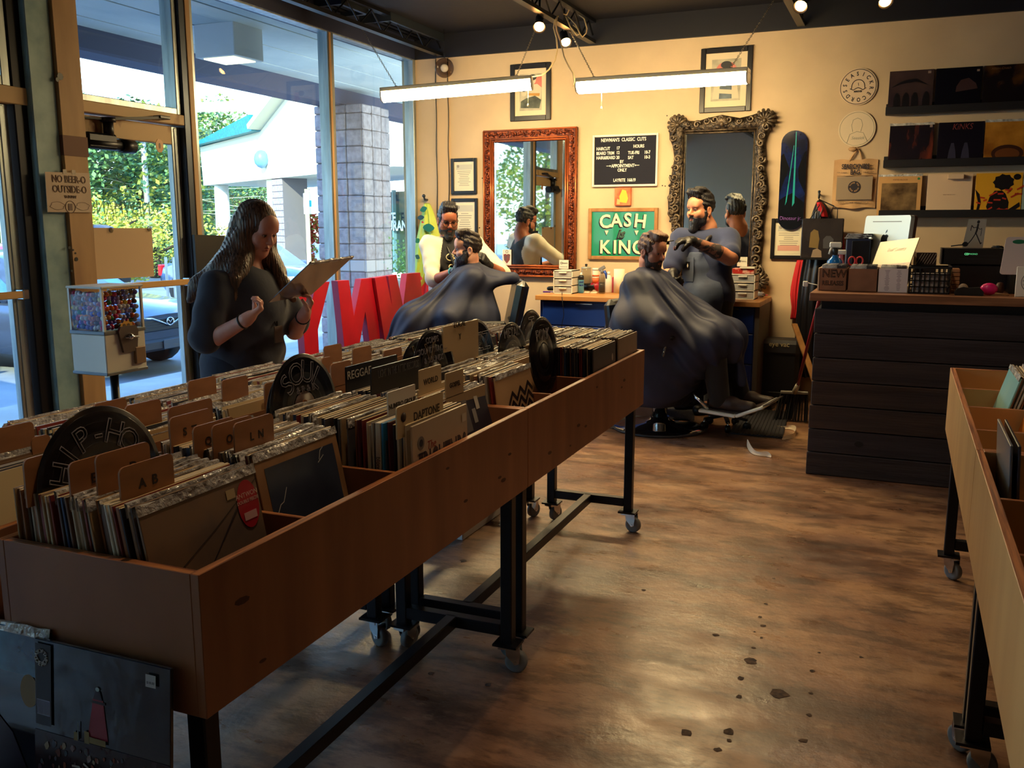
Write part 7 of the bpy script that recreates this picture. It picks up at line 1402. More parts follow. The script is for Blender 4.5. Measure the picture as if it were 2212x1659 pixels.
c = P(880,640,X=-4.85);c.z = max(c.z,.0);t = thing('potted_plant','leafy plant in a white pot outside the corner window','plant',(c.x,c.y,-.12));MB().box(c.x - .15,c.x + .15,c.y - .15,c.y + .15,-.12,c.z - .02,0,.01).build('plinth',mat('plinth_white',(206,210,204),.6),t);MB().lathe([(.09,0),(.13,.18),(.14,.18),(.14,.21),(.12,.21),(.1,.1)],(c.x,c.y,c.z - .02),n=20).build('pot',mat('pot_white',(226,226,216),.6),t)
q = MB();rr = random.Random(6)
for i in range(420):
 d = Vector((rr.gauss(0,1),rr.gauss(0,1),rr.gauss(0,1.3)));p = Vector((c.x,c.y,c.z + .36)) + d * .075;u = Vector((rr.gauss(0,1),rr.gauss(0,1),rr.gauss(0,1))).normalized();v = u.orthogonal().normalized();q.add([p - u * .02,p + v * .011,p + u * .02,p - v * .011],[(0,1,2,3)],0)
q.build('leaves',mat('plant_leaf',(120,170,110),.6),t)['kind'] = 'stuff'
st_ = MB()
for i in range(7):st_.tube([(c.x,c.y,c.z + .12),(c.x + rr.uniform(-.09,.09),c.y + rr.uniform(-.09,.09),c.z + rr.uniform(.3,.5))],.004,4)
st_.build('stems',mat('plant_stem',(96,130,70),.7),t)['kind'] = 'stuff'
# ================================================================ door things: notices, board, capsule machine, floor box
def sheet(name,label,cat,pts,X,m,th=.003):
 q = [P(*p,X=X) for p in pts];poly = [(p.y,p.z) for p in q];ar = sum(poly[i][0] * poly[(i + 1) % len(poly)][1] - poly[(i + 1) % len(poly)][0] * poly[i][1] for i in range(len(poly)))
 if ar < 0:poly = poly[::-1]
 c = sum(q,Vector()) / len(q);t = thing(name,label,cat,(X,c.y,min(p.z for p in q)));MB().prism(poly,(X - th,0,0),Y_,Z_,th).build('sheet',m,t);return t,c
t,c = sheet('notice','handwritten no beer outside notice taped to the door post','notice',((97,371),(193,374),(200,459),(103,458)),-4.33,mat('notice_paper',(206,186,166),.7,col2=(190,170,152),nscale=6));NB_ = mat('notice_pencil',(120,100,92),.7)
for w_,dz,s in (('NO BEER-O',.07,.055),('OUTSIDE-O',.015,.055),("YA DUMMY",-.025,.02)):text(w_,(c.x + .001,c.y + .005,c.z + dz),Y_,Z_,s,NB_,t,outline=.0012,width=.8)
q = MB();
for dy in (-.085,.085):q.tube([(c.x + .001,c.y + dy + (.045 + .006 * math.sin(a * 6)) * math.cos(a),c.z - .075 + .022 * math.sin(a)) for a in [i * .26 for i in range(24)]],.001,4,closed=True)
q.tube([(c.x + .001,c.y + .033 * math.cos(a),c.z - .08 + .033 * math.sin(a)) for a in [i * .3 for i in range(21)]],.002,4,closed=True);q.box(c.x,c.x + .002,c.y - .013,c.y + .013,c.z - .1,c.z - .062);q.build('drawing',NB_,t)['kind'] = 'stuff'
for dy in (-.02,.04):MB().box(c.x,c.x + .002,c.y + dy - .012,c.y + dy + .012,c.z + .1,c.z + .125).build('tape',mat('tape_clear',(210,196,180),.3,alpha=.6),t)
t,c = sheet('blank_sign','blank tan board stuck on the inside of the door glass','sign',((202,492),(328,493),(333,597),(209,604)),XF + .03,mat('sign_tan',(196,168,136),.7));
for py,px in ((497,240),(494,322),(488,198)):p = P(px,py,X=XF + .034);MB().lathe([(.001,0),(.018,0),(.014,.006),(.004,.01)],p,X_,12).build('suction_cup',CLR,t)
for w_,py,s in (('NEWMANS',450,.12),('CLASSIC CUTS',473,.05)):p = P(262,py,X=XF - .006);o = text(w_,p,-Y_,Z_,s,mat('etched_letter',(120,140,120),.6,alpha=.55),d1,name='etched_lettering',width=.8)
t,c = sheet('black_board','black board standing against the window behind the woman','board',((420,507),(486,509),(492,760),(436,760)),-4.36,BLK,.02)
t,c = sheet('yellow_poster','small ochre poster low on the window left of the woman','poster',((434,745),(462,742),(466,812),(440,815)),-4.34,mat('poster_ochre',(214,150,56),.6));q = MB().tube([(c.x + .002,c.y + .045 * math.cos(a),c.z + .0 + .09 * math.sin(a)) for a in [i * .3 for i in range(21)]],.0025,4,closed=True);q.build('ring',mat('poster_brown',(110,60,30),.6),t);text('2',(c.x + .002,c.y,c.z),Y_,Z_,.12,mat('poster_brown'),t)
gx1,gy0 = -3.694,3.382;gw,gd = .236,.268;gx0,gy1 = gx1 - gw,gy0 + gd;t = thing('capsule_machine','white capsule vending machine on a black post by the door','vending machine',((gx0 + gx1) / 2,(gy0 + gy1) / 2,0));MW = mat('machine_white',(222,218,206),.4);zb,zm,zt = .695,.905,1.15
MB().box(gx0,gx1,gy0,gy1,zb + .012,zm,0,.004).build('cabinet',MW,t);TR_ = mat('machine_trim',(120,124,128),.4,.5)
q = MB().box(gx0 - .004,gx1 + .004,gy0 - .004,gy1 + .004,zb,zb + .016,0,.003);q.build('base_trim',TR_,t);MB().box(gx0 - .004,gx1 + .004,gy0 - .004,gy1 + .004,zm,zm + .018,0,.003).build('waist_trim',TR_,t);MB().box(gx0 - .006,gx1 + .006,gy0 - .006,gy1 + .006,zt - .012,zt,0,.004).build('lid',MW,t)
for x in (gx0,gx1 - .012):
 for y in (gy0,gy1 - .012):MB().box(x,x + .012,y,y + .012,zm + .018,zt - .012).build('corner_post',MW,t)
q = MB();q.quad((gx0 + .01,gy0 + .003,zm + .02),(gx1 - .01,gy0 + .003,zm + .02),(gx1 - .01,gy0 + .003,zt - .013),(gx0 + .01,gy0 + .003,zt - .013)).quad((gx1 - .003,gy0 + .01,zm + .02),(gx1 - .003,gy1 - .01,zm + .02),(gx1 - .003,gy1 - .01,zt - .013),(gx1 - .003,gy0 + .01,zt - .013)).quad((gx0 + .003,gy0 + .01,zm + .02),(gx0 + .003,gy1 - .01,zm + .02),(gx0 + .003,gy1 - .01,zt - .013),(gx0 + .003,gy0 + .01,zt - .013)).quad((gx0 + .01,gy1 - .003,zm + .02),(gx1 - .01,gy1 - .003,zm + .02),(gx1 - .01,gy1 - .003,zt - .013),(gx0 + .01,gy1 - .003,zt - .013));q.build('glass_pane',mat_glass('machine_glass',(240,240,240),.5),t)
MET = mat('cast_metal',(120,110,104),.35,.8);yc = (gy0 + gy1) / 2 + .03
MB().prism([(-.065,.05),(-.05,.075),(.05,.075),(.065,.05),(.05,-.06),(-.04,-.06)][::-1],(gx1 + .001,yc - .02,zm - .04),Y_,Z_,.014).build('coin_plate',MET,t);k = MB().tube([(gx1 + .03,yc - .06,zm - .02),(gx1 + .03,yc + .03,zm - .024)],.006,8).ball((gx1 + .025,yc - .02,zm - .02),.017,10);k.build('crank',CHROME,t)
MB().box(gx1,gx1 + .018,yc + .015,yc + .085,zb + .04,zb + .13,0,.004).build('chute_flap',mat('flap_tan',(150,124,100),.35,.4),t);q = [(.045 * math.cos(i * math.pi / 12) * (1 + .22 * (i % 2)),.04 * math.sin(i * math.pi / 12) * (1 + .22 * (i % 2))) for i in range(13)];MB().prism(q,(gx1 + .001,yc - .02,zm + .018),Y_,Z_,.002).build('sun_sticker',mat('sticker_gold',(206,150,50),.5),t)
for dy in (-.016,.012):MB().prism(ell(0,0,.011,.016,12),(gx1 + .0035,yc - .02 + dy,zm + .032),Y_,Z_,.001).build('sticker_eye',mat('sticker_brown',(90,66,40),.5),t)
text('BUTTON-O-MATIC',(gx1 + .001,(gy0 + gy1) / 2,zt - .028),Y_,Z_,.024,mat('marker_black'),t,width=.9)
MB().cyl((gx1 - .1,yc - .03,.02),(gx1 - .1,yc - .03,zb),.022,n=14).build('post',BLKM,t);MB().lathe([(.2,0),(.2,.012),(.05,.03),(.024,.05)],(gx1 - .1,yc - .03,0),n=28).build('foot',BLKM,t)
caps = [('violet',(96,64,190)),('clear',(196,196,214)),('pink',(214,50,110)),('green',(40,140,80)),('lilac',(160,150,210)),('orange',(216,104,40)),('yellow',(216,190,60)),('blue',(50,80,170)),('brown',(96,60,50)),('red',(190,36,50)),('white',(216,214,210)),('amber',(170,100,40))]
cme = {}
for nm,cc in caps:
 o = MB().lathe([(.001,-.016),(.008,-.014),(.0125,-.008),(.0135,0),(.0138,.001),(.0125,.008),(.008,.0135),(.001,.0155)],n=10).build('toy_capsule',mat('capsule_' + nm,cc,.18,coat=.5));cme[nm] = o.data;bpy.data.objects.remove(o)
rr = random.Random(12);s = .0272;cnt = 0;z = zm + .034
while z < zt - .03:
 for xi in range(8):
  for yi in range(9):
   x = gx0 + .022 + xi * s + rr.uniform(-.004,.004) + (.5 * s if int(z / s) % 2 else 0);y = gy0 + .02 + yi * s + rr.uniform(-.004,.004)
   if x > gx1 - .018 or y > gy1 - .018 or (xi not in (6,7) and yi not in (0,1)) :continue
   if not (yi == 0 or x > gx1 - .018 - s * 1.05):continue
   nm = rr.choices([c[0] for c in caps],[5,5,3,3,4,2,2,2,3,2,2,2])[0]
   o = bpy.data.objects.new('toy_capsule',cme[nm]);COL.objects.link(o);o.location = (x,y,z + rr.uniform(-.004,.004));o.rotation_euler = (rr.uniform(0,3),rr.uniform(0,3),0);tag(o,'small %s plastic capsule in the vending machine' % nm,'toy capsule','%s capsules in the vending machine' % nm);cnt += 1
 z += s * .9
a,b_ = P(1000,1168,Z=0),P(1062,1105,Z=0);t = thing('floor_box','white box on the floor under the window-side bins','box',((a.x + b_.x) / 2 - .15,(a.y + b_.y) / 2,0));MB().box(a.x - .32,a.x,a.y,a.y + .46,0,.26,0,.004).build('box',mat('floorbox_white',(196,200,206),.6),t);MB().box(a.x - .17,a.x - .15,a.y - .001,a.y + .461,.2,.2605).build('tape',mat('tape_tan'),t)
cx_,cy_ = -1.90,6.86;t = thing('wooden_crate','brown wooden crate on the floor behind the chrome chair base','crate',(cx_,cy_,0));cw = mat('crate_wood',(130,80,54),.6,col2=(104,62,42),nscale=5)
for zz in (.0,.1,.2):
 for yy in (cy_ - .15,cy_ + .13):MB().box(cx_ - .24,cx_ + .24,yy,yy + .02,zz,zz + .085).build('slat',cw,t)
for x in (cx_ - .24,cx_ + .22):MB().box(x,x + .02,cy_ - .13,cy_ + .13,0,.285).build('end_board',cw,t)
MB().box(cx_ - .22,cx_ + .22,cy_ - .13,cy_ + .13,0.0,.012).build('bottom_board',cw,t)
# ================================================================ people: smooth bodies from blended solids
def _v(a):return np.array(tuple(a),dtype=np.float32)
class S:
 """a blended solid: add / cut rounded parts, then skin it with one continuous surface"""
 def __init__(s):s.ops = []
 def rc(s,a,b,ra,rb=None,k=.02,sign=1):
  a,b = _v(a),_v(b);rb = ra if rb is None else rb;ba = b - a;L2 = float(ba @ ba) + 1e-9;m = max(ra,rb)
  def fn(X,Y,Z):
   px,py,pz = X - a[0],Y - a[1],Z - a[2];t = np.clip((px * ba[0] + py * ba[1] + pz * ba[2]) / L2,0,1)
   return np.sqrt((px - t * ba[0]) ** 2 + (py - t * ba[1]) ** 2 + (pz - t * ba[2]) ** 2) - (ra + (rb - ra) * t)
  s.ops.append((np.minimum(a,b) - m,np.maximum(a,b) + m,fn,k,sign));return s
 def path(s,pts,rs,k=.02,sign=1):
  for i in range(len(pts) - 1):s.rc(pts[i],pts[i + 1],rs[i],rs[i + 1],k,sign)
  return s
 def el(s,c,r,ax=None,k=.02,sign=1):
  c = _v(c);A = np.array([tuple(q) for q in (ax or ((1,0,0),(0,1,0),(0,0,1)))],dtype=np.float32);r = np.array(r,dtype=np.float32);ext = np.sqrt(((A * r[:,None]) ** 2).sum(0))
  def fn(X,Y,Z):
   px,py,pz = X - c[0],Y - c[1],Z - c[2];q = [px * A[i,0] + py * A[i,1] + pz * A[i,2] for i in range(3)]
   k0 = np.sqrt(sum((q[i] / r[i]) ** 2 for i in range(3)));k1 = np.sqrt(sum((q[i] / r[i] ** 2) ** 2 for i in range(3)));return k0 * (k0 - 1) / np.maximum(k1,1e-6)
  s.ops.append((c - ext,c + ext,fn,k,sign));return s
 def cut(s,p,n,k=.004):
  """removes what lies on the +n side of the plane through p"""
  p,n = _v(p),_v(n);n = n / np.linalg.norm(n);s.ops.append((None,None,lambda X,Y,Z:-((X - p[0]) * n[0] + (Y - p[1]) * n[1] + (Z - p[2]) * n[2]),k,-1));return s
 def disp(s,fn):s.ops.append((None,None,fn,0,0));return s
 def skin(s,name,mats,parent,h=.006,pick=None,box=None):
  lo = np.min([o[0] for o in s.ops if o[0] is not None and o[4] > 0],0) - 4 * h;hi = np.max([o[1] for o in s.ops if o[1] is not None and o[4] > 0],0) + 4 * h
  n = np.ceil((hi - lo) / h).astype(int) + 1;ax = [lo[i] + h * np.arange(n[i],dtype=np.float32) for i in range(3)];V = np.full(n,.12,dtype=np.float32)
  for l_,h_,fn,k,sg in s.ops:
   if l_ is None:sl = tuple(slice(0,n[i]) for i in range(3))
   else:
    mg = max(k,.01) * 1.5 + 2 * h;i0 = np.clip(np.floor((l_ - mg - lo) / h).astype(int),0,n);i1 = np.clip(np.ceil((h_ + mg - lo) / h).astype(int) + 1,0,n);sl = tuple(slice(i0[i],i1[i]) for i in range(3))
   X = ax[0][sl[0]][:,None,None];Y = ax[1][sl[1]][None,:,None];Z = ax[2][sl[2]][None,None,:];v = V[sl]
   if v.size == 0:continue
   if sg == 0:V[sl] = v + np.where(np.abs(v) < .06,fn(X,Y,Z),0);continue
   d = fn(X,Y,Z)
   if sg > 0:q = np.clip(.5 + .5 * (v - d) / k,0,1);V[sl] = v + (d - v) * q - k * q * (1 - q)
   else:d = -d;q = np.clip(.5 + .5 * (d - v) / k,0,1);V[sl] = v + (d - v) * q + k * q * (1 - q)
  ins = V < 0;c = np.zeros(n - 1,dtype=np.int8)
  for i in (0,1):
   for j in (0,1):
    for k in (0,1):c += ins[i:n[0] - 1 + i,j:n[1] - 1 + j,k:n[2] - 1 + k]
  cells = np.argwhere((c > 0) & (c < 8));m = len(cells);idx = np.full(n - 1,-1,dtype=np.int32);idx[tuple(cells.T)] = np.arange(m)
  acc = np.zeros((m,3),dtype=np.float32);cnt = np.zeros(m,dtype=np.float32);cor = [(i,j,k) for i in (0,1) for j in (0,1) for k in (0,1)]
  vals = {q:V[cells[:,0] + q[0],cells[:,1] + q[1],cells[:,2] + q[2]] for q in cor}
  for a in cor:
   for d in range(3):
    if a[d] == 0:
     b = list(a);b[d] = 1;b = tuple(b);va,vb = vals[a],vals[b];w = (va < 0) != (vb < 0);t = np.where(w,va / np.where(w,va - vb,1),0);p = np.array(a,dtype=np.float32)[None,:].repeat(m,0);p[:,d] = t;acc[w] += p[w];cnt[w] += 1
  pos = lo[None,:] + (cells + acc / np.maximum(cnt,1)[:,None]) * h
  F = []
  for d in range(3):
   e = [1,2] if d == 0 else ([2,0] if d == 1 else [0,1]);s0 = [slice(0,None)] * 3;s1 = [slice(0,None)] * 3;s0[d] = slice(0,n[d] - 1);s1[d] = slice(1,n[d]);A = ins[tuple(s0)];B = ins[tuple(s1)];w = np.argwhere(A != B);w = w[(w[:,e[0]] > 0) & (w[:,e[1]] > 0) & (w[:,e[0]] < n[e[0]] - 1) & (w[:,e[1]] < n[e[1]] - 1)]
   u = np.zeros(3,int);u[e[0]] = 1;v = np.zeros(3,int);v[e[1]] = 1
   q = np.stack([idx[tuple((w - u - v).T)],idx[tuple((w - v).T)],idx[tuple(w.T)],idx[tuple((w - u).T)]],1);fl = ~A[tuple(w.T)];q[fl] = q[fl][:,::-1];F.append(q)
  F = np.concatenate(F);F = F[(F >= 0).all(1)]
  if parent is not None:
   inv = np.array(M4(parent).inverted());pos_l = pos @ inv[:3,:3].T + inv[:3,3]
  else:pos_l = pos
  me = bpy.data.meshes.new(name);me.vertices.add(m);me.vertices.foreach_set('co',pos_l.astype(np.float32).ravel());k = len(F);me.loops.add(4 * k);me.loops.foreach_set('vertex_index',F.ravel().astype(np.int32));me.polygons.add(k);me.polygons.foreach_set('loop_start',np.arange(0,4 * k,4,dtype=np.int32));me.polygons.foreach_set('loop_total',np.full(k,4,dtype=np.int32));me.polygons.foreach_set('use_smooth',np.ones(k,dtype=bool))
  for q in (mats if isinstance(mats,(list,tuple)) else [mats]):me.materials.append(q)
  if pick is not None:ctr = pos[F].mean(1);me.polygons.foreach_set('material_index',pick(ctr).astype(np.int32))
  me.update(calc_edges=True);me.validate();o = bpy.data.objects.new(name,me);COL.objects.link(o)
  if parent is not None:o.parent = parent;WM[o.name] = M4(parent)
  return o
class Head:
 def __init__(s,c,fwd,pitch=0.0,sc=1.0,roll=0.0):
  f = Vector((fwd[0],fwd[1],0)).normalized();r = Vector((f.y,-f.x,0));s.f = (f * math.cos(pitch) + Z_ * math.sin(pitch)).normalized();s.u = r.cross(s.f).normalized();s.r = (r * math.cos(roll) + s.u * math.sin(roll)).normalized();s.u = s.r.cross(s.f).normalized();s.c = Vector(c);s.k = sc;s.ax = (s.r,s.f,s.u)
 def p(s,x,y,z):return s.c + (s.r * x + s.f * y + s.u * z) * s.k
 def skull(s,b,neck,nr=.056,fat=1.0):
  k = s.k;E = lambda c,r,kk=.02,sg=1:b.el(s.p(*c),[q * k for q in r],s.ax,kk,sg);C = lambda a,q,ra,rb=None,kk=.012,sg=1:b.rc(s.p(*a),s.p(*q),ra * k,(ra if rb is None else rb) * k,kk,sg)
  E((0,-.018,.038),(.076 ,.094,.082));E((0,.03,-.04),(.060 * fat,.060,.086),.03);C((0,.066,-.104),(0,.062,-.098),.023 * fat,.024,.025)
  for g in (-1,1):
   C((g * .05 * fat,.004,-.07),(g * .03,.05,-.1),.025 * fat,.02,.03);C((g * .04 * fat,.058,-.028),(g * .044 * fat,.046,-.036),.026 * fat,.024,.03)
  C((-.04,.078,.026),(.04,.078,.026),.012,.012,.018);E((0,.06,.055),(.058,.04,.045),.03)
  for g in (-1,1):E((g * .032,.104,.006),(.019,.022,.015),.014,-1)
  C((0,.084,.014),(0,.110,-.024),.0075,.0115,.012);C((-.011,.1,-.03),(.011,.1,-.03),.009,.009,.008)
  for g in (-1,1):E((g * .032,.076,.005),(.0145,.0125,.0115),.004)
  C((-.019,.085,-.058),(0,.092,-.0565),.0055,.0065,.006);C((0,.092,-.0565),(.019,.085,-.058),.0065,.0055,.006);C((-.014,.086,-.0695),(.014,.086,-.0695),.0078,.0078,.006);C((-.022,.094,-.0632),(.022,.094,-.0632),.0018,.0018,.004,-1)
  for g in (-1,1):
   E((g * .079,-.012,-.008),(.010,.021,.033),.008);E((g * .087,-.006,-.006),(.006,.012,.02),.005,-1);C((g * .08,-.01,-.036),(g * .079,-.006,-.042),.008,.007,.008)
  b.rc(s.p(0,-.028,-.07),neck,nr * k * 1.02,nr * k * 1.08,.03)
 def face_parts(s,parent,brow,lips,iris=None,open_=.35,lash=None,browr=.0042):
  q = MB()
  for g in (-1,1):q.tube([s.p(g * .014,.0905,.026),s.p(g * .03,.0885,.032),s.p(g * .047,.074,.026)],[browr * s.k,browr * 1.1 * s.k,browr * .5 * s.k],6)
  q.build('eyebrows',brow,parent)['kind'] = 'stuff'
  for g in (-1,1):
   e = MB();e.ball(s.p(g * .032,.0775,.004),(.0122 * s.k,.0118 * s.k,.0095 * s.k * max(.55,open_ * 1.6)),12,0,s.ax);o = e.build('eyeball',mat('eye_white',(214,206,198),.2),parent)
   MB().ball(s.p(g * .032,.0868,.0035),(.0056 * s.k,.003 * s.k,.0056 * s.k),10,0,s.ax).build('iris',iris or mat('iris_dark',(40,26,20),.15),o)
   l = MB();l.tube([s.p(g * .0185,.0845,.006 + .003 * open_),s.p(g * .032,.0905,.0085 + .006 * open_),s.p(g * .046,.080,.006)],.0018 * s.k,5);l.tube([s.p(g * .0185,.0845,.003),s.p(g * .032,.0895,-.002 - .003 * open_),s.p(g * .046,.080,.003)],.0012 * s.k,5);l.build('eyelash',lash or mat('lash_dark',(20,14,14),.6),parent)['kind'] = 'stuff'
  m = MB();m.tube([s.p(-.021,.0865,-.0622),s.p(-.008,.0945,-.0582),s.p(0,.0958,-.0594),s.p(.008,.0945,-.0582),s.p(.021,.0865,-.0622)],[.001,.0044 * s.k,.0044 * s.k,.0044 * s.k,.001],6);m.tube([s.p(-.018,.087,-.065),s.p(0,.0945,-.0705),s.p(.018,.087,-.065)],[.001,.0056 * s.k,.001],6);m.build('lips',lips,parent)['kind'] = 'stuff'
 def cap(s,b,grow=.012,back=.0):
  k = s.k;b.el(s.p(0,-.020 - back,.04),[(.077 + grow) * k,(.096 + grow) * k,(.084 + grow) * k],s.ax,.01)
def hand(b,w,d,n,curl=(.5,.5,.55,.6),thumb=.6,sc=1.0,side=1,spread=.13,k=.006,infl=0.0):
 """w wrist, d direction of the fingers, n palm normal (the way the palm faces), side=+1 right hand"""
 w = Vector(w);d = Vector(d).normalized();n = Vector(n);n = (n - d * n.dot(d)).normalized();t = d.cross(n) * side * -1;L = .088 * sc
 b.rc(w,w + d * .03 * sc,.026 * sc + infl,.028 * sc + infl,.02)
 for q in (-.028,-.01,.01,.027):b.rc(w + d * .03 * sc + t * q * .7 * sc,w + d * L + t * q * sc,.0135 * sc + infl,.0115 * sc + infl,.014)
 ln = (.068,.08,.076,.058)
 for i in range(4):
  q = (.029,.010,-.009,-.027)[i];base = w + d * (L - .002) * 1.0 + t * q * sc;a = 0;p = base;r = .0088 * sc + infl;sp = (q * spread * 6)
  for j,f in enumerate((.45,.32,.23)):
   a += curl[i] * (1.0,1.15,.8)[j];dd = (d * math.cos(a) + n * math.sin(a) + t * sp * math.cos(a) * .3).normalized();e = p + dd * ln[i] * f * sc;b.rc(p,e,r,r * .92,k);p = e;r *= .92
 p = w + d * .026 * sc + t * .026 * sc;dd = (t * .75 + d * .6 + n * .3).normalized();e = p + dd * .04 * sc;b.rc(p,e,.0145 * sc + infl,.0115 * sc + infl,.014);dd = (d * .85 + n * thumb + t * (.25 - thumb * .3)).normalized();e2 = e + dd * .032 * sc;b.rc(e,e2,.0112 * sc + infl,.010 * sc + infl,k);dd = (d * .8 + n * (thumb + .35) - t * .1).normalized();b.rc(e2,e2 + dd * .026 * sc,.010 * sc + infl,.0085 * sc + infl,k)
 return b
def skinmat(nm,c,c2,rough=.5):
 m = mat('skin_' + nm,c,rough,col2=c2,nscale=9,detail=6,spec=.4);b = m.node_tree.nodes['Principled BSDF'];b.inputs['Subsurface Weight'].default_value = .12;b.inputs['Subsurface Radius'].default_value = (.02,.008,.005);b.inputs['Subsurface Scale'].default_value = .4;return m
def hairmat(nm,c,c2,st=(60,60,4)):return mat('hair_' + nm,c,.38,col2=c2,nscale=2.2,stretch=st,detail=5,bump=.7,bscale=3.0,spec=.5)
def cloth(nm,c,c2,rough=.85,ns=5,bump=.3,bs=16):return mat('cloth_' + nm,c,rough,col2=c2,nscale=ns,bump=bump,bscale=bs,sheen=.15)
def wob(amp,fx,fy,fz,ph=0):return lambda X,Y,Z:(amp * np.sin(X * fx + Y * fy + Z * fz + ph + 1.7 * np.sin(Z * 9 + X * 5 + ph)) * (.6 + .4 * np.sin(Z * 13 - X * 7 + Y * 11))).astype(np.float32)
DENIM = cloth('denim_dark',(36,44,66),(28,34,52))
# ---------------------------------------------------------------- the woman with the record
T = thing('person','standing woman with long brown hair in a charcoal shirt, reading a record','person',(-2.95,3.58,0))
SKW = skinmat('woman',(224,168,148),(206,140,124));hw = Head((-2.925,3.655,1.435),(1.0,-.12),-.42,.98)
neck0 = Vector((-2.985,3.63,1.22));chest = Vector((-2.99,3.60,1.08));hips = Vector((-3.0,3.58,.78))
rs,re,rw = Vector((-2.985,3.40,1.165)),Vector((-2.955,3.285,.915)),Vector((-2.735,3.305,1.03));ls,le,lw = Vector((-2.985,3.80,1.165)),Vector((-2.86,3.83,.92)),Vector((-2.655,3.63,1.02))
recA = P(579,652,D=4.15);e1 = Vector((.255,-.02,.185)).normalized();e2 = Vector((.03,1,.04));e2 = (e2 - e1 * e2.dot(e1)).normalized()
b = S();hw.skull(b,neck0,.058,1.08)
b.el(chest,(.13,.19,.2),None,.05).el(hips,(.14,.18,.17),None,.06)
b.rc(neck0,chest,.06,.1,.04).path([rs,re],[.052,.042],.03).path([re,rw],[.044,.029],.02).path([ls,le],[.052,.042],.03).path([le,lw],[.044,.029],.02)
for g in (-1,1):b.path([hips + Vector((0,g * .09,-.06)),Vector((-2.97,3.58 + g * .1,.46)),Vector((-3.0,3.58 + g * .11,.09)),Vector((-2.9,3.58 + g * .12,.05))],[.095,.065,.045,.035],.03)
dR = (recA + e1 * .05 + e2 * .02 - rw).normalized();hand(b,rw,dR,(e1 * .2 + Z_ * .9 + Vector((-.3,.1,0))),(.75,.8,.85,.85),.9,.95,1);gripL = recA + e2 * .315 + e1 * .06
hand(b,lw,(Vector((gripL.x + .02,gripL.y - .03,gripL.z + .02)) - lw).normalized(),Vector((-.5,-.7,.5)),(.7,.75,.8,.8),.8,.95,-1)
b.skin('body',[SKW,skinmat('woman_legs',(224,168,148),(206,140,124))],T,.0045)
hw.face_parts(T,hairmat('brow_woman',(54,36,28),(40,26,22)),mat('lips_woman',(176,92,92),.4),None,.12,browr=.0034)
sh = S();sh.el(chest + Vector((.01,0,-.0)),(.165,.215,.21),None,.05).el(hips + Vector((.02,0,.06)),(.185,.215,.22),None,.08).rc(rs + Z_ * .01,re + Vector((0,0,.03)),.075,.08,.05).rc(ls + Z_ * .01,le + Vector((0,0,.05)),.075,.08,.05).el(chest + Vector((.1,0,-.04)),(.09,.17,.1),None,.06).rc(neck0 + Vector((-.01,-.1,-.05)),neck0 + Vector((-.01,.1,-.05)),.07,.07,.05)
sh.cut(re + (re - rs) * -.12 + Vector((0,0,.012)),(re - rs),.004) if False else None
sh.el(neck0 + Vector((.03,0,.03)),(.068,.068,.06),None,.01,-1).cut((0,0,.69),(0,0,-1),.01).disp(wob(.004,20,25,30)).disp(wob(.0025,50,-40,34,2))
TEE = cloth('charcoal_tee',(52,58,74),(40,44,60),.9);sh.skin('shirt',TEE,T,.007)
tp = S();tp.rc(re + Vector((.0,0,.0)),re + (rw - re) * .12,.05,.045,.02)
jn = S()
for g in (-1,1):jn.path([hips + Vector((0,g * .08,.0)),hips + Vector((0,g * .09,-.08)),Vector((-2.97,3.58 + g * .1,.46)),Vector((-3.0,3.58 + g * .11,.06))],[.15,.13,.088,.07],.04)
jn.cut((0,0,.02),(0,0,-1)).skin('jeans',DENIM,T,.01)
so = S()
for g in (-1,1):so.rc(Vector((-3.02,3.58 + g * .11,.055)),Vector((-2.83,3.58 + g * .13,.04)),.05,.04,.02)
so.cut((0,0,.003),(0,0,-1)).skin('shoes',BLK,T,.008)
HW_ = hairmat('long_brown',(44,30,26),(112,80,60),(40,40,3));hr = S();hw.cap(hr,.017,.004);pv = hw.p
hr.path([pv(.078,-.005,.03),pv(.088,.0,-.05),pv(.09,-.01,-.13)],[.03,.034,.034],.03).path([pv(-.078,-.005,.03),pv(-.09,.0,-.05),pv(-.095,-.01,-.13)],[.03,.034,.034],.03)
for (q,r0) in (((-2.93,3.50,1.22),.05),((-3.02,3.50,1.24),.055),((-3.08,3.60,1.24),.06),((-2.90,3.76,1.22),.045)):hr.rc(pv(0,-.06,-.02),q,.07,r0,.04)
hr.path([pv(.09,-.01,-.1),(-2.93,3.46,1.19),(-2.90,3.43,1.10)],[.036,.038,.02],.03).path([pv(-.09,.0,-.1),(-2.85,3.74,1.16),(-2.80,3.75,1.09)],[.034,.034,.016],.03).path([(-3.02,3.52,1.26),(-3.13,3.46,1.16),(-3.17,3.43,1.10)],[.06,.048,.02],.04).path([(-3.03,3.6,1.26),(-3.12,3.6,1.1),(-3.13,3.6,.98)],[.06,.06,.03],.04)
hr.el(pv(0,.092,-.035),[.056 ,.07,.085],hw.ax,.016,-1).el(pv(0,.1,.02),[.05,.05,.04],hw.ax,.012,-1).disp(lambda X,Y,Z:(.0014 * np.sin((X * 1.0 + Y * 1.3) * 330 + 2 * np.sin(Z * 9)) + .0022 * np.sin((X - Y) * 75 + Z * 6)).astype(np.float32));hr.skin('hair',HW_,T,.0045)
for o_,r_,nm in ((rw,.031,'wristband'),(lw,.032,'wristband')):
 dd = (rw - re).normalized() if o_ is rw else (lw - le).normalized();c = o_ - dd * .02;u = dd.orthogonal().normalized();v = dd.cross(u);MB().tube([c + u * r_ * math.cos(a) + v * r_ * math.sin(a) for a in [i * .3927 for i in range(16)]],.006,6,closed=True).build(nm,BLK,T)
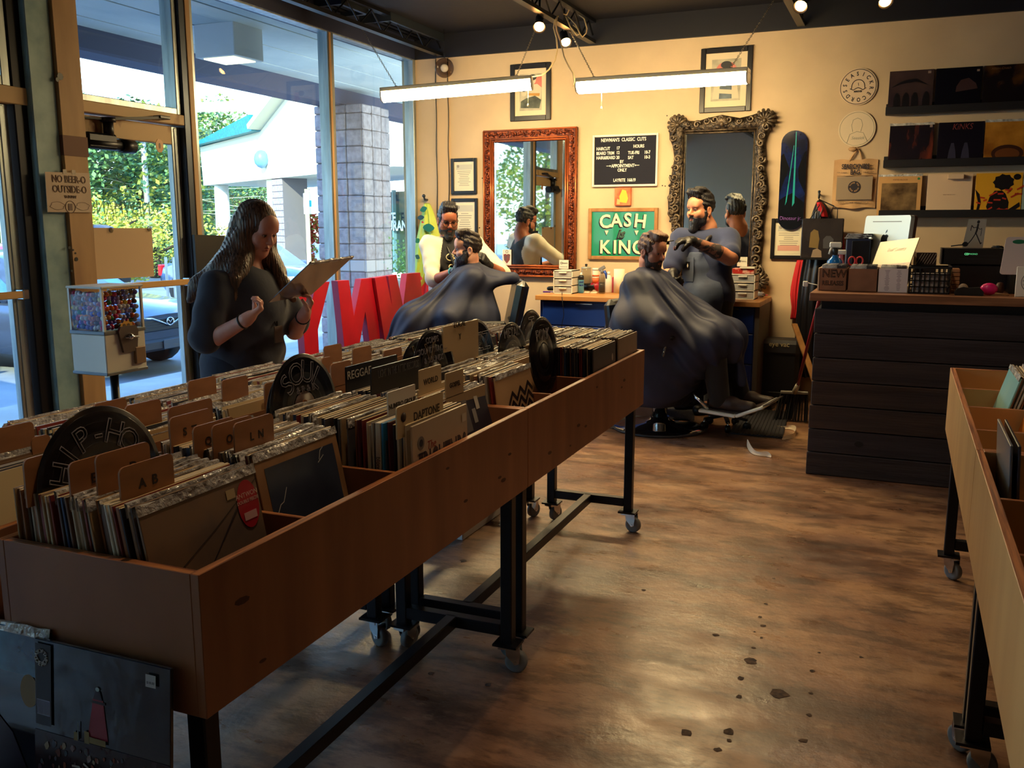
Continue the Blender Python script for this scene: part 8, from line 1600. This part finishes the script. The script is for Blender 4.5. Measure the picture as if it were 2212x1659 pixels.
k = MB();k.tube([neck0 + Vector((.02,-.05,-.02)),chest + Vector((.16,-.03,.02)),chest + Vector((.2,.0,-.12))],.0035,5).tube([neck0 + Vector((.02,.05,-.02)),chest + Vector((.16,.05,.02)),chest + Vector((.2,.0,-.12))],.0035,5);k.build('lanyard',BLK,T)
MB().obox(chest + Vector((.205,0,-.15)),(Y_,X_,Z_),(.03,.003,.04),0,.004).build('lanyard_tag',mat('tag_dim',(110,96,86),.5),T)
cm_ = recA + e2 * LPH / 2;k = Cover('record held open to view in the woman two hands',cm_,-e2,e1,mat('held_back',(96,84,72),.25,col2=(66,58,54),nscale=6,coat=.5,detail=6),th=.005,edge=mat('held_edge',(150,190,200),.4));k.rect(.1,.9,.62,.95,mat('held_dark',(44,40,44),.2,coat=.6),'back_picture').lines([[(.12,.2 + .05 * i),(.12 + R.uniform(.3,.7),.2 + .05 * i)] for i in range(7)],.008,pm('held_text',(120,106,90)),'text_lines').film(41)
# ---------------------------------------------------------------- first barber (glasses)
T = thing('person','bearded barber in round glasses and white sleeved shirt, by the copper mirror','person',(-3.6,7.1,0));SKB = skinmat('brown',(172,106,78),(146,84,62));BLH = hairmat('black',(14,13,16),(36,34,40))
hd = Head((-3.615,7.04,1.50),(.62,-.78),-.30,1.03);nk = Vector((-3.64,7.10,1.375));rs,re,rw = Vector((-3.76,6.97,1.285)),Vector((-3.64,6.80,1.0)),Vector((-3.37,6.69,1.09));ls,le,lw = Vector((-3.44,7.20,1.285)),Vector((-3.13,7.12,1.05)),Vector((-3.16,6.86,1.14));cst = Vector((-3.60,7.11,1.13));hp = Vector((-3.62,7.14,.86))
b = S();hd.skull(b,nk,.06,1.06);AXB = (Vector((.78,.62,0)),Vector((-.62,.78,0)),Z_)
b.el(cst,(.18,.12,.2),AXB,.05).el(hp,(.17,.12,.16),AXB,.06).rc(nk,cst + Z_ * .1,.06,.1,.04).path([rs,re],[.056,.047],.03).path([re,rw],[.048,.03],.02).path([ls,le],[.056,.047],.03).path([le,lw],[.048,.03],.02)
for g in (-1,1):b.path([hp + AXB[0] * g * .09,hp + AXB[0] * g * .1 - Z_ * .42,hp + AXB[0] * g * .11 - Z_ * .78,hp + AXB[0] * g * .11 - Z_ * .81 - AXB[1] * .12],[.1,.068,.045,.036],.03)
g1 = Vector((-3.27,6.63,1.155));hand(b,rw,g1 - rw,Vector((.5,.4,.8)),(.5,.5,.55,.6),.5,1.0,1);g2 = Vector((-3.17,6.75,1.22));hand(b,lw,g2 - lw,Vector((-.6,-.4,.3)),(.35,.4,.45,.5),.5,1.0,-1)
b.skin('body',SKB,T,.0055);hd.face_parts(T,BLH,mat('lips_brown',(150,84,70),.4),None,.15,browr=.005)
def gloves(T,w,g,n,curl,th,side,dr,nm='glove'):
 q = S();hand(q,w,g - w,n,curl,th,1.0,side,infl=.0065);q.rc(w,w - dr.normalized() * .035,.034,.036,.012);q.skin(nm,mat('glove_black',(24,24,28),.45,bump=.3,bscale=60),T,.004)
gloves(T,rw,g1,Vector((.5,.4,.8)),(.5,.5,.55,.6),.5,1,rw - re);gloves(T,lw,g2,Vector((-.6,-.4,.3)),(.35,.4,.45,.5),.5,-1,lw - le)
MB().tube([rw - (rw - re).normalized() * .045 + (rw - re).orthogonal().normalized() * .036 * math.cos(a) + (rw - re).cross((rw - re).orthogonal()).normalized() * .036 * math.sin(a) for a in [i * .3927 for i in range(16)]],.007,6,closed=True).build('wristband',mat('band_teal',(50,170,190),.4),T)
sh = S();sh.el(cst,(.215,.15,.2),AXB,.05).el(hp + Z_ * .05,(.215,.165,.2),AXB,.08).rc(rs,re + Z_ * .02,.078,.066,.05).rc(ls,le + (ls - le) * .1,.078,.066,.05).rc(re,re + (rw - re) * .12,.06,.05,.03).rc(le,le + (lw - le) * .1,.06,.05,.03).rc(rs + Z_ * .01,ls + Z_ * .01,.07,.07,.06);sh.el(nk + Vector((.01,-.01,.02)),(.072,.072,.06),None,.01,-1).cut((0,0,.74),(0,0,-1),.01).disp(wob(.004,24,22,30,1)).disp(wob(.003,-40,50,30,3))
WSL = cloth('white_sleeve',(236,228,206),(222,212,190));BKT = cloth('black_tee',(26,26,32),(20,20,26))
def raglan(cen):
 x = (cen[:,0] - cst.x) * AXB[0].x + (cen[:,1] - cst.y) * AXB[0].y;return (np.abs(x) < .115 + (1.30 - cen[:,2]) * .22) & (cen[:,2] < 1.36)
sh.skin('shirt',[WSL,BKT],T,.0065,raglan)
fr_ = -AXB[1];q = MB();o0 = cst + fr_ * .148 + Z_ * .03
for cx_,cz_,rr_ in ((-.06,.03,.035),(-.01,.04,.03),(.045,.03,.034),(.0,-.02,.03),(-.05,-.05,.022)):q.tube([o0 + fr_ * .004 + AXB[0] * (cx_ + rr_ * math.cos(a)) + Z_ * (cz_ + rr_ * .8 * math.sin(a)) for a in [i * .45 for i in range(14)]],.005,5,closed=True)
q.build('shirt_print',mat('print_cream',(224,212,170),.7),T)['kind'] = 'stuff'
k = MB();k.tube([nk + AXB[0] * -.06 + fr_ * .02 + Z_ * -.01,cst + AXB[0] * -.06 + fr_ * .155 + Z_ * .09,cst + AXB[0] * -.015 + fr_ * .168 - Z_ * .06,cst + AXB[0] * .0 + fr_ * .17 - Z_ * .16],.011,6).tube([nk + AXB[0] * .06 + fr_ * .02 + Z_ * -.01,cst + AXB[0] * .08 + fr_ * .15 + Z_ * .07,cst + AXB[0] * .11 + fr_ * .14 - Z_ * .1],.011,6);k.build('apron_strap',BLK,T)
ap_ = S();ap_.el(hp + Z_ * .07 + fr_ * .02,(.2,.175,.2),AXB,.03).rc(hp - Z_ * .1 + fr_ * .05,hp - Z_ * .35 + fr_ * .08,.17,.17,.05);ap_.cut(hp - fr_ * .02,-fr_,.01).cut((0,0,1.07),(0,0,1),.01).cut((0,0,.45),(0,0,-1),.01);ap_.skin('apron',cloth('apron_dark',(40,38,40),(28,28,32)),T,.009)
jn = S()
for g in (-1,1):jn.path([hp + AXB[0] * g * .08,hp + AXB[0] * g * .1 - Z_ * .42,hp + AXB[0] * g * .11 - Z_ * .8],[.135,.09,.075],.04)
jn.cut((0,0,.02),(0,0,-1)).skin('trousers',cloth('trouser_black',(24,25,32),(18,18,24)),T,.01)
so = S()
for g in (-1,1):so.rc(hp + AXB[0] * g * .11 + Z_ * (.055 - hp.z),hp + AXB[0] * g * .12 - AXB[1] * .17 + Z_ * (.04 - hp.z),.05,.042,.02)
so.cut((0,0,.003),(0,0,-1)).skin('shoes',BLK,T,.009)
def short_hair(T,hd,top,m,quiff=.03,side=.004,seed=0,h=.0045,sweep=0.0,back=.01):
 """close sides, fuller combed top"""
 q = S();k = hd.k;hd.cap(q,side);q.el(hd.p(0,-.01 - back * .3,.075),[.066 * k,.09 * k,(.045 + top) * k],hd.ax,.02)
 for i in range(5):x = -.044 + i * .022;q.path([hd.p(x,.062,.10),hd.p(x * .95 + sweep,.055 + quiff * .2,.118 + top * .5),hd.p(x * .9 + sweep * 1.5,.0,.132 + top * .4),hd.p(x * .8 + sweep,-.06 - back,.10)],[.016 * k,.021 * k,.02 * k,.02 * k],.014)
 q.el(hd.p(0,.1,-.035),[.075 * k,.085 * k,.098 * k],hd.ax,.01,-1).el(hd.p(0,.13,.05),[.055 * k,.07 * k,.042 * k],hd.ax,.012,-1)
 for g in (-1,1):q.el(hd.p(g * .1,.0,-.035),[.045 * k,.032 * k,.05 * k],hd.ax,.008,-1)
 q.cut(hd.p(0,-.05,-.075),-hd.u,.006);ph = seed
 rx,fx = hd.r,hd.f;q.disp(lambda X,Y,Z:(.0028 * np.sin((X * rx.x + Y * rx.y + Z * rx.z) * 300 + 2.5 * np.sin((X * fx.x + Y * fx.y) * 40 + ph)) + .002 * np.sin(Z * 170 + X * 60 + ph)).astype(np.float32));return q.skin('hair',m,T,h)
def beard(T,hd,m,full=.014,length=.0,h=.0045,must=True):
 q = S();k = hd.k;q.el(hd.p(0,.03,-.05),[(.062 + full) * k,(.062 + full * .8) * k,(.082 + full) * k],hd.ax,.02).rc(hd.p(0,.066,-.105),hd.p(0,.078,-.118 - length),(.03 + full * .6) * k,(.034 if length else .026) * k,.03)
 for g in (-1,1):q.rc(hd.p(g * .062,.006,-.02),hd.p(g * .05,.03,-.085),.017 * k,(.024 + full * .5) * k,.02)
 q.el(hd.p(0,.085,.01),[.085 * k,.06 * k,.052 * k],hd.ax,.012,-1).el(hd.p(0,-.035,-.02),[.09 * k,.04 * k,.16 * k],hd.ax,.012,-1).el(hd.p(0,.105,-.066),[.023 * k,.022 * k,.012 * k],hd.ax,.005,-1)
 for g in (-1,1):q.el(hd.p(g * .04,.085,-.028),[.026 * k,.032 * k,.024 * k],hd.ax,.012,-1)
 if must:q.path([hd.p(-.032,.074,-.062),hd.p(0,.0975,-.0462),hd.p(.032,.074,-.062)],[.007 * k,.0085 * k,.007 * k],.006)
 q.disp(lambda X,Y,Z:(.0016 * np.sin(X * 400 + 2 * np.sin(Z * 90)) * np.sin(Y * 380 + Z * 120)).astype(np.float32));return q.skin('beard',m,T,h)
short_hair(T,hd,.014,BLH,.03,.006,1);beard(T,hd,BLH,.006,.004)
gl = MB()
for g in (-1,1):
 gl.tube([hd.p(g * .034 + .025 * math.cos(a),.097 - .004 * abs(math.cos(a)),-.002 + .023 * math.sin(a)) for a in [i * .314 for i in range(20)]],.0026,6,closed=True);gl.tube([hd.p(g * .058,.092,.006),hd.p(g * .078,.05,.008),hd.p(g * .083,-.01,.006)],.0024,5)
gl.tube([hd.p(-.010,.1,.004),hd.p(0,.103,.007),hd.p(.010,.1,.004)],.0024,5);gl.build('eyeglasses',mat('spectacle_black',(18,16,20),.25),T)
# ---------------------------------------------------------------- capes over the seated clients
NYL = mat('cape_nylon',(46,52,78),.6,spec=.3,col2=(36,40,62),nscale=3,bump=.35,bscale=5,detail=5)
def leg_dirs(a):return Vector((math.cos(a),math.sin(a),0)),Vector((-math.sin(a),math.cos(a),0))
T = thing('person','reclining client with a full dark beard in the chair by the window','person',(-3.2,6.6,0));SKL = skinmat('light',(226,172,146),(206,144,120));DBH = hairmat('dark_brown',(26,20,20),(62,50,46))
hd = Head((-3.235,6.635,1.265),(-.84,-.52),-.02,1.03);nk = Vector((-3.215,6.645,1.10));pel = Vector((-3.15,6.55,.63));fd,sd = leg_dirs(math.radians(208));cst = Vector((-3.19,6.61,.9))
sh_l,sh_r = nk + sd * .19 - Z_ * .07 - fd * .02,nk - sd * .19 - Z_ * .07 - fd * .02
b = S();hd.skull(b,nk,.06,1.0);b.el(cst,(.13,.18,.22),(fd,sd,Z_),.05).el(pel,(.15,.18,.12),(fd,sd,Z_),.06).rc(nk,cst + Z_ * .1,.062,.1,.04)
kn = [pel + fd * .46 + sd * g * .13 + Z_ * .0 for g in (-1,1)];ft = [pel + fd * .60 + sd * g * .13 - Z_ * .42 for g in (-1,1)]
for i in (0,1):b.path([pel + sd * (-.1,.1)[i],kn[i],ft[i],ft[i] + fd * .14 - Z_ * .02],[.095,.066,.042,.035],.03)
for s_,g in ((sh_r,-1),(sh_l,1)):e = s_ + fd * .08 + sd * g * .07 - Z_ * .24;w_ = e + fd * .2 - sd * g * .1 + Z_ * .0;b.path([s_,e],[.052,.044],.03).path([e,w_],[.044,.03],.02);hand(b,w_,fd - Z_ * .2,Vector((0,0,-1)),(.2,.2,.25,.3),.3,1.0,1 if g < 0 else -1)
b.skin('body',SKL,T,.0055);hd.face_parts(T,DBH,mat('lips_light',(190,116,106),.4),mat('iris_blue',(70,90,110),.15),.6);short_hair(T,hd,.022,DBH,.04,.003,2,sweep=0.0,back=.012);beard(T,hd,DBH,.012,.055)
tr = S()
for i in (0,1):tr.path([pel + sd * (-.1,.1)[i],kn[i],ft[i] + Z_ * .03],[.12,.085,.07],.04)
tr.skin('trousers',MATS['cloth_trouser_black'],T,.01);so = S()
for i in (0,1):so.rc(ft[i] - Z_ * .02,ft[i] + fd * .17 - Z_ * .03,.05,.042,.02)
so.skin('shoes',BLK,T,.009)
CT = thing('barber_cape','dark nylon cape spread over the reclining client, by the red letters','cape',(-3.3,6.5,.3));q = S()
q.rc(nk - Z_ * .05,pel + Z_ * .12,.11,.19,.08).rc(sh_l,sh_r,.085,.085,.08)
for g in (-1,1):
 s_ = (sh_r if g < 0 else sh_l);q.rc(s_,s_ + fd * .12 + sd * g * .06 - Z_ * .26,.075,.085,.08).rc(s_ + fd * .12 + sd * g * .06 - Z_ * .26,pel + fd * .2 + sd * g * .27 + Z_ * .12,.085,.075,.1)
for i in (0,1):g = (-1,1)[i];q.rc(pel + sd * g * .1 + Z_ * .05,kn[i] + Z_ * .03,.17,.12,.14).rc(kn[i] + Z_ * .02,ft[i] + sd * g * .03 + fd * .06 + Z_ * .1,.13,.15,.12)
q.rc(cst + fd * .1,kn[0].lerp(kn[1],.5) + Z_ * .05,.16,.12,.16);flap = P(1106,598,D=7.22);q.rc(nk - fd * .05 - Z_ * .03,flap,.07,.022,.06).rc(sh_l - Z_ * .05,flap - Z_ * .02 - fd * .02,.05,.016,.08).rc(nk - Z_ * .1 - fd * .03,pel - fd * .06 + Z_ * .1,.1,.13,.1)
q.rc(nk + Z_ * .0,nk - Z_ * .05,.075,.1,.04);q.el(nk + Z_ * .035,(.07,.07,.05),None,.012,-1);q.cut((0,0,.34),(0,0,-1),.01);ax_ = kn[0].lerp(kn[1],.5) - nk;ax_.normalize();sx = ax_.cross(Z_).normalized();upx = sx.cross(ax_)
def folds(nk,sx,upx,n1,n2,amp,ph):
 def fn(X,Y,Z):
  dx,dy,dz = X - nk.x,Y - nk.y,Z - nk.z;a = np.arctan2(dx * upx.x + dy * upx.y + dz * upx.z,dx * sx.x + dy * sx.y + dz * sx.z);r = np.sqrt(dx * dx + dy * dy + dz * dz);w = np.clip((r - .1) / .25,0,1)
  return (w * amp * (np.sin(a * n1 + ph + 1.2 * np.sin(r * 7)) * .6 + np.sin(a * n2 + ph * 2 - r * 6) * .4 + .35 * np.sin(r * 26 + a * 5 + dz * 14))).astype(np.float32)
 return fn
q.disp(folds(nk,sx,upx,9,17,.012,.6));q.skin('cape',NYL,CT,.0075);cl_ = MB().tube([nk + Z_ * .0 + Vector((.066 * math.cos(a),.066 * math.sin(a),.012)) for a in [i * .3927 for i in range(16)]],.011,6,closed=True);cl_.build('neck_strip',mat('neck_white',(226,220,206),.7),CT)
gp = P(975,605,D=6.98);
def cape_logo(T,c,n,u,sz,nm='gold_logo'):
 """small crest printed on the cape, laid against the cloth"""
 G = mat('logo_gold',(206,160,40),.5);n = Vector(n).normalized();u = (Vector(u) - n * Vector(u).dot(n)).normalized();v = n.cross(u);q = MB();O = Vector(c)
 sk = lambda pts,w_:stroke(q,[(x * sz,y * sz) for x,y in pts],w_ * sz,O,u,v,.0015)
 sk([(-.5,-.1),(.5,-.1),(.62,-.32),(-.38,-.32),(-.5,-.1)],.05);sk([(-.3,-.02),(-.1,.42),(.1,.5),(.3,.38),(.42,-.02)],.07);sk([(-.2,.1),(.0,.3),(.2,.12),(.34,.2)],.06);sk([(-.12,.0),(.06,.2),(.26,.02)],.06)
 o = q.build(nm,G,T);o['kind'] = 'stuff';text('LAYRITE',O + u * .06 * sz - v * .21 * sz + n * .001,u,v,.17 * sz,G,T,bold=.0006);text('DELUXE',O + u * .5 * sz - v * .42 * sz + n * .001,u,v,.1 * sz,G,T)
T = thing('person','seated client with a short brown beard in the middle barber chair','person',(-1.62,6.4,0));BRH = hairmat('light_brown',(84,56,40),(120,84,58));STB = hairmat('short_beard',(50,36,30),(70,50,42))
hd = Head((-1.675,6.475,1.268),(.90,-.44),-.20,1.0);nk = Vector((-1.705,6.50,1.10));pel = Vector((-1.64,6.40,.63));fd,sd = leg_dirs(math.radians(-8));cst = Vector((-1.69,6.46,.9));sh_l,sh_r = nk + sd * .2 - Z_ * .085,nk - sd * .2 - Z_ * .085
b = S();hd.skull(b,nk,.06,1.0);b.el(cst,(.13,.19,.22),(fd,sd,Z_),.05).el(pel,(.15,.19,.12),(fd,sd,Z_),.06).rc(nk,cst + Z_ * .1,.062,.1,.04);kn = [pel + fd * .50 + sd * g * .14 + Z_ * .02 for g in (-1,1)];ft = [pel + fd * (.56 if g < 0 else .62) + sd * g * .13 - Z_ * .375 for g in (-1,1)]
for i in (0,1):b.path([pel + sd * (-.1,.1)[i],kn[i],ft[i],ft[i] + fd * .14 - Z_ * .02],[.1,.068,.042,.035],.03)
for s_,g in ((sh_r,-1),(sh_l,1)):e = s_ + fd * .1 + sd * g * .08 - Z_ * .24;w_ = e + fd * .22 - sd * g * .12;b.path([s_,e],[.054,.046],.03).path([e,w_],[.046,.03],.02);hand(b,w_,fd - Z_ * .2,Vector((0,0,-1)),(.2,.2,.25,.3),.3,1.0,1 if g < 0 else -1)
b.skin('body',skinmat('fair',(222,160,130),(196,126,102)),T,.0055);hd.face_parts(T,STB,mat('lips_fair',(180,104,92),.4),None,.3);short_hair(T,hd,.006,BRH,.015,.0065,3);beard(T,hd,STB,.003,.0)
tr = S()
for i in (0,1):tr.path([pel + sd * (-.1,.1)[i],kn[i],ft[i] + Z_ * .03],[.125,.09,.072],.04)
tr.skin('trousers',MATS['cloth_trouser_black'],T,.01);so = S()
for i in (0,1):so.rc(ft[i] - fd * .03 - Z_ * .0,ft[i] + fd * .09 - Z_ * .0,.052,.05,.03).rc(ft[i] + fd * .09 - Z_ * .01,ft[i] + fd * .22 - Z_ * .015,.048,.042,.03)
SHO = mat('shoe_brown',(54,38,36),.5,col2=(34,24,26),nscale=12);so.cut(ft[0] - Z_ * .048,-Z_,.006);so.skin('shoes',SHO,T,.007)
for i in (0,1):MB().obox(ft[i] + fd * .095 - Z_ * .052,(fd,sd,Z_),(.15,.045,.009),0,.006).build('sole',mat('sole_dark',(24,20,22),.6),T)
CT = thing('barber_cape','dark nylon cape with a gold crest draped over the middle client','cape',(-1.4,6.35,.2));q = S()
q.rc(nk - Z_ * .04,pel + Z_ * .12,.11,.25,.08).rc(sh_l,sh_r,.1,.1,.1)
for g in (-1,1):
 s_ = (sh_r if g < 0 else sh_l);e = s_ + fd * .08 + sd * g * .1 - Z_ * .28;q.rc(s_,e,.095,.11,.1).rc(e,pel + fd * .2 + sd * g * .31 + Z_ * .12,.11,.09,.12).rc(e,e - fd * .12 - Z_ * .45,.11,.14,.12)
for i in (0,1):g = (-1,1)[i];q.rc(pel + sd * g * .1 + Z_ * .05,kn[i] + Z_ * .02,.17,.10,.14)
q.rc(kn[0] + Z_ * .0,Vector((kn[0].x - .36,kn[0].y - .02,.30)),.10,.17,.14).rc(pel - sd * .2 + Z_ * .1,Vector((pel.x + .06,pel.y - .24,.30)),.2,.17,.15).rc(kn[1],ft[1] - fd * .28 + Z_ * .12,.10,.10,.1).rc(pel + fd * .0,Vector((pel.x + .1,pel.y + .05,.34)),.24,.24,.15).rc(pel - fd * .12,Vector((pel.x - .12,pel.y - .1,.34)),.2,.18,.15)
q.rc(cst + fd * .1 + Z_ * .02,kn[0].lerp(kn[1],.5) + Z_ * .05,.15,.11,.16);tip = P(1588,742,D=6.18);q.rc(kn[0] + Z_ * .03,tip,.09,.018,.07).rc(kn[0].lerp(kn[1],.6) + Z_ * .03,tip + Z_ * .01,.08,.016,.08).rc(tip,P(1612,872,D=6.3),.02,.03,.1)
q.rc(kn[1] + Z_ * .0,P(1600,860,D=6.42),.09,.05,.12)
q.rc(nk,nk - Z_ * .05,.074,.1,.04);q.el(nk + Z_ * .04,(.07,.07,.05),None,.012,-1);q.el(ft[0].lerp(ft[1],.5) + fd * .12 - Z_ * .05,(.34,.26,.16),(fd,sd,Z_),.03,-1);q.cut((0,0,.21),(0,0,-1),.015)
ax_ = (pel + fd * .3 - nk).normalized();sx = ax_.cross(Y_).normalized();upx = sx.cross(ax_);q.disp(folds(nk,sx,upx,10,19,.014,2.1));q.skin('cape',NYL,CT,.0075)
MB().tube([nk + Vector((.066 * math.cos(a),.066 * math.sin(a),.014)) for a in [i * .3927 for i in range(16)]],.012,6,closed=True).build('neck_strip',MATS['neck_white'],CT)
# ---------------------------------------------------------------- second barber (tattooed arm)
T = thing('person','bearded barber with tattooed arm in a blue shirt and denim apron','person',(-1.42,7.13,0));SKT = skinmat('olive',(214,150,116),(188,122,92));TAT = mat('tattooed_skin',(150,100,78),.5,col2=(50,44,46),nscale=22,detail=3,sharp=(.46,.54))
hd = Head((-1.47,7.13,1.575),(-.56,-.83),-.06,1.05);nk = Vector((-1.425,7.17,1.44));fr_ = Vector((-.62,-.78,0)).normalized();sx_ = Vector((.78,-.62,0)) * -1;sx_ = Vector((-fr_.y,fr_.x,0)) # sx_: his left side
rs,re,rw = Vector((-1.60,7.11,1.345)),Vector((-1.66,6.95,1.07)),Vector((-1.585,6.76,1.11));ls,le,lw = Vector((-1.25,7.12,1.345)),Vector((-1.19,6.90,1.22)),Vector((-1.44,6.72,1.345));cst = Vector((-1.41,7.16,1.16));hp = Vector((-1.385,7.14,.86));AXB = (Vector((fr_.y * -1,fr_.x,0)),-fr_,Z_)
b = S();hd.skull(b,nk,.064,1.06);b.el(cst,(.19,.13,.22),AXB,.05).el(hp,(.18,.14,.16),AXB,.06).rc(nk,cst + Z_ * .1,.066,.1,.04).path([rs,re],[.058,.05],.03).path([re,rw],[.05,.032],.02).path([ls,le],[.06,.056],.03).path([le,le.lerp(lw,.35),lw],[.056,.053,.033],.02)
for g in (-1,1):b.path([hp + AXB[0] * g * .09,hp + AXB[0] * g * .1 - Z_ * .42,hp + AXB[0] * g * .11 - Z_ * .78,hp + AXB[0] * g * .11 - Z_ * .81 + fr_ * .12],[.1,.07,.045,.036],.03)
gr = Vector((-1.555,6.68,1.03));hand(b,rw,gr - rw,Vector((.75,.3,.2)),(.7,.75,.8,.85),.7,1.05,1);gl_ = Vector((-1.57,6.625,1.345));hand(b,lw,gl_ - lw,Vector((.1,.3,-1)),(.45,.5,.6,.65),.8,1.05,-1)
def tatpick(cen):
 a,c = np.array(le),np.array(lw);d = c - a;t = ((cen - a) @ d) / (d @ d);r = np.linalg.norm(cen - a - np.clip(t,0,1)[:,None] * d,axis=1);return (t > .28) & (t < 1.02) & (r < .075)
b.skin('body',[SKT,TAT],T,.0055,tatpick);hd.face_parts(T,BLH,mat('lips_olive',(176,104,92),.4),None,.14,browr=.005);short_hair(T,hd,.03,BLH,.05,.005,4,sweep=.004);beard(T,hd,BLH,.008,.022)
gloves(T,rw,gr,Vector((.75,.3,.2)),(.7,.75,.8,.85),.7,1,rw - re);gloves(T,lw,gl_,Vector((.1,.3,-1)),(.45,.5,.6,.65),.8,-1,lw - le)
NVT = cloth('navy_tee',(40,52,92),(32,42,76));sh = S();sh.el(cst,(.225,.165,.23),AXB,.05).el(hp + Z_ * .06,(.225,.185,.21),AXB,.08).rc(rs,re.lerp(rs,.3),.082,.078,.05).rc(ls,le.lerp(ls,.18),.085,.084,.05).rc(rs + Z_ * .01,ls + Z_ * .01,.075,.075,.06).el(nk + Vector((-.015,-.02,.025)),(.076,.076,.06),None,.01,-1);sh.cut((0,0,.78),(0,0,-1),.01).disp(wob(.005,22,24,30,4)).disp(wob(.003,44,-40,36,1));sh.skin('shirt',NVT,T,.0065)
APD = cloth('denim_apron',(66,80,108),(50,60,86),.8);ap_ = S();ap_.el(cst + fr_ * .012,(.2,.17,.2),AXB,.03).el(hp + Z_ * .05 + fr_ * .012,(.235,.20,.22),AXB,.06).rc(hp - Z_ * .1 + fr_ * .02,hp - Z_ * .4 + fr_ * .03,.2,.2,.06);ap_.cut(cst + fr_ * .05,-fr_,.008).cut((0,0,1.255),(0,0,1),.006).cut((0,0,.42),(0,0,-1),.01);ap_.disp(wob(.003,20,30,22,2));ap_.skin('apron',APD,T,.0075,None)
lx = AXB[0];o0 = cst + fr_ * .186;pk = MB();stroke(pk,[(-.075,.06),(.055,.06),(.055,-.12),(-.075,-.12),(-.075,.06)],.004,o0 + fr_ * -.004,lx * -1 if (lx * -1).cross(Z_).dot(fr_) > 0 else lx,Z_,.004);ux_ = lx if lx.cross(Z_).dot(fr_) > 0 else lx * -1
MB().prism([(-.07,-.13),(.06,-.13),(.06,.055),(-.07,.055)],o0 - fr_ * .006,ux_,Z_ - fr_ * .0,.006).build('apron_pocket',cloth('apron_pocket',(74,88,116),(58,70,96),.8),T);MB().prism([(-.028,-.04),(.018,-.04),(.018,.02),(-.028,.02)],o0 + fr_ * .001,ux_,Z_,.0015).build('apron_label',BLK,T);MB().prism([(-.014,-.01),(-.005,-.026),(.004,-.01),(-.005,.008)],o0 + fr_ * .003,ux_,Z_,.001).build('label_mark',WHITEP,T)
for g in (-1,1):MB().tube([nk + ux_ * g * .09 - Z_ * .045 - fr_ * .03,cst + ux_ * g * .115 + fr_ * .10 + Z_ * .2,cst + ux_ * g * .11 + fr_ * .165 + Z_ * .10],[.018,.017,.016],8).build('apron_strap',mat('strap_leather',(40,34,34),.5),T);MB().ball(cst + ux_ * g * .112 + fr_ * .165 + Z_ * .125,.016,8).build('strap_buckle',mat('buckle_tan',(190,130,80),.4),T)
MB().lathe([(.001,.004),(.018,.003),(.02,0),(.001,0)],cst + ux_ * .1 + fr_ * .145 + Z_ * .165,fr_ + Z_ * .3,16).build('white_badge',WHITEP,T)
jn = S()
for g in (-1,1):jn.path([hp + AXB[0] * g * .08,hp + AXB[0] * g * .1 - Z_ * .42,hp + AXB[0] * g * .11 - Z_ * .8],[.14,.095,.078],.04)
jn.cut((0,0,.02),(0,0,-1)).skin('trousers',MATS['cloth_trouser_black'],T,.01);so = S()
for g in (-1,1):so.rc(hp + AXB[0] * g * .11 + Z_ * (.055 - hp.z),hp + AXB[0] * g * .12 + fr_ * .17 + Z_ * (.04 - hp.z),.05,.042,.02)
so.cut((0,0,.003),(0,0,-1)).skin('shoes',BLK,T,.009)
cpt = P(1440,522,D=6.56);tl_ = thing('comb','black cutting comb held at the client hairline','comb',cpt);dcb = (gl_ - cpt).normalized();q = MB().beam(cpt,gl_ + dcb * .02,.018,.006)
for i in range(12):f_ = i / 12;p_ = cpt.lerp(gl_,f_ * .6);q.beam(p_,p_ - Z_ * .022,.0025,.0025)
q.build('comb',BLK,tl_)
cp2 = gr + Vector((.01,-.02,-.03));tl_ = thing('hair_clipper','black clipper held low in the tattooed barber right glove','clipper',cp2);MB().tube([gr + Vector((-.0,.01,.05)),gr,cp2 - Z_ * .01,cp2 + Vector((.01,-.01,-.06))],[.015,.02,.019,.014],10).build('body',BLK,tl_)
cape_items = True
bake_text()
